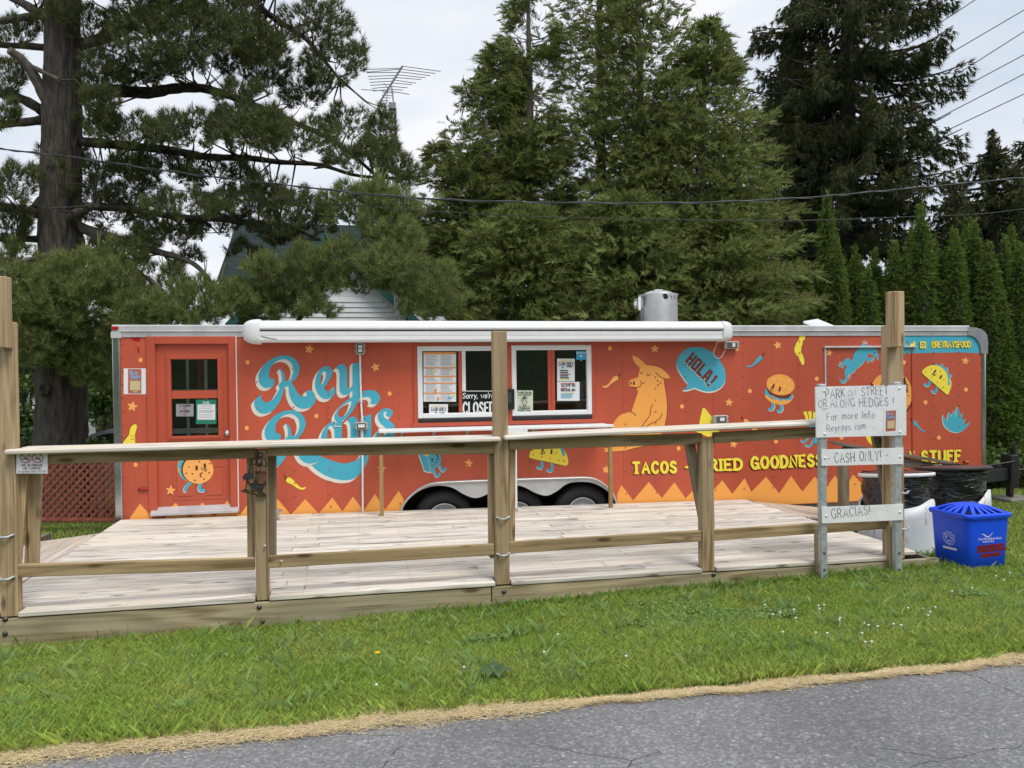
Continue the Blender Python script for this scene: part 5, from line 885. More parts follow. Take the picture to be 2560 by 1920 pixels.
for r in range(rows_):
    y0 = YF + r * pitch + .003; y1 = y0 + pitch - .007; ym = (y0 + y1) / 2
    left = -3.6 if ym < 6.55 else -2.66; right = 4.86 + .002 * r
    if r == 0: cuts = [left] + [c for k in range(0, 8, 2) for c in (post_x[k] - .006, post_x[k + 1] + .006)] + [post_x[8] - .004]; segs = [(cuts[i], cuts[i + 1]) for i in range(0, len(cuts) - 1, 2)]
    else:
        js = [(-.42 if r % 2 else -.62) + random.uniform(-.05, .05), (1.95 if (r // 2) % 2 else 2.35) + random.uniform(-.06, .06)] if r % 3 else [(.9 if r % 2 else 1.3) + random.uniform(-.1, .1), 3.3 + random.uniform(-.1, .1)]
        cuts = [left] + js + [right]; segs = list(zip(cuts[:-1], cuts[1:]))
    for a, b in segs:
        a += .002; b -= .002; h = random.uniform(-.0025, .0025)
        mb = MB(); mb.box((a, y0, -.034), (b, y1, 0), 0, .005)
        mb.v = [(x, y, z + dz(x, ym) + h) for x, y, z in mb.v]; mb.build('deck_board', W_DECK, DK)
mb = MB()
for r in range(rows_):
    for x in np.arange(-2.5, 4.8, .406):
        for o in (.035, .105):
            y = YF + r * pitch + o; z = dz(x, y) + .0005; mb.add([(x + .005 * math.cos(a) + .02, y + .005 * math.sin(a), z + .0008) for a in np.linspace(0, 2 * math.pi, 6, endpoint=False)], [tuple(range(6))])
mb.build('deck_screws', RUST, DK, kind='stuff')
for x in np.arange(-3.4, 4.9, .8):                       # joists below
    mb = MB(); mb.box((x, YF + .07, -.2), (x + .04, YB - .02, -.036)); mb.build('joist', W_GREY, DK)
sk = [(-3.7, at(1227.5, 1480, 5.92)[0]), (at(1230, 1480, 5.92)[0], 4.98)]
for a, b in sk:
    mb = MB(); mb.box((a, 5.915, -.235), (b, 5.953, -.03), 0, .004); mb.build('skirt_board', W_SKIRT, DK)
mb = MB(); mb.box((4.9, 5.955, -.235), (4.938, 9.2, -.03), 0, .004); mb.build('skirt_board', W_GREY, DK)
BOLT = M('bolt_steel', (.12, .10, .09), .5, .6, var=.3, vs=40)
for px, py in ((13, 1548), (13, 1584), (648, 1518), (656, 1553), (1260, 1479), (1263, 1506), (1784, 1436)):
    p = at(px, py, 5.914); mb = MB(); mb.lathe([(.019, 0), (.019, -.003), (.011, -.003), (.011, -.012), (.008, -.014), (0, -.014)], p, 10, axis='y'); mb.build('bolt', BOLT, DK)
# ramps at both ends, planks laid crosswise
def ramp(name, label, x0, x1, y0, y1, z0, z1, n):
    T = empty(name, ((x0 + x1) / 2, (y0 + y1) / 2, min(z0, z1) - .1), label, 'ramp')
    for k in range(n):
        a = x0 + (x1 - x0) * k / n; b = x0 + (x1 - x0) * (k + 1) / n; za, zb2 = z0 + (z1 - z0) * k / n, z0 + (z1 - z0) * (k + 1) / n
        lo, hi = (a, b) if a < b else (b, a); s_ = (z1 - z0) / (x1 - x0)
        mb = MB(); mb.box((lo + .003, y0 + random.uniform(-.01, .01), -.034), (hi - .003, y1, 0), 0, .005); mb.v = [(x, y, z + z0 + s_ * (x - x0)) for x, y, z in mb.v]; mb.build('ramp_plank', W_RAMP, T)
    for y in (y0 + .05, y1 - .09):
        mb = MB(); mb.bar((x0, y, z0 - .08), (x1, y, z1 - .08), .04, .085); mb.build('ramp_bearer', W_GREY, T)
    return T
RPL = ramp('deck_ramp', 'short plank ramp at the left end of the deck by the grass', -2.675, -4.6, 6.6, 8.72, .03, -.16, 13)
RPR = ramp('deck_ramp', 'short plank ramp at the right end of the deck by the trailer', 4.96, 7.0, 8.15, 9.2, -.045, -.3, 14)
# its hand rail
hr = empty('ramp_handrail', (6., 8.1, -.2), 'weathered grey handrail sloping down beside the right ramp', 'handrail')
YH = 8.1; p0, p1 = at(2083, 1107, YH), at(2379, 1158, YH)
mb = MB(); mb.bar(p0, p1, .14, .036); mb.build('top_board', W_GREY, hr); mb = MB(); mb.bar(p0 + np.array((.12, 0, -.09)), p1 + np.array((-.12, 0, -.075)), .036, .12); mb.build('rail_board', W_GREY, hr)
for px in (2108.5, 2231): q_ = at(px, 1200, YH); mb = MB(); mb.box((q_[0] - .05, YH - .045, -.28), (q_[0] + .05, YH + .045, np.interp(q_[0], [p0[0], p1[0]], [p0[2], p1[2]]) - .05), 0, .005); mb.build('post', W_GREYZ, hr)
# ------------------------------------------------------------------ railing along the front
RL = empty('deck_railing', (1., 5.95, 0), 'timber railing with a wide pale ledge along the front of the deck', 'railing')
YP = 5.93
def post(pl, pr, ztop, zbot=.0, dy=0., m=W_POST, nm='post'):
    a, b = at(pl, 1300, YP)[0], at(pr, 1300, YP)[0]; mb = MB(); mb.box((a, YP + dy, zbot), (b, YP + .092 + dy, ztop), 0, .006); return mb.build(nm, m, RL)
post(-4, 40, 2.04, -.02); post(638, 668.5, 1.10, -.02); post(1238, 1273, 1.975, -.02); post(1756, 1786, 1.085, -.02); post(2222, 2262, 2.02, -.02)
for l, r, zb2, zt2_ in ((-12, 17, 1.854, 2.345), (2230, 2261, 1.828, 2.308)):
    a, b = at(l, 780, 5.84)[0], at(r, 780, 5.84)[0]; mb = MB(); mb.box((a, 5.835, zb2), (b, YP - .002, zt2_), 0, .006); mb.build('post_extension', W_POST, RL)
def seg(pts, Y, w_, h_, m, nm, dzc=0):
    (a, za), (b, zb2) = [(at(x, y, Y)[0], at(x, y, Y)[2]) for x, y in pts]; mb = MB(); mb.bar((a, Y + w_ / 2, za + dzc), (b, Y + w_ / 2, zb2 + dzc), w_, h_, ch=.005); return mb.build(nm, m, RL)
# pale ledge: two boards per length
for (x0_, y0_), (x1_, y1_) in (((9, 1125), (1252, 1093)), ((1262, 1090), (2222, 1046.5))):
    za, zb2 = at(x0_, y0_, 5.86)[2], at(x1_, y1_, 5.86)[2]; a, b = at(x0_, y0_, 5.86)[0], at(x1_, y1_, 5.86)[0]
    for k, (ya, yb) in enumerate(((5.86, 5.995), (6.0, 6.14))):
        a2 = a + (.045 if k and a < -2 else 0)
        if k == 1 or True:
            mb = MB(); mb.bar((a2, (ya + yb) / 2, za - .017 + .002 * k), (b, (ya + yb) / 2, zb2 - .017 + .002 * k), yb - ya, .034, ch=.009); mb.build('ledge_board', W_LEDGE, RL)
seg([(36, 1147), (637, 1131)], 5.945, .04, .09, W_RAIL, 'rail'); seg([(669, 1125), (1237, 1121)], 5.945, .04, .09, W_RAIL, 'rail'); seg([(1273, 1111), (1757, 1097)], 5.945, .04, .09, W_RAIL, 'rail'); seg([(1785, 1095), (2222, 1071)], 5.945, .04, .09, W_RAIL, 'rail')
seg([(36, 1428), (637, 1410)], 5.945, .04, .09, W_RAIL, 'lower_rail'); seg([(669, 1406), (1237, 1374)], 5.945, .04, .09, W_RAIL, 'lower_rail'); seg([(1273, 1370), (1757, 1340)], 5.945, .04, .09, W_RAIL, 'lower_rail'); seg([(1785, 1339), (2222, 1309)], 5.945, .04, .09, W_RAIL, 'lower_rail')
def brace(p, q, Y, w_, d_, m=W_POST):
    a, b = at(*p, Y), at(*q, Y); mb = MB(); mb.bar(a, b, d_, w_, ch=.004, up=(1, 0, 0)); mb.build('brace', m, RL)
brace((627, 1135), (629, 1400), 6.08, .045, .12); brace((680, 1140), (680, 1398), 6.08, .065, .04, W_GREYZ)
brace((1229, 1110), (1231, 1392), 6.03, .055, .1); brace((1279, 1110), (1277, 1380), 6.08, .05, .1)
brace((1722, 1100), (1765, 1330), 6.06, .065, .09, W_GREYZ); brace((1770, 1110), (1776, 1320), 6.04, .07, .03)
brace((60, 1165), (43, 1415), 6.02, .055, .03); brace((89, 1165), (80, 1412), 6.1, .09, .04)
brace((2184, 1060), (2224, 1275), 6.1, .075, .05, W_GREYZ)
for l, r, zt_2 in ((2040, 2051, .30), (2222, 2237, .28)):         # short stakes nailed to the skirt
    a, b = at(l, 1350, 5.88)[0], at(r, 1350, 5.88)[0]; mb = MB(); mb.box((a, 5.87, -.2), (b, 5.912, zt_2), 0, .004); mb.build('stake', W_POST, RL)
def strap(px, py):
    p = at(px, py, YP - .004); mb = MB(); s_ = .035
    mb.tube([p + np.array(v) for v in ((-.055, .0, .004), (-.036, -.004, .0), (-.026, -.022, -.006), (0, -.03, -.009), (.026, -.022, -.006), (.036, -.004, .0), (.055, 0, .004))], .009, 6); mb.build('pole_strap', GALV, RL)
for p in ((14, 1339), (16, 1444), (1257, 1294), (1258, 1385), (2258, 1230), (2259, 1320)): strap(*p)
for px, py in ((662, 1366), (703, 1404)): p = at(px, py, YP); mb = MB(); mb.tube([p + np.array((0, .01, 0)), p + np.array((0, -.02, 0)), p + np.array((.006, -.024, .012))], .007, 6); mb.build('cup_hook', WHITE, RL)
# ------------------------------------------------------------------ hand-lettered sign
YN = 5.80
SG = empty('parking_sign', tuple(at(2150, 1420, YN)), 'white hand-lettered parking sign on two galvanised posts at the deck corner', 'sign')
for l, r, t, b in ((2050, 2067, 960, 1445), (2236.5, 2254.5, 955, 1425)):
    a, c_ = at(l, 1200, YN + .02)[0], at(r, 1200, YN + .02)[0]; mb = MB(); z1_, z0_ = at(l, t, YN)[2], at(l, b, YN)[2] - .08
    mb.box((a, YN + .014, z0_), (c_, YN + .064, z1_), 0, .006); PO = mb.build('post', GALV, SG)
    for py in (1382, 1424): p = at((l + r) / 2 + 3, py, YN + .013); mb = MB(); mb.lathe([(.014, 0), (.014, -.002), (.0, -.002)], p, 12, axis='y'); mb.build('punch_hole', M('hole_shadow', (.12, .14, .14), .6), PO)
def board(q, nm, lay):
    mb = MB(); mb.prism(q, lambda u, v: at(u, v, YN), (0, .012, 0)); o = mb.build(nm, WPAINT, SG)
    for px, py in lay[0]: p = at(px, py, YN); m2 = MB(); m2.lathe([(.012, 0), (.01, -.005), (0, -.007)], p, 8, axis='y'); m2.build('screw', WHITE, o)
    for t in lay[1]: decal('lettering', [(t, INKP)], YN, o)
    return o
T = lambda t, p0, p1, h, **k: text_px(t, p0, p1, h, k.pop('wt', .045), k.pop('gap', .3), wob=.05, **k)
MBD = board([(2039, 967), (2265.5, 962), (2266, 1088), (2041, 1094)], 'sign_board', [((2061, 977), (2249, 970.5), (2062, 1085), (2250, 1080)),
     (T('PARK', (2065, 996), (2113, 993), 23), T('ON', (2120, 990.5), (2140, 990), 15), T('STREET', (2155, 990), (2221, 986), 22), T('OR', (2047, 1018.5), (2068, 1017), 18), T('ALONG', (2077, 1019), (2137, 1016), 20), T('HEDGES !', (2149, 1017), (2235, 1012), 21), T('For more Info', (2068, 1051), (2187, 1044), 18), T('Reyrays com', (2068, 1079), (2165, 1071), 17))])
decal('underline', [([ribbon([(2054, 1022), (2068, 1021)], .8), ribbon([(2054, 1025), (2066, 1024)], .8)], GREY)], YN, MBD)
sheet('poster', [(2208, 1086), (2247, 1083), (2248, 1020), (2210, 1021)], PAPER, [([[(2214, 1079), (2239, 1077), (2240, 1026), (2215, 1027)]], bpy.data.materials['faded_red_print']), (text_px('Rey', (2219, 1038), (2233, 1036.5), 7, .26) + text_px('Rays', (2219, 1047), (2236, 1045), 7, .26), bpy.data.materials['pale_blue_print']), ([[(2218, 1072), (2236, 1071), (2237, 1051), (2218.5, 1052)]], bpy.data.materials['cream_print'])], YN, MBD, label='small red poster on the sign board')
board([(2054, 1124), (2258.5, 1119.5), (2258, 1160), (2055, 1164.5)], 'sign_board', [((2063, 1145), (2250, 1142)), (T('- CASH ONLY! -', (2070, 1158), (2221, 1149), 25),)])
board([(2055, 1268), (2258, 1260.5), (2258.5, 1300), (2056, 1308.5)], 'sign_board', [((2066, 1290), (2250, 1280.5)), (T('GRACIAS!', (2080, 1296), (2176, 1286), 23),)])
# ------------------------------------------------------------------ no smoking plate on the rail
K7 = Z(0, 1080, 2.963); YQ = 5.925
def k7(l, t, r, b): (l, t), (r, b) = K7([(l, t), (r, b)]); return Q(l, t, r, b)
mb = MB(); mb.prism(k7(121, 150, 352, 308), lambda u, v: at(u, v, YQ), (0, .004, 0)); NS = mb.build('no_smoking_plate', PAPER); tag(NS, 'white no smoking no vaping plate screwed to the left end of the railing', 'sign')
REDP = M('red_print', (.55, .02, .05), .5); nsl = []
for cx in (190, 279):
    (ux, uy) = K7([(cx, 192)])[0]
    nsl.append((cx, ux, uy))
decal('no_smoking_symbol', [([[ell(u, v, 14, 12.6, 28), ell(u, v, 12, 10.7, 28)] for _, u, v in nsl] + [ribbon([(u - 8.6, v - 8), (u + 8.6, v + 8)], 1.8, 1) for _, u, v in nsl], REDP), ([ribbon([(u - 7.5, v + 2.4), (u + 6, v + 1.6)], 2.4, 1) for _, u, v in nsl] + [ln(lambda p: p, [(u + 1, v - 1.5), (u + 4, v - 5), (u + 8, v - 4), (u + 6, v - 8)], .9) for _, u, v in nsl], INK)], YQ, NS)
decal('lettering', [(text_px('NO SMOKING', (53.5, 1166), (105, 1165), 5.2, .2) + text_px('NO VAPING', (57.5, 1173.4), (101, 1172.6), 5.2, .2) + text_px('9 METRES FROM PATIO', (46, 1181.2), (115, 1180), 3.6, .22), INK)], YQ, NS)
# ------------------------------------------------------------------ rooster bell hung on the second post
M9 = Z(560, 1130, 9.76); YR = 5.895
RO = empty('rooster_bell', tuple(at(650, 1240, YR)), 'rusty metal rooster garden bell hanging on the second railing post', 'ornament')
IRON = M('dark_iron', (.02, .018, .017), .6, .5)
mb = MB(); r3 = lambda p, Y=YR: [at(*q, Y) for q in M9(p)]
mb.tube(r3([(893 + 55 * math.cos(a), 70 + 55 * math.sin(a)) for a in np.linspace(0, 2 * math.pi, 17)]), .0045, 6); mb.tube(r3([(605, 510), (640, 330), (690, 200), (770, 140), (870, 125), (960, 150), (1020, 220), (1045, 350)]), .0045, 6); mb.tube(r3([(660, 285), (760, 310), (900, 325), (1045, 350)]), .004, 6); mb.tube(r3([(770, 310), (810, 220), (870, 150), (920, 200), (930, 320)]), .004, 6); mb.tube(r3([(555, 740), (530, 900)]), .0045, 6); mb.tube(r3([(940, 850), (915, 960)]), .004, 6); mb.build('hanger', IRON, RO)
for x, y, s_ in ((860, 250, .8), (833, 440, 1.)):
    p = at(*M9([(x, y)])[0], YR); mb = MB(); mb.lathe([(0, .026), (.012, .024), (.018, .0), (.024, -.024), (.02, -.024)], p, 12); mb.v = [(p[0] + (v[0] - p[0]) * s_, p[1] + (v[1] - p[1]) * s_, p[2] + (v[2] - p[2]) * s_) for v in mb.v]; mb.tube([p + np.array((0, 0, .02)), p + np.array((0, 0, .06))], .003, 5); mb.build('bell', M('bell_bronze', (.12, .055, .035), .6, .4), RO)
def plate(nm, pts, m, Y, t=.014): mb = MB(); mb.prism(spline(M9(pts), True, 3), lambda u, v: at(u, v, Y), (0, t, 0)); return mb.build(nm, m, RO)
FEA = M('black_feathers', (.018, .02, .024), .5, var=.6, vs=60, bump=.6, bs=120); FEB = M('rust_feathers', (.16, .05, .025), .6, var=.5, vs=50, bump=.6, bs=120); FEC = M('golden_feathers', (.22, .11, .03), .6, var=.5, vs=60, bump=.5, bs=120)
plate('body', [(590, 700), (720, 700), (830, 720), (1000, 700), (1030, 740), (990, 800), (930, 870), (860, 900), (800, 945), (750, 905), (670, 905), (650, 840), (570, 760)], FEA, YR, .03)
plate('tail', [(450, 640), (470, 570), (540, 520), (610, 512), (680, 540), (725, 620), (720, 720), (640, 740), (560, 745), (520, 690), (505, 705), (500, 650), (480, 700), (465, 650)], FEA, YR - .002, .02)
plate('neck', [(820, 740), (850, 670), (900, 600), (930, 530), (990, 510), (1025, 540), (1030, 640), (1010, 730), (940, 780), (860, 785)], FEB, YR - .004, .02)
plate('head', [(920, 540), (915, 480), (960, 455), (1000, 460), (1030, 480), (1045, 530), (1010, 560)], M('comb_red', (.12, .03, .025), .6, var=.4, vs=50), YR - .006, .016)
plate('wing', [(610, 690), (650, 655), (715, 670), (715, 745), (655, 775), (625, 740)], FEC, YR - .006, .012)
for p in ([(640, 905), (655, 940), (635, 980), (612, 985), (630, 940)], [(760, 960), (790, 960), (825, 1025), (790, 1020), (755, 1000)]): plate('foot', p, FEC, YR - .004, .012)
plate('perch', [(400, 955), (430, 940), (480, 935), (475, 910), (560, 925), (700, 940), (840, 975), (950, 990), (1020, 1045), (1010, 1062), (900, 1060), (760, 1050), (620, 1020), (500, 1000)], M('mossy_bark', (.05, .045, .015), .85, var=.5, vs=40, bump=.6, bs=60), YR + .002, .03)
# ------------------------------------------------------------------ dog bowl
p = atz(672, 1300, .02); p = at(672, 1290, 8.95); bz = dz(p[0], 8.95); mb = MB(); mb.lathe([(0, .01), (.085, .008), (.088, 0), (.098, .0), (.10, .012), (.118, .055), (.135, .095), (.15, .1), (.15, .094), (.138, .088), (.12, .05), (.09, .02), (0, .02)], (p[0], 8.95, bz + .001), 28); tag(mb.build('dog_bowl', ALU), 'round steel dog bowl on the deck by the trailer wall', 'bowl')
# ------------------------------------------------------------------ two bagged drums
def drum_mat():
    m = M('rust_stained_white_paint', (.68, .71, .74), .4, var=.04, vs=4)
    N, L = m.node_tree.nodes, m.node_tree.links; b = N['Principled BSDF']; old = b.inputs['Base Color'].links[0].from_socket
    tc = N.new('ShaderNodeTexCoord'); mp = N.new('ShaderNodeMapping'); mp.inputs['Scale'].default_value = (7, 7, 2.2); n = N.new('ShaderNodeTexNoise'); n.inputs['Scale'].default_value = 1.6; n.inputs['Detail'].default_value = 8; n.inputs['Roughness'].default_value = .7
    r = N.new('ShaderNodeValToRGB'); e = r.color_ramp.elements; e[0].position = .60; e[0].color = (0, 0, 0, 1); e[1].position = .66; e[1].color = (1, 1, 1, 1); mx = N.new('ShaderNodeMix'); mx.data_type = 'RGBA'; mx.inputs[7].default_value = (.30, .13, .035, 1)
    L.new(tc.outputs['Object'], mp.inputs[0]); L.new(mp.outputs[0], n.inputs['Vector']); L.new(n.outputs['Fac'], r.inputs[0]); L.new(r.outputs[0], mx.inputs[0]); L.new(old, mx.inputs[6]); L.new(mx.outputs[2], b.inputs['Base Color'])
    return m
DRUM = drum_mat(); BAG = M('black_bin_bag', (.010, .010, .011), .27, bump=.0, spec=.6)
def bag_bump():
    N, L = BAG.node_tree.nodes, BAG.node_tree.links; b = N['Principled BSDF']; tc = N.new('ShaderNodeTexCoord'); mp = N.new('ShaderNodeMapping'); mp.inputs['Scale'].default_value = (2, 2, 7); mp.inputs['Rotation'].default_value = (.25, .3, 0)
    n = N.new('ShaderNodeTexNoise'); n.inputs['Scale'].default_value = 2.2; n.inputs['Detail'].default_value = 3; n.inputs['Distortion'].default_value = 1.6; bp = N.new('ShaderNodeBump'); bp.inputs['Strength'].default_value = 1; bp.inputs['Distance'].default_value = .03
    L.new(tc.outputs['Object'], mp.inputs[0]); L.new(mp.outputs[0], n.inputs['Vector']); L.new(n.outputs['Fac'], bp.inputs['Height']); L.new(bp.outputs[0], b.inputs['Normal'])
bag_bump()
LIDW = M('worn_red_lid', (.10, .035, .028), .6, var=.4, vs=9)
def drum(px, py, Y, rl, label, rim, ph):
    f_ = at(px, py, Y - rl); c = np.array((at(px, py, Y)[0], Y, 0.)); zl = f_[2]; g = float(gz(c[0], Y)) - .03
    T_ = empty('bagged_drum', (c[0], Y, g), label, 'drum', 'bagged drums by the deck')
    def tilt(m_): m_.v = [(x, y, z - (y - (Y - rl)) * .095) for x, y, z in m_.v]
    mb = MB(); n_ = 56; prof = []
    H = zl - g - .04
    ring_ = []
    for k in range(n_):
        a = 2 * math.pi * k / n_; top = g + H * (.60 + .13 * math.cos(2 * a + ph) + .03 * math.sin(5 * a)); ring_.append(top)
    lev = [(.0, .385), (.12, .38), (.35, .37), (.6, .362), (.8, .36), (1., .352)]
    vs = [(c[0] + r * math.cos(2 * math.pi * k / n_), Y + r * math.sin(2 * math.pi * k / n_), g + (ring_[k] - g) * t) for t, r in lev for k in range(n_)] + [(c[0] + .335 * math.cos(2 * math.pi * k / n_), Y + .335 * math.sin(2 * math.pi * k / n_), ring_[k] - .006) for k in range(n_)]
    mb.add(vs, [(i * n_ + k, i * n_ + (k + 1) % n_, (i + 1) * n_ + (k + 1) % n_, (i + 1) * n_ + k) for i in range(len(lev)) for k in range(n_)], 0, True); mb.build('white_tub', DRUM, T_)
    mb = MB(); hs = np.linspace(.42, 1, 11); vs = []
    for i, t in enumerate(hs):
        for k in range(n_):
            a = 2 * math.pi * k / n_; r = .315 + .012 * math.sin(3 * a + i) + .008 * math.sin(7 * a + 2.3 * i) + (.012 if t > .9 else 0) - .02 * (t < .5); vs.append((c[0] + r * math.cos(a), Y + r * math.sin(a), g + H * t + .01 * math.sin(4 * a + 1.7 * i)))
    mb.add(vs, [(i * n_ + k, i * n_ + (k + 1) % n_, (i + 1) * n_ + (k + 1) % n_, (i + 1) * n_ + k) for i in range(len(hs) - 1) for k in range(n_)], 0, True); mb.build('bin_bag', BAG, T_)
    mb = MB(); mb.lathe([(0, zl + .012), (rl - .012, zl + .008), (rl - .004, zl + .004), (rl - .004, zl - .02), (0, zl - .02)], (c[0], Y, 0), 40); tilt(mb); LD = mb.build('lid', LIDW, T_)
    mb = MB(); mb.lathe([(rl - .004, zl + .004), (rl + .006, zl - .002), (rl + .008, zl - .024), (rl - .004, zl - .032)], (c[0], Y, 0), 40); tilt(mb); mb.build('lid_rim', rim, LD)
drum(2240, 1187, 7.0, .35, 'bagged white drum with a pale lid rim next to the sign post', WPAINT, 2.6); drum(2382, 1172, 7.35, .37, 'bagged white drum with a dark lid behind the blue bin', BSTEEL, 1.9)
# ------------------------------------------------------------------ blue recycling bin
BLUE = M('blue_bin_plastic', (.006, .085, .84), .42, var=.06, vs=20, bump=.05, bs=200); BLUED = M('bin_inside_shade', (.001, .008, .12), .6)
bc = atz(2421, 1419, -.085); ang = math.radians(3); ux = np.array((math.cos(ang), math.sin(ang), 0)); uy = np.array((-math.sin(ang), math.cos(ang), 0)); bz0 = -.11
RB = empty('recycling_bin', (bc[0] + .2, bc[1] + .2, bz0), 'blue plastic recycling bin with slotted lid standing on the grass', 'bin')
WB, DB, HB_ = .41, .39, .465
def bp_(u, v, t, g=0.):    # u along right face, v along left face, t height 0..1; walls flare outward
    f = .024 * t + g; return bc + ux * ((u * (WB + 2 * f)) - f) + uy * ((v * (DB + 2 * f)) - f) + np.array((0, 0, bz0 - bc[2] + t * HB_))
def rsq(n=5, r=.12):
    o = []
    for (cx, cy, a0) in ((r, r, math.pi), (1 - r, r, 1.5 * math.pi), (1 - r, 1 - r, 0), (r, 1 - r, .5 * math.pi)):
        o += [(cx + r * math.cos(a0 + k * math.pi / 2 / (n - 1)), cy + r * math.sin(a0 + k * math.pi / 2 / (n - 1))) for k in range(n)]
    return o
sq = rsq(); n_ = len(sq); mb = MB(); lv = [(0, -.01), (.02, 0), (.5, 0), (.9, 0), (.97, 0)]
vs = [bp_(u, v, t, g) for t, g in lv for u, v in sq]; mb.add(vs, [(i * n_ + k, i * n_ + (k + 1) % n_, (i + 1) * n_ + (k + 1) % n_, (i + 1) * n_ + k) for i in range(len(lv) - 1) for k in range(n_)], 0, True)
mb.add(vs[:n_], [tuple(range(n_))]); mb.build('tub', BLUE, RB)
mb = MB(); lv = [(.955, .004), (.955, .016), (1.0, .02), (1.03, .016), (1.045, .004), (1.03, -.008)]
vs = [bp_(u, v, t, g) for t, g in lv for u, v in sq]; mb.add(vs, [(i * n_ + k, i * n_ + (k + 1) % n_, (i + 1) * n_ + (k + 1) % n_, (i + 1) * n_ + k) for i in range(len(lv) - 1) for k in range(n_)], 0, False); LID = mb.build('lid', BLUE, RB)
mb = MB(); vs = [bp_(u, v, .93, -.005) for u, v in sq]; mb.add(vs, [tuple(range(n_))]); mb.build('inside_shade', BLUED, RB)  # sheet across the mouth, coloured dark for the shade under the lid
for k in range(20):                                     # ribs of the lid
    a = 2 * math.pi * k / 20; d_ = np.array((math.cos(a), math.sin(a))); s_ = .5 / max(abs(d_)); e_ = (.5 + d_[0] * s_ * .97, .5 + d_[1] * s_ * .97); i_ = (.5 + d_[0] * .17, .5 + d_[1] * .17); m_ = (.5 + d_[0] * s_ * .55, .5 + d_[1] * s_ * .55)
    mb = MB(); P = [bp_(*e_, 1.035), bp_(*m_, 1.125), bp_(*i_, 1.155)]
    for q0, q1 in zip(P[:-1], P[1:]): mb.bar(q0, q1, .03, .012, ch=.002)
    mb.build('lid_rib', BLUE, LID)
mb = MB(); mb.add([bp_(.5 + .19 * math.cos(a), .5 + .19 * math.sin(a), 1.165) for a in np.linspace(0, 2 * math.pi, 20, endpoint=False)] + [bp_(.5 + .2 * math.cos(a), .5 + .2 * math.sin(a), 1.14) for a in np.linspace(0, 2 * math.pi, 20, endpoint=False)], [tuple(range(20))] + [(k, (k + 1) % 20, 20 + (k + 1) % 20, 20 + k) for k in range(20)]); mb.build('lid_hub', BLUE, LID)
def face_decal(nm, layers, side, parent=RB):
    mb = MB(); mats = []; lv = 0
    for loops, m in layers:
        if m not in mats: mats.append(m)
        for lp in loops:
            lv += 1; e_ = .0015 + .0002 * lv
            fn = (lambda u, v: bp_(u, 0, v) - uy * e_) if side == 'r' else (lambda u, v: bp_(0, 1 - u, v) - ux * e_)
            mb.poly(lp if isinstance(lp[0], list) else [lp], fn, mats.index(m))
    return mb.build(nm, mats, parent)
def ftext(t, u0, u1, v, h, wt=.2, asp=WB / HB_):       # text in face coordinates (v upward)
    return [Strip([(p[0], -p[1]) for p in s_], s_.n, s_.nc, s_.closed) for s_ in text_px(t, (u0, -v), (u1, -v), h, wt)]
sw = spline([(.30, .675), (.38, .66), (.43, .63), (.49, .62), (.55, .66), (.60, .69), (.55, .645), (.49, .60), (.42, .61), (.37, .645)], True, 3)
face_decal('county_mark', [([sw] + ftext('Northumberland', .24, .78, .555, .04) + ftext('county', .34, .60, .51, .04), PAPER)], 'r')
REDT = M('red_tape', (.22, .012, .02), .5)
face_decal('tape_label', [([[(.22, .45), (.88, .47), (.86, .40), (.20, .38)], [(.22, .375), (.92, .395), (.94, .335), (.22, .31)]], REDT), (ftext('BOTTLES +', .24, .72, .40, .042, .12) + ftext('CANS ONLY!', .26, .86, .335, .042, .12), INK)], 'r')
face_decal('tape_label', [([[(.30, .29), (.82, .305), (.80, .235), (.30, .215)]], REDT), (ftext('Please - Thank you', .32, .78, .245, .03, .14), INK)], 'r')
arr = []
for k in range(3):
    a = math.pi / 2 + k * 2 * math.pi / 3; rot = lambda x, y: (.5 + 1.75 * (x * math.cos(a - math.pi / 2) - y * math.sin(a - math.pi / 2)), .52 + 1.4 * (x * math.sin(a - math.pi / 2) + y * math.cos(a - math.pi / 2)))
    q = [(-.075, .02), (-.035, .085), (.035, .085), (.06, .045), (.08, .06), (.075, -.0), (.02, .02), (.035, .03), (.015, .06), (-.01, .06), (-.035, .0), (-.075, .02)]
    arr.append(ribbon([rot(x, y) for x, y in q], .011, 1))
face_decal('recycling_mark', [(arr + [[(.32, .345), (.70, .355), (.70, .315), (.32, .305)]], PAPER)], 'l')

# ================================================================== background: house, aerial, car, fence, shed
def fz(x, y): return float(gz(x, y))
# lattice fence at the back corner of the trailer
LA, LB = np.array((-5.6, 12.72, 0.)), np.array((-2.75, 11.86, 0.))
LF = empty('lattice_fence', (-4.2, 12.3, -.4), 'low red lattice fence beside the trailer rear corner', 'fence')
LRM = M('red_stained_lattice', (.28, .075, .045), .75, var=.25, vs=14); ld = (LB - LA) / np.linalg.norm(LB - LA); Lw = np.linalg.norm(LB - LA); LH = 1.0; lz0 = -.44
for s_ in (1, -1):
    k = -LH
    while k < Lw + LH:
        a, b = (k, k + LH) if s_ > 0 else (k + LH, k)      # x at bottom, x at top
        pts = []
        za, zb2 = 0., LH
        xa, xb_ = a, b
        lo, hi = 0, 1
        for f0 in (0,):
            if xa != xb_:
                t0, t1 = sorted(((0 - xa) / (xb_ - xa), (Lw - xa) / (xb_ - xa))); lo, hi = max(0, t0), min(1, t1)
        if hi - lo > .05:
            P = [LA + ld * (xa + (xb_ - xa) * t) + np.array((0, -.006 * s_, lz0 + LH * t)) for t in (lo, hi)]
            mb = MB(); mb.bar(P[0], P[1], .008, .034, ch=0, up=tuple(np.cross(P[1] - P[0], (ld[1], -ld[0], 0)))); mb.build('lattice_slat', LRM, LF)
        k += .118
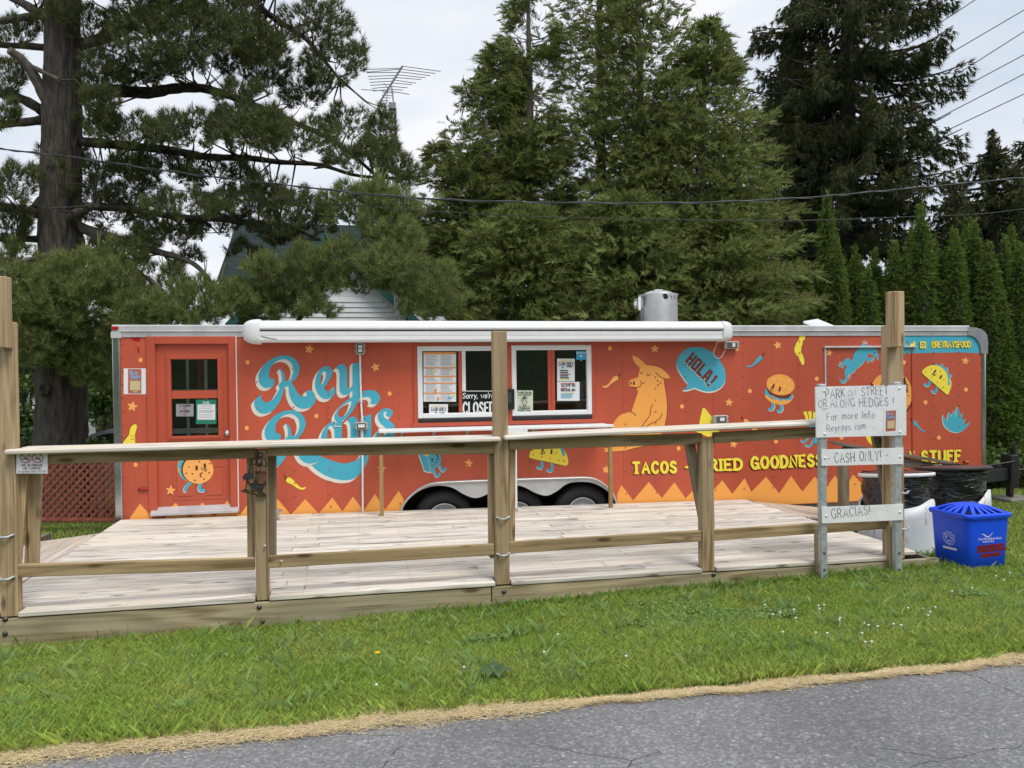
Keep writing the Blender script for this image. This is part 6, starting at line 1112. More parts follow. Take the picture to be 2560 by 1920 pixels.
for z in (lz0 + .03, lz0 + LH): mb = MB(); mb.bar(LA + np.array((0, 0, z)), LB + np.array((0, 0, z)), .05, .04); mb.build('fence_rail', LRM, LF)
# parked car, seen between trunk and trailer
CARP = M('silver_car_paint', (.50, .53, .58), .3, .1, coat=.5); CG = M('car_glass', (.02, .022, .026), .08, spec=.8)
cr_ = atd(268, 1067, 15.); cg = cr_[2] - 1.52; cx0 = atd(209, 1100, 15.)[0] - .75
CR = empty('parked_car', (cx0 + 2.2, cr_[1], cg), 'silver car parked behind the pine trunk', 'car')
def carp(u, v): return (cx0 + u, cr_[1] - .85, cg + v)
side = spline([(.0, .55), (.05, .95), (.35, 1.08), (.75, 1.14), (1.2, 1.44), (1.7, 1.53), (2.6, 1.52), (3.2, 1.38), (3.75, 1.06), (4.3, .95), (4.45, .6), (4.4, .3, 1), (.1, .3, 1)], True, 4)
mb = MB(); mb.prism(side, carp, (0, 1.7, 0)); BD = mb.build('body', CARP, CR)
mb = MB(); mb.prism(spline([(.95, 1.12, 1), (1.28, 1.39), (1.7, 1.46), (2.3, 1.45), (2.3, 1.1, 1)], True, 4), lambda u, v: carp(u, v) + np.array((0, -.006, 0)), (0, .004, 0)); mb.build('window', CG, CR); mb = MB(); mb.prism(spline([(2.38, 1.1, 1), (2.38, 1.45, 1), (2.8, 1.42), (3.3, 1.25), (3.5, 1.07, 1)], True, 4), lambda u, v: carp(u, v) + np.array((0, -.006, 0)), (0, .004, 0)); mb.build('window', CG, CR)
for u in (.85, 3.55): mb = MB(); mb.lathe([(0, -.02), (.2, -.02), (.22, 0), (.32, 0), (.32, .2)], carp(u, .32), 24, axis='y', mi_list=[1, 1, 0, 0]); mb.build('wheel', [RUBBER, ALU], CR)
for u in (.03, 4.38): mb = MB(); mb.box(np.array(carp(u - .02, .78)) + np.array((0, -.01, 0)), np.array(carp(u + .09, .9)) + np.array((0, .2, 0)), 0, .01); mb.build('lamp', LRED if u < 1 else WHITE, CR)
# white shed far left
c = atd(60, 1060, 26.); mb = MB(); mb.box((c[0] - 3, c[1], -1), (c[0] + 1.5, c[1] + 3, 1.5)); SD = empty('garden_shed', (c[0], c[1], -1), 'white shed glimpsed behind the left shrubs', 'shed'); SIDE_ = M('white_siding_far', (.62, .63, .64), .6); mb.build('wall', SIDE_, SD)
mb = MB(); mb.prism([(c[0] - 3.2, 1.5), (c[0] + 1.7, 1.5), (c[0] - .75, 2.6)], lambda u, v: (u, c[1] - .2, v), (0, 3.4, 0)); mb.build('roof', M('shed_roof', (.06, .07, .07), .8), SD)
# ------------------------------------------------------------------ house
DH = 27.; hp = lambda px, py, d=DH: atd(px, py, d)
HS = empty('house', tuple(np.array((hp(850, 700)[0], hp(850, 700)[1] + 3, -1.))), 'white clapboard house with green shingle roof behind the trees', 'house')
SIDG = M('white_clapboard', (.70, .72, .74), .6, var=.05, vs=3); TRIM = M('dark_green_trim', (.012, .075, .06), .5)
def shingle_mat():
    m, N, L, b = newmat('grey_green_shingles'); b.inputs['Roughness'].default_value = .95; b.inputs['Specular IOR Level'].default_value = .05; tc = N.new('ShaderNodeTexCoord'); br = N.new('ShaderNodeTexBrick'); mp = N.new('ShaderNodeMapping'); mp.inputs['Scale'].default_value = (1, 1.15, 1)
    br.inputs['Scale'].default_value = 3.2; br.inputs['Mortar Size'].default_value = .02; br.inputs['Color1'].default_value = (.022, .034, .033, 1); br.inputs['Color2'].default_value = (.038, .052, .050, 1); br.inputs['Mortar'].default_value = (.018, .024, .024, 1); br.inputs['Brick Width'].default_value = .9; br.inputs['Row Height'].default_value = .42
    L.new(tc.outputs['UV'], mp.inputs[0]); L.new(mp.outputs[0], br.inputs['Vector']); L.new(br.outputs['Color'], b.inputs['Base Color']); return m
SHG = shingle_mat()
def uvquad(name, pts, mat, parent, su=1.):
    me = bpy.data.meshes.new(name); me.from_pydata([tuple(p) for p in pts], [], [tuple(range(len(pts)))]); me.materials.append(mat); uv = me.uv_layers.new()
    o, x = np.array(pts[0]), np.array(pts[1]) - np.array(pts[0]); x = x / np.linalg.norm(x); nn = np.cross(x, np.array(pts[2]) - o); y = np.cross(nn, x); y = y / np.linalg.norm(y)
    for i, p in enumerate(pts): d_ = np.array(p) - o; uv.data[i].uv = (d_ @ x * su, d_ @ y * su)
    return link(name, me, parent)
ridge = hp(560, 597, DH + 3)[2]; eave = hp(560, 716, DH)[2]; hx0 = hp(556, 650)[0]; hx1 = hp(1330, 650)[0]; hy = hp(850, 700)[1]
uvquad('roof_slope', [(hx0, hy - .5, eave), (hx1, hy - .5, eave), (hx1, hy + 4.2, ridge + .7), (hx0, hy + 4.2, ridge + .7)], SHG, HS); uvquad('roof_slope', [(hx0, hy + 8.9, eave), (hx1, hy + 8.9, eave), (hx1, hy + 4.2, ridge + .7), (hx0, hy + 4.2, ridge + .7)], SHG, HS)
mb = MB(); mb.box((hx0 + .3, hy, -1.2), (hx1 - .3, hy + 8.4, eave + .02)); mb.prism([(hy, eave), (hy + 8.4, eave), (hy + 4.2, ridge + .55)], lambda u, v: (hx0 + .3, u, v), (hx1 - hx0 - .6, 0, 0)); mb.build('wall', SIDG, HS)
gc = hp(815, 592, DH - 2.6); gy = gc[1]; gw = 2.9; gb = gc[2] - gw * .95                        # cross gable
mb = MB(); mb.prism([(gc[0] - gw + .3, -1.2), (gc[0] + gw - .3, -1.2), (gc[0] + gw - .3, gb + .3), (gc[0], gc[2] - .1), (gc[0] - gw + .3, gb + .3)], lambda u, v: (u, gy, v), (0, 3.2, 0)); GB = mb.build('gable_wall', SIDG, HS)
for k in range(30):                                       # clapboards
    z = -.6 + k * .16
    hw = gw - .31 if z < gb + .3 else (gc[2] - z) / .95 - .45
    if hw > .1: mb = MB(); mb.prism([(gy - .03, z), (gy - .0, z + .155), (gy, z)], lambda u, v: (gc[0] - hw, u, v), (2 * hw, 0, 0)); mb.build('clapboard', SIDG, GB)
for s_ in (-1, 1):
    uvquad('roof_slope', [(gc[0] + s_ * gw, gy - .35, gb), (gc[0] + s_ * gw, gy + 6, gb), (gc[0], gy + 6, gc[2]), (gc[0], gy - .35, gc[2])], SHG, HS)
    mb = MB(); mb.bar((gc[0] + s_ * (gw + .05), gy - .37, gb - .12), (gc[0], gy - .37, gc[2] - .08), .06, .24); mb.build('barge_board', TRIM, HS)
    mb = MB(); mb.box((gc[0] + s_ * (gw - .34) - .09, gy - .06, -1.), (gc[0] + s_ * (gw - .34) + .09, gy - .031, gb + .2)); mb.build('corner_board', TRIM, HS)
mb = MB(); mb.box((gc[0] + .25, gy - .07, -1), (gc[0] + .43, gy - .031, 2.9)); mb.build('corner_board', TRIM, HS)
mb = MB(); p = hp(572, 585, DH + 3); mb.tube([p + np.array((.2, 0, -.8)), p + np.array((.2, 0, .7))], .09, 10); mb.build('vent_pipe', GALV, HS)
# ------------------------------------------------------------------ aerial on its lattice mast
KZ = Z(600, 0, 2.0733); DA = 24.; az = lambda x, y, dd=0.: atd(*KZ([(x, y)])[0], DA + dd)
AN = empty('tv_aerial', tuple(az(800, 1300) * np.array((1, 1, 0)) + np.array((0, 0, -1.))), 'tall lattice mast with a rooftop television aerial by the house', 'aerial')
STL = M('aerial_aluminium', (.25, .26, .28), .5, .6)
mb = MB(); tops = [az(787, 560), az(808, 560), az(800, 560, .25)]
for p in tops: mb.tube([p, np.array((p[0], p[1], -1.2))], .022, 6)
for k in range(28):
    z0 = tops[0][2] - k * .3
    if z0 < 0: break
    for i in range(3): a, b = tops[i], tops[(i + 1) % 3]; mb.tube([(a[0], a[1], z0), (b[0], b[1], z0 - .3)], .009, 4)
mb.build('mast', STL, AN); mb = MB(); mb.tube([az(800, 570), az(786, 450)], .022, 8); mb.box(az(789, 552) - .11, az(789, 552) + .11, 0, .02); mb.build('rotor', STL, AN)
mb = MB(); mb.tube([az(842, 342), az(718, 540)], .03, 8); mb.build('boom', STL, AN); mb = MB(); mb.tube([az(745, 430), az(768, 460), az(755, 545)], .012, 6); mb.build('stay', STL, AN)
for x0_, y0_, x1_, y1_ in ((648, 360, 843, 353), (843, 343, 1040, 370), (655, 374, 836, 358), (836, 358, 1012, 381), (658, 377, 830, 375), (830, 372, 985, 392), (662, 396, 822, 390), (822, 388, 962, 403), (668, 411, 812, 404), (812, 402, 938, 412), (672, 427, 800, 420), (800, 415, 913, 431), (676, 442, 790, 436), (790, 430, 890, 438), (684, 458, 780, 450), (780, 447, 868, 455), (690, 472, 770, 464), (770, 462, 845, 467), (628, 464, 765, 472), (765, 470, 878, 489), (738, 478, 800, 482), (735, 492, 790, 496), (738, 506, 782, 508), (724, 520, 772, 522), (716, 548, 780, 550)):
    mb = MB(); mb.tube([az(x0_, y0_), az(x1_, y1_)], .0125, 5); mb.build('element', STL, AN)
# ------------------------------------------------------------------ overhead lines
CAB = M('cable_black', (.02, .02, .022), .4); CABL = M('cable_grey', (.10, .10, .11), .35, .3)
def wire(pts, d, r, label, m=CAB, twist=None, grp=None):
    P = [atd(x, y, d) for x, y in spline(pts, False, 8)]; a, b = P[0] + (P[0] - P[3]) * 6, P[-1] + (P[-1] - P[-4]) * 6; P = [a] + P + [b]
    T_ = empty('overhead_cable', tuple(P[0]), label, 'cable', grp); mb = MB(); mb.tube(P, r, 6, cap=False); mb.build('cable', m, T_)
    if twist:
        Q_ = [];  L_ = 0
        for i in range(len(P) - 1):
            for k in range(10): t = k / 10; p = P[i] + (P[i + 1] - P[i]) * t; a_ = (i * 10 + k) * .16; Q_.append(p + np.array((0, math.cos(a_), math.sin(a_))) * (r + twist * .3))
        mb = MB(); mb.tube(Q_, twist, 5, cap=False); mb.build('wrapped_strand', CABL, T_)
wire([(-80, 362), (0, 372), (190, 395), (450, 432), (700, 461), (1000, 492), (1300, 505), (1700, 507), (2000, 495), (2200, 478), (2450, 455), (2640, 437)], 11.3, .011, 'thick twisted overhead cable sagging across the trees', twist=.007)
wire([(-80, 441), (0, 447), (500, 480), (900, 515), (1300, 540), (1700, 549), (2000, 551), (2300, 541), (2450, 535), (2640, 512)], 11.6, .006, 'thin overhead wire just below the thick twisted cable')
for k, (a, b, lb) in enumerate((((2282, 102), (2437, 0), 'topmost overhead line at the right'), ((2347, 150), (2560, 25), 'second overhead line from the top right'), ((2367, 202), (2560, 79), 'third overhead line from the top right'), ((2358, 245), (2560, 137), 'fourth overhead line from the top right'), ((2314, 312), (2560, 185), 'fifth overhead line from the top right'), ((2268, 373), (2560, 235), 'lowest of the six overhead lines at the right'))):
    d_ = np.subtract(b, a); wire([tuple(a), tuple(a + d_ * .33), tuple(a + d_ * .66), tuple(b)], 24., .016, lb, M('line_grey', (.12, .12, .13), .5), grp='power lines at the upper right')

# ================================================================== trees
def unit(v): return v / (np.linalg.norm(v, axis=-1, keepdims=True) + 1e-9)
def rnd(n): return unit(RNG.normal(size=(n, 3)))
def pnoise(p, s): return (np.sin(p[:, 0] * s * 1.7 + 1.3 * np.sin(p[:, 2] * s * 1.1)) + np.sin(p[:, 1] * s * 1.9 + p[:, 2] * s * .7 + 2.) + np.sin(p[:, 2] * s * 2.1 + 1.7 * np.sin(p[:, 0] * s * .9 + 4))) / 3
def tris(base, tip, wv):
    n = len(base); v = np.empty((n, 3, 3)); v[:, 0] = base - wv; v[:, 1] = base + wv; v[:, 2] = tip
    return v.reshape(-1, 3)
def tufts(c, d, k, ln_, wd, spread):
    """brushes of needles: k thin triangles fanning round each direction"""
    n = len(c); c = np.repeat(c, k, 0); d = np.repeat(unit(d), k, 0); r = rnd(n * k); r = unit(r - d * (r * d).sum(1, keepdims=True))
    th = RNG.uniform(.15, spread, (n * k, 1)); nd = d * np.cos(th) + r * np.sin(th); l = ln_ * RNG.uniform(.7, 1.15, (n * k, 1)); s_ = unit(np.cross(nd, rnd(n * k))) * wd
    b = c - d * RNG.uniform(0, .5, (n * k, 1)) * ln_
    return tris(b, b + nd * l, s_)
def sprays(c, d, k, size, wd, droop=.25):
    """flat fern-like sprays: leaflets along a drooping axis"""
    n = len(c); d = unit(d); nn = rnd(n); nn = unit(nn - d * (nn * d).sum(1, keepdims=True)); sd_ = np.cross(d, nn); sz = size * RNG.uniform(.6, 1.3, (n, 1)); out = []
    for j in range(k):
        t = (j + .3) / k; sg = 1 if j % 2 else -1; b = c + d * sz * t + np.array((0, 0, -1)) * sz * droop * t * t
        a = unit(d * .75 + sd_ * sg * .8 * (1.05 - t) + RNG.normal(0, .18, (n, 3))); l = sz * (.55 - .25 * t) * RNG.uniform(.8, 1.2, (n, 1)); out.append(tris(b, b + a * l, unit(np.cross(a, nn)) * wd * RNG.uniform(.7, 1.3, (n, 1))))
    return np.concatenate(out)
def leafquads(c, sz):
    n = len(c); a = rnd(n); b = unit(np.cross(a, rnd(n))); s_ = sz * RNG.uniform(.6, 1.3, (n, 1)); v = np.empty((n, 4, 3)); v[:, 0] = c; v[:, 1] = c + a * s_ * .5 + b * s_ * .32; v[:, 2] = c + a * s_; v[:, 3] = c + a * s_ * .5 - b * s_ * .32
    return v.reshape(-1, 3)
def tri_obj(name, v, mat, parent, k=3, **kw): return np_mesh(name, v, np.arange(len(v)).reshape(-1, k), mat, parent, **kw)
BARK = M('pine_bark', (.080, .068, .057), .95, var=.5, vs=6, stretch=(3, 3, .55), bump=1., bs=5); BARKL = M('grey_bark', (.12, .10, .085), .95, var=.4, vs=6, stretch=(3, 3, .7), bump=.9, bs=10)
PINE = M('pine_needles', (.205, .250, .085), .7, isl=.45, trans=.3, spec=.15); PINED = M('backlit_pine_needles', (.115, .132, .050), .7, isl=.5, trans=.3, spec=.15); CANDLE = M('new_pine_shoots', (.24, .30, .09), .6)  # PINED: the upper crown's backlit darkness is put into its needle colour
CEDAR = M('cedar_sprays', (.200, .238, .074), .7, isl=.45, trans=.35, spec=.15); CEDARB = M('brown_cedar_sprays', (.11, .085, .03), .7, isl=.4); SPRUCE = M('spruce_needles', (.080, .100, .042), .7, isl=.45, trans=.25, spec=.15); SPRUCEL = M('spruce_tips', (.135, .125, .045), .7, isl=.4, trans=.25, spec=.15)
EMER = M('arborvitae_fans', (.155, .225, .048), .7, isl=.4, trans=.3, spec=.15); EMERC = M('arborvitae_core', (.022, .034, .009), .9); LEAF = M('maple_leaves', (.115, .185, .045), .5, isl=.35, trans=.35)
# --- white pine
DP = 13.5
base = atd(152, 1150, DP)
PT = empty('pine_tree', (base[0], base[1], -.45), 'huge old white pine with long level limbs at the left', 'tree')
tr_px = [(150, 1300, 64), (151, 1180, 60), (152, 1080, 57.5), (155, 960, 56), (155, 800, 54), (154, 640, 50), (150, 520, 46), (153, 400, 45), (155, 260, 43), (156, 120, 40), (157, -40, 38), (160, -400, 32), (165, -900, 20), (168, -1300, 8)]
mb = MB(); nT = 30; P = [(atd(x, y, DP), r / F * DP) for x, y, r in tr_px]; Pd = []
for i in range(len(P) - 1):
    for k in range(6): t = k / 6; Pd.append((P[i][0] * (1 - t) + P[i + 1][0] * t, P[i][1] * (1 - t) + P[i + 1][1] * t))
vs = []
for i, (p, r) in enumerate(Pd):
    for k in range(nT): a = 2 * math.pi * k / nT; rr_ = r * (1 + .045 * math.sin(9 * a + 1.1 * math.sin(i * .8)) + .03 * math.sin(17 * a + i * .9) + RNG.normal(0, .012)); vs.append(p + np.array((math.cos(a) * rr_, math.sin(a) * rr_, 0)))
mb.add(vs, [(i * nT + k, i * nT + (k + 1) % nT, (i + 1) * nT + (k + 1) % nT, (i + 1) * nT + k) for i in range(len(Pd) - 1) for k in range(nT)], 0, True); mb.build('trunk', BARK, PT)
for x, y, r in ((112, 975, 13),):                                 # knots
    c = atd(x, y, DP - .42); mb = MB(); s_ = r / F * DP; mb.lathe([(s_ * 1.3, .06), (s_ * 1.15, -.02), (s_ * .8, -.06), (s_ * .5, -.03), (0, .0)], c, 14, axis='y'); mb.v = [tuple(np.array(v) + RNG.normal(0, .012, 3)) for v in mb.v]; mb.build('knot', BARK, PT)
limbs = [([(190, 243), (260, 226), (370, 232), (430, 222), (500, 220), (560, 235), (640, 265), (720, 300), (830, 350), (930, 430), (960, 470)], 17, 3, .4), ([(190, 115), (290, 85), (350, 40), (385, 0), (420, -60)], 15, 7, -.5), ([(185, 352), (270, 360), (420, 375), (520, 392), (620, 395), (700, 405), (800, 412), (900, 440), (1040, 446)], 13, 3, .6),
         ([(175, 515), (300, 520), (430, 540), (560, 550), (700, 562), (800, 600)], 11, 3, -.3), ([(190, 566), (270, 592), (386, 627), (482, 658), (540, 720)], 15, 3, -.8), ([(110, 280), (60, 250), (0, 235), (-80, 215)], 14, 7, .2), ([(108, 300), (40, 308), (-60, 318)], 12, 7, .5), ([(118, 48), (60, 10), (0, -20)], 13, 8, .3), ([(116, 38), (50, 45), (-40, 60)], 11, 7, -.2),
         ([(122, 120), (60, 115), (-40, 112)], 10, 6, .6), ([(112, 541), (60, 526), (-40, 512)], 14, 10, -.3), ([(108, 598), (0, 597), (-60, 597)], 9, 7, .2), ([(160, 338), (118, 255), (85, 190), (55, 150), (22, 125)], 16, 9, -.55), ([(90, 195), (60, 160), (150, 200)], 8, 5, -.5), ([(105, 500), (70, 540), (45, 600), (30, 640)], 12, 7, .3),
         ([(165, 592), (172, 555), (188, 535), (220, 520), (240, 510)], 13, 9, -.6), ([(560, -60), (624, 0), (700, 55), (764, 96), (810, 150), (850, 200)], 11, 3, .2), ([(170, -250), (300, -190), (450, -120), (560, -60)], 20, 11, 0), ([(930, 480), (950, 540), (985, 620), (1040, 700), (1075, 760)], 9, 5, .8), ([(740, 810), (790, 740), (850, 660), (900, 600), (930, 560)], 6, 2, 1.),
         ([(200, 620), (110, 640), (30, 660)], 8, 4, -1.), ([(200, 560), (300, 650), (400, 720), (430, 780)], 8, 3, -1.2), ([(110, 820), (50, 840), (-40, 845)], 6, 4, .3), ([(200, 930), (270, 930), (310, 900)], 5, 3, .4)]
LIMB = []
for pts, r0, r1, dd in limbs:
    q = spline(pts, False, 5); n_ = len(q); mb = MB(); pp = [atd(x, y, DP + dd * i / n_ + (0 if i > 1 else .1)) for i, (x, y) in enumerate(q)]; LIMB += pp
    mb.tube(pp, [(r0 + (r1 - r0) * i / (n_ - 1)) / F * DP * (1 + .07 * math.sin(i * 2.1)) for i in range(n_)], 9); mb.build('limb', BARK if dd > -.5 else BARKL, PT)
LIMB = np.array(LIMB)
up_cl = [(150, 25, 60, 25), (452, 72, 180, 66), (560, 130, 90, 55), (660, 150, 70, 75), (270, 150, 70, 45), (330, 205, 60, 22), (325, 325, 110, 42), (470, 318, 110, 48), (615, 310, 100, 58), (160, 385, 70, 28), (130, 430, 60, 28), (235, 478, 80, 32), (330, 490, 90, 32), (470, 508, 120, 36), (620, 500, 110, 40), (330, 415, 70, 36), (40, 75, 60, 36), (25, 190, 40, 55), (20, 285, 35, 36), (40, 455, 60, 45),
         (650, 110, 60, 55), (790, 50, 95, 55), (835, 155, 80, 55), (760, 215, 70, 55), (865, 300, 70, 38), (745, 340, 110, 45), (660, 315, 70, 55), (940, 372, 60, 36), (890, 390, 80, 34), (1010, 440, 60, 22), (670, 480, 100, 34), (720, 520, 110, 36), (400, 20, 120, 60), (560, 30, 90, 50), (230, 60, 80, 45), (880, 105, 40, 40), (420, 150, 90, 40), (30, 560, 50, 60), (280, 540, 90, 28), (420, 585, 90, 26), (250, 250, 50, 40), (420, 400, 90, 20), (560, 420, 90, 20),
         (240, 300, 60, 32), (225, 205, 45, 28), (350, 175, 90, 30), (600, 225, 70, 26), (560, 440, 110, 22), (400, 440, 90, 22), (255, 425, 55, 28), (955, 320, 42, 55), (985, 400, 45, 40), (700, 590, 60, 22), (610, 620, 50, 18), (780, 560, 60, 30), (430, 560, 90, 22), (560, 555, 90, 26), (350, 600, 60, 22), (250, 620, 50, 32), (470, 640, 45, 20), (690, 570, 70, 22), (300, -120, 220, 90), (520, -110, 200, 80), (120, -140, 150, 90), (700, -90, 120, 60)]
lo_cl = [(193, 675, 95, 50), (58, 716, 85, 60), (155, 745, 115, 60), (270, 715, 85, 60), (115, 810, 95, 55), (240, 850, 65, 62), (175, 880, 85, 50), (70, 870, 62, 40), (347, 770, 95, 52), (405, 716, 75, 62), (385, 795, 115, 35), (500, 750, 95, 58), (580, 745, 60, 40), (636, 755, 85, 58), (300, 830, 60, 40), (20, 790, 60, 60), (230, 930, 50, 40), (290, 900, 45, 40), (40, 650, 60, 50), (300, 640, 70, 45),
         (720, 722, 95, 62), (800, 700, 60, 45), (850, 640, 45, 50), (900, 700, 80, 32), (760, 640, 55, 30), (655, 660, 55, 25), (800, 765, 55, 22), (1000, 510, 50, 42), (960, 560, 65, 52), (1000, 600, 60, 55), (1035, 690, 105, 52), (1080, 755, 80, 42), (870, 510, 85, 50), (938, 485, 60, 42), (960, 650, 70, 50)]
def clump(cl, d0, dd, dens, kup):
    C_ = []; D_ = []
    for cx, cy, rx_, ry_ in cl:
        n = int(math.pi * rx_ * ry_ * dens); dc = d0 + RNG.uniform(-dd, dd)
        a = RNG.uniform(0, 2 * math.pi, n); r = RNG.uniform(0, 1, n) ** .5; u = cx + rx_ * r * np.cos(a) * 1.05; v = cy + ry_ * r * np.sin(a) + 10 * np.sin(u * .09 + cx); d = dc + RNG.normal(0, 1, n) * rx_ / F * d0 * .55
        p = np.array([atd(x, y, q) for x, y, q in zip(u, v, d)]).reshape(-1, 3); keep = pnoise(p + cx * .01, 3.2) > -.42
        p = p[keep]; ctr = atd(cx, cy + ry_ * .7, dc); o = unit(p - ctr); C_.append(p); D_.append(o * .8 + np.array((0, 0, kup)) + RNG.normal(0, .3, p.shape))
    return np.concatenate(C_), np.concatenate(D_)
c, d = clump(up_cl, DP - .1, .9, .037, .55); tri_obj('needle_crown', tufts(c, d, 15, .13, .005, 1.15), PINED, PT)
tw = MB()
for i in RNG.choice(len(c), 420, replace=False):
    j = np.argmin(((LIMB - c[i]) ** 2).sum(1) + RNG.uniform(0, .5, len(LIMB))); a, b = LIMB[j], c[i]
    if np.linalg.norm(a - b) < 2.4: m_ = (a + b) / 2 + np.array((RNG.normal(0, .1), 0, -.12 + RNG.normal(0, .08))); tw.tube([a, (a + m_) / 2, m_, (m_ + b) / 2 + np.array((0, 0, -.02)), b], [.02, .016, .012, .008, .005], 5, cap=False)
tw.build('twigs', BARK, PT, kind='stuff')
c, d = clump(lo_cl, DP - .75, .45, .038, .6); tri_obj('needle_crown', tufts(c, d, 18, .145, .0046, 1.15), PINE, PT)
mb = MB()
for x, y in ((227, 577), (401, 631), (609, 627), (239, 693), (909, 415), (933, 410), (967, 410), (880, 440), (540, 640), (150, 640), (330, 690), (855, 590), (830, 600), (470, 690), (60, 670), (950, 440), (990, 480)):
    for k in range(3):
        tgt = atd(x, y + 34, DP - .75); p = c[np.argmin(((c - tgt) ** 2).sum(1) + RNG.uniform(0, .012, len(c)))]; t_ = np.array((RNG.normal(0, .05), RNG.normal(0, .05), RNG.uniform(.16, .34))); mb.tube([p, p + t_ * .5 + np.array((0, 0, .0)), p + t_], [.009, .008, .005], 5)
mb.build('new_shoots', CANDLE, PT, kind='stuff')
# --- cedars: several leaders per tree, each a tapering column of sprays
def cedar(label, stems, d, n, gap, opn, mat_mix=.12, size=.23, dark=False):
    b = atd(stems[0][0][0][0], 900, d); T_ = empty('cedar_tree', (b[0], b[1], fz(b[0], b[1])), label, 'tree', 'cedars behind the trailer'); allp = []; alld = []
    tot = sum(s_[3] for s_ in stems)
    for prof, trunk, dd, wgt in stems:                     # prof: (x, y, half width) down the leader, pixels
        m = int(n * wgt / tot); ys = np.array([q[1] for q in prof], float); xs_ = np.array([q[0] for q in prof], float); ws = np.array([q[2] for q in prof], float)
        cum = np.concatenate([[0], np.cumsum((ws[1:] + ws[:-1]) / 2 * np.diff(ys))]); y = np.interp(RNG.uniform(0, cum[-1], m * 3), cum, ys); x0 = np.interp(y, ys, xs_); w_ = np.interp(y, ys, ws)
        a = RNG.uniform(0, 2 * math.pi, len(y)); r = RNG.uniform(.0, 1, len(y)) ** .55 * (1 + .22 * np.sin(y * .085 + a * 2) + .12 * np.sin(y * .21 + a * 3)); k = (d + dd) / F
        p = np.array([atd(u, v, d + dd) for u, v in zip(x0 + w_ * r * np.cos(a), y)]) + np.stack([np.sin(YAW) * r * np.sin(a) * w_ * k, np.cos(YAW) * r * np.sin(a) * w_ * k, 0 * a], -1)
        keep = (.55 * pnoise(p, 1.5) + .5 * pnoise(p + 7, 3.7) + .55 * pnoise(p + 3, 7.9)) > gap + opn * np.clip((620 - y) / 520, 0, 1); p = p[keep][:m]; ax = np.array([atd(u, v, d + dd) for u, v in zip(x0[keep][:m], y[keep][:m])]); o = unit(p - ax)
        allp.append(p); alld.append(o + np.array((0, 0, .25)) + RNG.normal(0, .35, p.shape))
        if trunk:
            q = [atd(u, v, d + dd) for u, v in trunk]; mb = MB(); n_ = len(q); q[-1] = np.array((q[-1][0], q[-1][1], -1.)); mb.tube(q, [.035 + .12 * (i / (n_ - 1)) for i in range(n_)], 8); mb.build('trunk', BARKL, T_)
            br = MB()
            for i in RNG.choice(len(p), min(90, len(p)), replace=False):
                s0 = ax[i]; s0 = s0 + (s0 - p[i]) * 0; e_ = p[i]; br.tube([s0 + np.array((0, 0, -.1)), (s0 + e_) / 2 + np.array((0, 0, -.12)), e_], [.016, .012, .005], 4, cap=False)
            br.build('branches', BARKL, T_, kind='stuff')
    p, o = np.concatenate(allp), np.concatenate(alld); s_ = RNG.uniform(0, 1, len(p)) < mat_mix
    tri_obj('spray_crown', sprays(p[~s_], o[~s_], 12, size, .0125), CEDAR, T_); tri_obj('spray_crown', sprays(p[s_], o[s_], 10, size * .9, .0115), CEDARB, T_)
cedar('tall open cedar with bare grey stems left of the dense cedars', [
    ([(1325, -60, 10), (1325, 0, 42), (1330, 100, 78), (1330, 230, 75), (1330, 400, 92), (1330, 620, 120)], [(1320, 0), (1323, 150), (1325, 330), (1328, 520), (1335, 800)], 0., 1.), ([(1245, 100, 12), (1250, 160, 48), (1250, 300, 78), (1255, 600, 100)], [(1258, 140), (1268, 260), (1285, 420), (1292, 620), (1300, 800)], .5, .9),
    ([(1165, 215, 12), (1170, 280, 50), (1170, 450, 82), (1180, 740, 100)], [(1215, 300), (1222, 450), (1225, 640), (1235, 800)], -.4, .8), ([(1092, 365, 10), (1100, 450, 45), (1110, 600, 75), (1130, 790, 95)], None, .3, .6)], 16.5, 15000, -.3, .42, .10)
cedar('broad dense cedar above the exhaust fan', [
    ([(1500, -160, 60), (1500, 0, 110), (1500, 200, 128), (1500, 400, 150), (1490, 820, 180)], [(1495, -60), (1500, 200), (1505, 500), (1510, 800)], .4, 1.), ([(1610, -250, 40), (1610, 0, 115), (1610, 200, 165), (1610, 400, 185), (1620, 820, 220)], [(1590, -120), (1600, 200), (1605, 500), (1610, 800)], 0., 1.25),
    ([(1310, 520, 40), (1310, 600, 130), (1310, 820, 190)], None, -1.6, .9), ([(1560, 500, 60), (1560, 600, 150), (1560, 820, 220)], None, -1.7, 1.)], 16., 26000, -.46, .34, .09)
cedar('cedar with a thin leaning top next to the spruce', [
    ([(1772, 55, 10), (1768, 140, 55), (1762, 300, 125), (1752, 450, 165), (1752, 620, 205), (1765, 820, 235)], [(1770, 80), (1755, 300), (1745, 550), (1745, 800)], 0., 1.), ([(1800, 540, 40), (1800, 650, 130), (1800, 820, 190)], None, -1.5, .6)], 15.6, 18000, -.46, .26, .14)
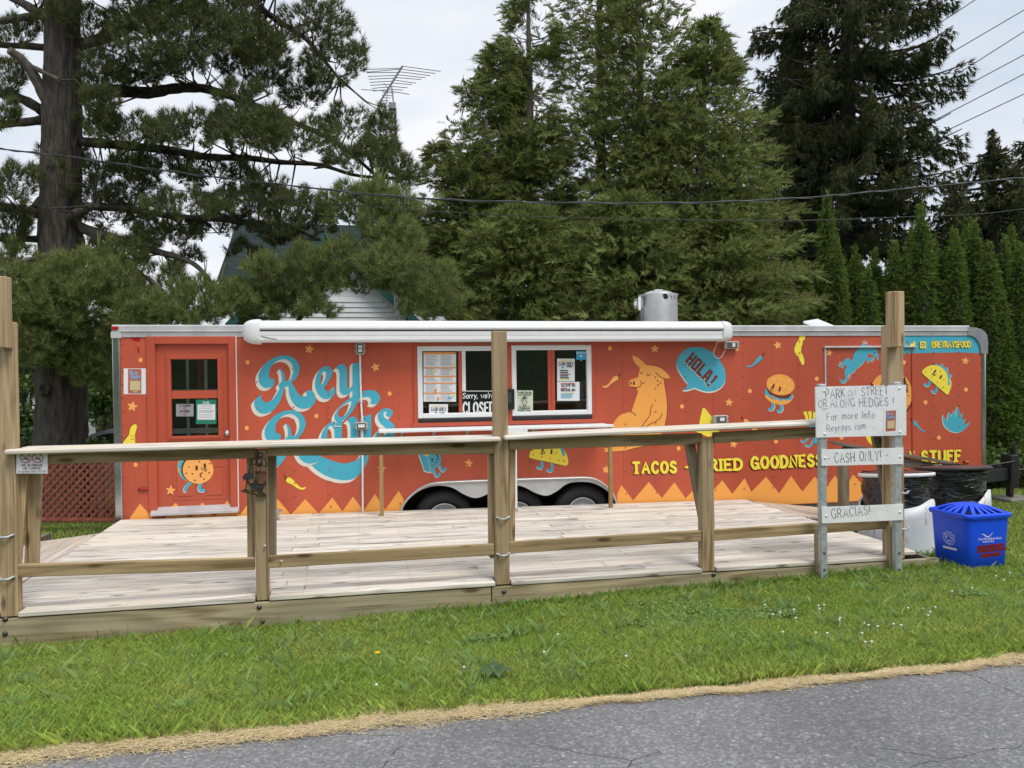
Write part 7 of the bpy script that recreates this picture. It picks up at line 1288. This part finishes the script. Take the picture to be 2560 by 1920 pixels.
# --- spruces: level boughs with hanging curtains
def spruce(label, prof, d, n, trunk, gap, lean=0.):
    ys = np.array([q[1] for q in prof], float); xs_ = np.array([q[0] for q in prof], float); ws = np.array([q[2] for q in prof], float); b = atd(trunk[-1][0], 900, d)
    T_ = empty('spruce_tree', (b[0], b[1], fz(b[0], b[1])), label, 'tree', 'spruces at the right'); mb = MB(); q = [atd(u, v, d) for u, v in trunk]; q[-1] = np.array((q[-1][0], q[-1][1], -1.2)); n_ = len(q); mb.tube(q, [.06 + .26 * i / (n_ - 1) for i in range(n_)], 10); mb.build('trunk', BARK, T_)
    P_, D_, P2, D2 = [], [], [], []; bo = MB(); y = ys[0]
    while y < ys[-1]:
        w_ = float(np.interp(y, ys, ws)); cx = float(np.interp(y, ys, xs_))
        for j in range(7):
            a = RNG.uniform(0, 2 * math.pi); L_ = w_ * RNG.uniform(.65, 1.12) / F * d; c0 = atd(cx, y + RNG.uniform(-14, 14), d); dr = np.array((math.cos(a), math.sin(a), 0)); m_ = max(6, int(L_ * n / 10.)); ts = np.linspace(.05, 1, 9)
            path = lambda t: c0 + dr * L_ * t + np.array((0, 0, 1)) * (-.42 * L_ * t + .36 * L_ * t ** 2.2)
            bo.tube([path(t) for t in ts], [.04 * (1.1 - t) + .006 for t in ts], 5, cap=False)
            t = RNG.uniform(.12, 1, m_) ** .8; sd_ = np.array((-dr[1], dr[0], 0)); p = np.array([path(k) for k in t]) + sd_ * (RNG.normal(0, .16, (m_, 1)) * L_ * (1.1 - t[:, None])); hang = RNG.uniform(0, .55, (m_, 1)) * (.25 + t[:, None]); p[:, 2:] -= hang
            k_ = pnoise(p, 1.3) > gap; p = p[k_]; tt = t[k_]
            dd_ = np.array((0, 0, -1.)) * .9 + dr * .55 + RNG.normal(0, .25, p.shape); s_ = (hang[k_][:, 0] < .12) & (tt > .45)
            P_.append(p[~s_]); D_.append(dd_[~s_]); P2.append(p[s_]); D2.append(dd_[s_] + np.array((0, 0, .9)))
        y += RNG.uniform(26, 40)
    bo.build('boughs', BARK, T_, kind='stuff')
    p, o = np.concatenate(P_), np.concatenate(D_); tri_obj('needle_crown', tufts(p, o, 13, .175, .0135, .8), SPRUCE, T_); p, o = np.concatenate(P2), np.concatenate(D2); tri_obj('needle_crown', tufts(p, o, 12, .15, .012, .9), SPRUCEL, T_)
spruce('tall dark spruce with hanging boughs behind the sign post', [(2110, -420, 110), (2110, -150, 190), (2115, 0, 235), (2120, 150, 250), (2120, 300, 250), (2110, 450, 255), (2100, 620, 250), (2100, 760, 250)], 20., 600, [(2112, -420), (2115, 0), (2120, 300), (2122, 600), (2125, 900)], -.35)
spruce('slimmer dark spruce between the cedars and the tall spruce', [(1985, 40, 20), (1985, 120, 70), (1985, 300, 115), (1985, 500, 140), (1980, 760, 160)], 22., 560, [(1985, 60), (1988, 400), (1990, 900)], -.45)
spruce('lower spruce reaching out to the left at the right edge', [(2480, 335, 10), (2478, 370, 45), (2480, 430, 110), (2480, 500, 190), (2490, 600, 250), (2490, 760, 280)], 19., 520, [(2478, 345), (2480, 600), (2480, 900)], -.4)
spruce('spruce cut by the right edge of the view', [(2640, 200, 20), (2640, 300, 70), (2640, 420, 130), (2640, 600, 170), (2640, 760, 200)], 21., 420, [(2640, 220), (2640, 500), (2640, 900)], -.4)
# --- row of columnar arborvitae: three built, the rest copies
def arbor_mesh(seed):
    r_ = np.random.default_rng(seed); n = 7000; t = 1 - r_.uniform(0, 1, n) ** .6; a = r_.uniform(0, 2 * math.pi, n); return a, t
def arbor_r(a, t, seed): return np.where(t < .1, .86 + t * 1.4, 1 - ((t - .1) / .9) ** 1.35) * (1 + .06 * np.sin(a * 3 + t * 15 + seed) + .05 * np.sin(a * 5 - t * 27) + .05 * np.sin(t * 70 + 3 * np.sin(a * 2 + seed)))
ARB = []
for sd_ in (3, 5, 9):
    a, t = arbor_mesh(sd_); H_, W_ = 4.6, .45; R_ = arbor_r(a, t, sd_) * RNG.uniform(.9, 1.0, len(a)) * np.where(RNG.uniform(0, 1, len(a)) < .04, 1.1, 1.); q = np.stack([np.cos(a) * R_ * W_, np.sin(a) * R_ * W_, t * H_], -1); o = np.stack([np.cos(a), np.sin(a), .45 + 0 * a], -1) + RNG.normal(0, .45, q.shape); o[t > .93] += np.array((0, 0, 1.5))
    v = sprays(q, o, 7, .10, .011, .35); me = bpy.data.meshes.new('foliage'); f = np.arange(len(v)).reshape(-1, 3); me.from_pydata(v.tolist(), [], f.tolist()); me.materials.append(EMER)
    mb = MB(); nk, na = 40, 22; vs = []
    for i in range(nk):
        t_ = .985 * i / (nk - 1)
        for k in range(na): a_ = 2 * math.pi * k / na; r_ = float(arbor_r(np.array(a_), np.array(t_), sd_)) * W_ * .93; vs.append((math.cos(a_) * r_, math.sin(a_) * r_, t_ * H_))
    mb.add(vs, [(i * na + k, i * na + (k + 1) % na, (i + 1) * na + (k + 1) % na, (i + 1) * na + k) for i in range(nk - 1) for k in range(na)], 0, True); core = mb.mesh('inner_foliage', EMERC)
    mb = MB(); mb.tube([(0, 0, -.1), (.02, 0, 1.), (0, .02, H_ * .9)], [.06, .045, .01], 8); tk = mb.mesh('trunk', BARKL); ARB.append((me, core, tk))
ar = [(2017, 695, 15.2, 1), (2067, 487, 16.5, 1), (2089, 602, 15.2, 1), (2137, 629, 15.8, 1), (2170, 675, 15., 1), (2187, 636, 15.6, 1), (2236, 614, 15.2, 1), (2280, 567, 16., 1), (2302, 524, 15., 1.1), (2334, 600, 15.8, .9), (2354, 644, 15., .9), (2385, 583, 14.8, 1.05), (2418, 560, 15.6, 1), (2436, 562, 15., 1.05), (2471, 617, 14.6, 1.1), (2511, 600, 15.4, .95), (2530, 577, 15.8, .9), (2549, 617, 14.6, 1.1), (2600, 590, 15., 1), (1975, 720, 15.6, 1), (2505, 740, 14.5, 1)]
nb = ['leftmost', 'second', 'third', 'fourth', 'fifth', 'sixth', 'seventh', 'eighth', 'ninth', 'tenth', 'eleventh', 'twelfth', 'thirteenth', 'fourteenth', 'fifteenth', 'sixteenth', 'seventeenth', 'eighteenth', 'nineteenth', 'twentieth', 'twenty-first', 'twenty-second']
ar.sort()
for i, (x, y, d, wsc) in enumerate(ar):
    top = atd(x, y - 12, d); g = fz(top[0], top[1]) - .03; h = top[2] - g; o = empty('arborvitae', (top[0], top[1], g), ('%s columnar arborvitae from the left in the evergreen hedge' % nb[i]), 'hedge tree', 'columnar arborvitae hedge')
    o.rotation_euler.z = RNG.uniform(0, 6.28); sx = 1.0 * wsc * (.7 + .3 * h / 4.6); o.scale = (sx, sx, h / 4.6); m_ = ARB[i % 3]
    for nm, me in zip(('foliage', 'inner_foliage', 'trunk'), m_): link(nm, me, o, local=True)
# --- leafy growth behind the pine, far left, and a far wooded band
def leafy(label, cl, d, dens, sz, name='leafy_shrub', cat='shrub', ground=True):
    b = atd(cl[0][0], cl[0][1], d); T_ = empty(name, (b[0], b[1], fz(b[0], b[1])), label, cat); V = []; mb = MB(); g = fz(b[0], b[1])
    for cx, cy, rx_, ry_ in cl:
        n = int(math.pi * rx_ * ry_ * dens); q = rnd(n) * RNG.uniform(.35, 1.05, (n, 1)); c = atd(cx, cy, d); k = d / F; p = c + np.stack([q[:, 0] * rx_ * k, q[:, 1] * (rx_ + ry_) / 2 * k, q[:, 2] * ry_ * k], -1); V.append(leafquads(p[pnoise(p, 3.) > -.45], sz))
        m_ = np.array((b[0] + (c[0] - b[0]) * .3, b[1], (g + c[2]) / 2)); mb.tube([np.array((b[0], b[1], g - .1)), m_, c], [.07, .05, .02], 6)
    mb.build('stem', BARKL, T_); tri_obj('leaves', np.concatenate(V), LEAF, T_, 4)
leafy('leafy maple left of the pine trunk', [(60, 960, 75, 85), (90, 890, 60, 50), (30, 1040, 60, 60), (100, 1050, 40, 50), (20, 880, 70, 60), (60, 760, 110, 70)], 21., .075, .15, 'maple_tree', 'tree')
leafy('leafy sapling right of the pine trunk', [(250, 985, 55, 80), (270, 900, 45, 50), (235, 1010, 40, 30), (300, 940, 60, 80), (330, 860, 60, 60)], 20., .075, .14, 'maple_sapling', 'tree')
leafy('low bush by the left railing post', [(75, 1105, 55, 28), (60, 1085, 30, 20)], 15., .09, .10); leafy('low bush in front of the parked car', [(250, 1106, 26, 9), (232, 1108, 16, 8)], 13.5, .09, .08); leafy('leafy bush beyond the trailer hitch', [(2520, 1150, 45, 35), (2570, 1140, 50, 45), (2490, 1150, 40, 30)], 13.9, .05, .10)
n = 26000; u = RNG.uniform(-900, 3500, n); d = RNG.uniform(34, 46, n); h = (3.6 + 1.6 * np.sin(u * .011) + 1.1 * np.sin(u * .037 + 1)) * RNG.uniform(0, 1, n) ** .7; p = np.array([atd(a, 945, b) for a, b in zip(u, d)]); p[:, 2] = -1 + h
tri_obj('far_woodland', leafquads(p, .75), M('far_leaves', (.05, .085, .025), .7, isl=.35), None, 4, kind='stuff', label='far belt of trees and bushes behind the lawn', category='woodland')

# ================================================================== lawn growth, verge, small flowers
GRASS = M('grass_blades', (.32, .465, .085), .45, isl=.5, trans=.4, col2=(.45, .53, .14), vs=1.3); GRASSL = M('rank_grass', (.23, .36, .075), .5, isl=.40, trans=.4); STRAW = M('dry_straw', (.66, .53, .30), .8, isl=.35); DEAD = M('thatch_blades', (.30, .25, .10), .8, isl=.3)
def blades(x, y, h, w_, lean):
    n = len(x); b = np.stack([x, y, gz(x, y) - .004], -1); a = RNG.uniform(0, 2 * math.pi, n); ld_ = np.stack([np.cos(a), np.sin(a), 0 * a], -1) * (RNG.uniform(.1, 1, n) * lean)[:, None]; f = RNG.uniform(0, 2 * math.pi, n); s_ = np.stack([np.cos(f), np.sin(f), 0 * f], -1) * (w_ * RNG.uniform(.6, 1.3, n))[:, None]; hh = (h * RNG.uniform(.55, 1.25, n))[:, None]; up = np.array((0, 0, 1.))
    v = np.empty((n, 4, 3)); m_ = b + up * hh * .6 + ld_ * hh * .35; v[:, 0] = b - s_ * .6; v[:, 1] = b + s_ * .6; v[:, 2] = b + up * hh * .92 + ld_ * hh; v[:, 3] = m_ - s_ * .4
    return v.reshape(-1, 3)
def scatter(n, x0, x1, y0, y1, dmax):
    x = RNG.uniform(x0, x1, n); y = RNG.uniform(y0, y1, n); d = x * FW[0] + y * FW[1]; u = (x * RT[0] + y * RT[1]) / d; ok = (abs(u) < .72) & (RNG.uniform(0, 1, n) < np.minimum(1, (dmax / d) ** 1.6)); return x[ok], y[ok]
def edge_np(x): return 3.63 + .008 * np.sin(x * 2.1) + .008 * np.sin(x * 5.3 + 1) + .008 * np.sin(x * 11 + 2) + .006 * np.sin(x * 23)
def strip(x): return np.clip(.92 + .5 * np.sin(x * 1.3 + 2) + .35 * np.sin(x * 3.7) + .25 * np.sin(x * 8.9 + 1), .12, 1.7)
def lawn_edge(x): return edge_np(x) + .012 + .062 * strip(x) + .012 * np.sin(x * 13) + .012 * np.sin(x * 29)
x, y = scatter(480000, -3.6, 6.5, 3.7, 5.93, 4.6); k = y > lawn_edge(x) + RNG.normal(0, .03, len(x)); x, y = x[k], y[k]
p3 = np.stack([x, y, 0 * x], -1); hm = .056 + .018 * pnoise(p3, 2.2) + .01 * pnoise(p3 + 3, 6.) + .035 * np.clip((lawn_edge(x) + .35 - y) / .35, 0, 1) * RNG.uniform(.3, 1, len(x)); hm = hm + .022 * np.clip((y - 5.72) / .18, 0, 1) * np.clip((x + .3) / 1.5, 0, 1) - .02 * np.clip((y - 5.6) / .2, 0, 1) * np.clip((.2 - x) / 1.5, 0, 1)
V = blades(x, y, np.maximum(hm, .03), .0025, .8)
x2, y2 = scatter(180000, 4.2, 11.5, 5.6, 11.8, 5.2); k = ~((x2 < 5.0) & (y2 > 5.9)) & ~((y2 > 9.25) & (x2 < 8.65)); x2, y2 = x2[k], y2[k]; V2 = blades(x2, y2, .05 + .012 * pnoise(np.stack([x2, y2, 0 * x2], -1), 3.), .0055, .75)
x3, y3 = scatter(70000, -8, -2.6, 6., 13.5, 5.5); V3 = blades(x3, y3, np.full(len(x3), .055), .006, .7)
np_mesh('lawn_grass', np.concatenate([V, V2, V3]), np.arange((len(x) + len(x2) + len(x3)) * 4).reshape(-1, 4), GRASS, kind='stuff', label='mown green grass of the lawn', category='grass')
x = RNG.uniform(-3.2, 5.1, 9000); y = 5.905 - np.abs(RNG.normal(0, .05, len(x))); k = RNG.uniform(0, 1, len(x)) < (.07 + .93 * np.clip((x - .2) / 1.6, 0, 1)); x, y = x[k], y[k]; xb, yb = RNG.normal(5.05, .12, 250), RNG.normal(6.1, .2, 250); xc, yc = RNG.uniform(4.95, 5.6, 500), RNG.uniform(6.1, 6.65, 500); x, y = np.concatenate([x, xb, xc]), np.concatenate([y, yb, yc]); kk = ~((x < 4.96) & (y > 5.91)); x, y = x[kk], y[kk]
np_mesh('unmown_grass', blades(x, y, .09 + .035 * RNG.uniform(-1, 1, len(x)), .003, .7), np.arange(len(x) * 4).reshape(-1, 4), GRASSL, kind='stuff', label='longer unmown grass along the deck skirt and bins', category='grass')
x, y = scatter(26000, -3.6, 6.5, 3.75, 5.85, 4.6); k = y > lawn_edge(x); x, y = x[k], y[k]; np_mesh('thatch', blades(x, y, np.full(len(x), .034), .003, 1.6), np.arange(len(x) * 4).reshape(-1, 4), DEAD, kind='stuff', label='dry blades among the green grass', category='grass')
# lighter tufts standing above the mown height, and patches of low clover leaves
tx, ty = scatter(420, -3.4, 6.4, 3.85, 5.8, 9.); tx = np.repeat(tx, 16) + RNG.normal(0, .022, len(tx) * 16); ty = np.repeat(ty, 16) + RNG.normal(0, .022, len(ty) * 16); k = (ty > lawn_edge(tx)) & (ty < 5.9); tx, ty = tx[k], ty[k]
np_mesh('grass_tufts', blades(tx, ty, RNG.uniform(.07, .12, len(tx)), .0028, 1.0), np.arange(len(tx) * 4).reshape(-1, 4), M('pale_grass_tufts', (.33, .46, .15), .5, isl=.35, trans=.4), kind='stuff', label='paler taller tufts in the lawn', category='grass')
cx_, cy_ = scatter(60000, -3., 6.4, 4.2, 5.88, 5.); k = pnoise(np.stack([cx_, cy_, 0 * cx_], -1), 1.9) + .5 * pnoise(np.stack([cx_, cy_, 0 * cx_], -1), 5.3) > np.where(cx_ < -.4, 9., .5); cx_, cy_ = cx_[k], cy_[k]; n = len(cx_); cl_ = np.stack([cx_, cy_, gz(cx_, cy_) + RNG.uniform(.035, .06, n)], -1); a = RNG.uniform(0, 6.28, n); u_ = np.stack([np.cos(a), np.sin(a), RNG.normal(0, .3, n)], -1) * .011; v_ = np.stack([-np.sin(a), np.cos(a), RNG.normal(0, .3, n)], -1) * .011
np_mesh('clover_leaves', np.stack([cl_ - u_, cl_ - v_, cl_ + u_, cl_ + v_], 1).reshape(-1, 3), np.arange(n * 4).reshape(-1, 4), M('clover_leaf', (.17, .28, .07), .5, isl=.35, trans=.25), kind='stuff', label='patches of low clover leaves in the lawn', category='clover')
# dry straw verge between asphalt and lawn
vx = np.arange(-5, 8, .05); rows_v = []
for j, o in enumerate((-.03, -.005, .035, .07, .11)):
    rows_v += [(a, float(edge_np(a) + o * (float(strip(a)) if o > 0 else 1) + (.02 * math.sin(a * 17 + j) if 0 < j < 4 else (.012 * math.sin(a * 9) + .012 * math.sin(a * 27) + .01 * math.sin(a * 61)) * (j == 0))), (.0005, .0015, .003, .003, -.012)[j]) for a in vx]
n = len(vx); np_mesh('dry_grass_verge', rows_v, [(j * n + i, j * n + i + 1, (j + 1) * n + i + 1, (j + 1) * n + i) for j in range(4) for i in range(n - 1)], M('straw_litter', (.44, .355, .21), .9, var=.45, vs=45, bump=1., bs=120, stretch=(.4, 1, 1)), kind='structure')
n = 42000; x = RNG.uniform(-2.8, 5.4, n); o = RNG.normal(.035, .04, n) * np.where(RNG.uniform(0, 1, n) < .1, 1.6, 1) * strip(x); y = edge_np(x) + o; k = (o > -.14) & (o < .24); x, y = x[k], y[k]; n = len(x); a = RNG.normal(0, .8, n); dr = np.stack([np.cos(a), np.sin(a), RNG.normal(.015, .05, n)], -1); l = RNG.uniform(.02, .06, (n, 1)); b = np.stack([x, y, .003 + RNG.uniform(0, .008, n)], -1); s_ = np.stack([-np.sin(a), np.cos(a), 0 * a], -1) * .0016
np_mesh('straw', tris(b, b + dr * l, s_), np.arange(n * 3).reshape(-1, 3), STRAW, kind='stuff', label='dry straw littering the edge of the road', category='straw')
# clover heads, dandelion, broad-leaved weed, loose stones
mb = MB(); hd_ = [(2046, 1514), (2049, 1522), (1950, 1531), (1932, 1536), (1957, 1580), (2160, 1558), (2171, 1563), (2234, 1560), (2253, 1563), (2194, 1566), (2155, 1583), (2098, 1550), (2040, 1582), (2068, 1583), (2163, 1605), (2179, 1604), (1565, 1640), (1395, 1586), (1360, 1630), (1160, 1668), (941, 1712), (2308, 1522), (2325, 1530), (2338, 1518), (2320, 1538), (2490, 1440), (2524, 1432), (2510, 1450), (2380, 1478), (2430, 1470), (2060, 1512), (1985, 1524), (2100, 1545), (1912, 1512), (1990, 1545), (2270, 1520)]
for px, py in hd_:
    yg = 5.; p = None
    for it in range(12): p = atz(px, py, float(gz(*(p[:2] if p is not None else (3., 5.)))) + .072)
    mb.tube([p + np.array((0, 0, -.05)), p], .0015, 4); mb.lathe([(0, -.006), (.0065, -.004), (.009, .0), (.006, .005), (0, .008)], p, 8)
mb.build('clover_flowers', M('clover_white', (.72, .70, .64), .7), kind='stuff', label='scattered white clover flower heads in the lawn', category='flowers')
p = atz(944, 1634, -.06); DN = empty('dandelion', tuple(p - np.array((0, 0, .05))), 'single yellow dandelion flower in the lawn', 'flower'); mb = MB(); mb.lathe([(0, .0), (.018, .004), (.02, .01), (.012, .012), (0, .01)], p, 12); mb.build('flower_head', M('dandelion_yellow', (.80, .52, .01), .6), DN); mb = MB(); mb.tube([p - np.array((0, 0, .06)), p], .002, 5); mb.build('stalk', GRASSL, DN)
p = atz(1235, 1703, -.03); WD = empty('broadleaf_weed', tuple(p), 'flat green broadleaf weed in the lawn', 'weed'); WL = M('weed_leaf', (.07, .13, .045), .5, var=.2, vs=30, trans=.2)
for k in range(13):
    a = k * 2.4; l = RNG.uniform(.06, .12); d_ = np.array((math.cos(a), math.sin(a), 0)); s2 = np.array((-d_[1], d_[0], 0)); q = [p + d_ * l * t + s2 * w_ * l + np.array((0, 0, .055 + .03 * math.sin(t * 3))) for t, w_ in ((0, .02), (.35, .2), (.75, .16), (1, 0), (.75, -.16), (.35, -.2), (0, -.02))]; mb = MB(); mb.add(q, [(0, 1, 5, 6), (1, 2, 4, 5), (2, 3, 4)]); mb.build('leaf', WL, WD)
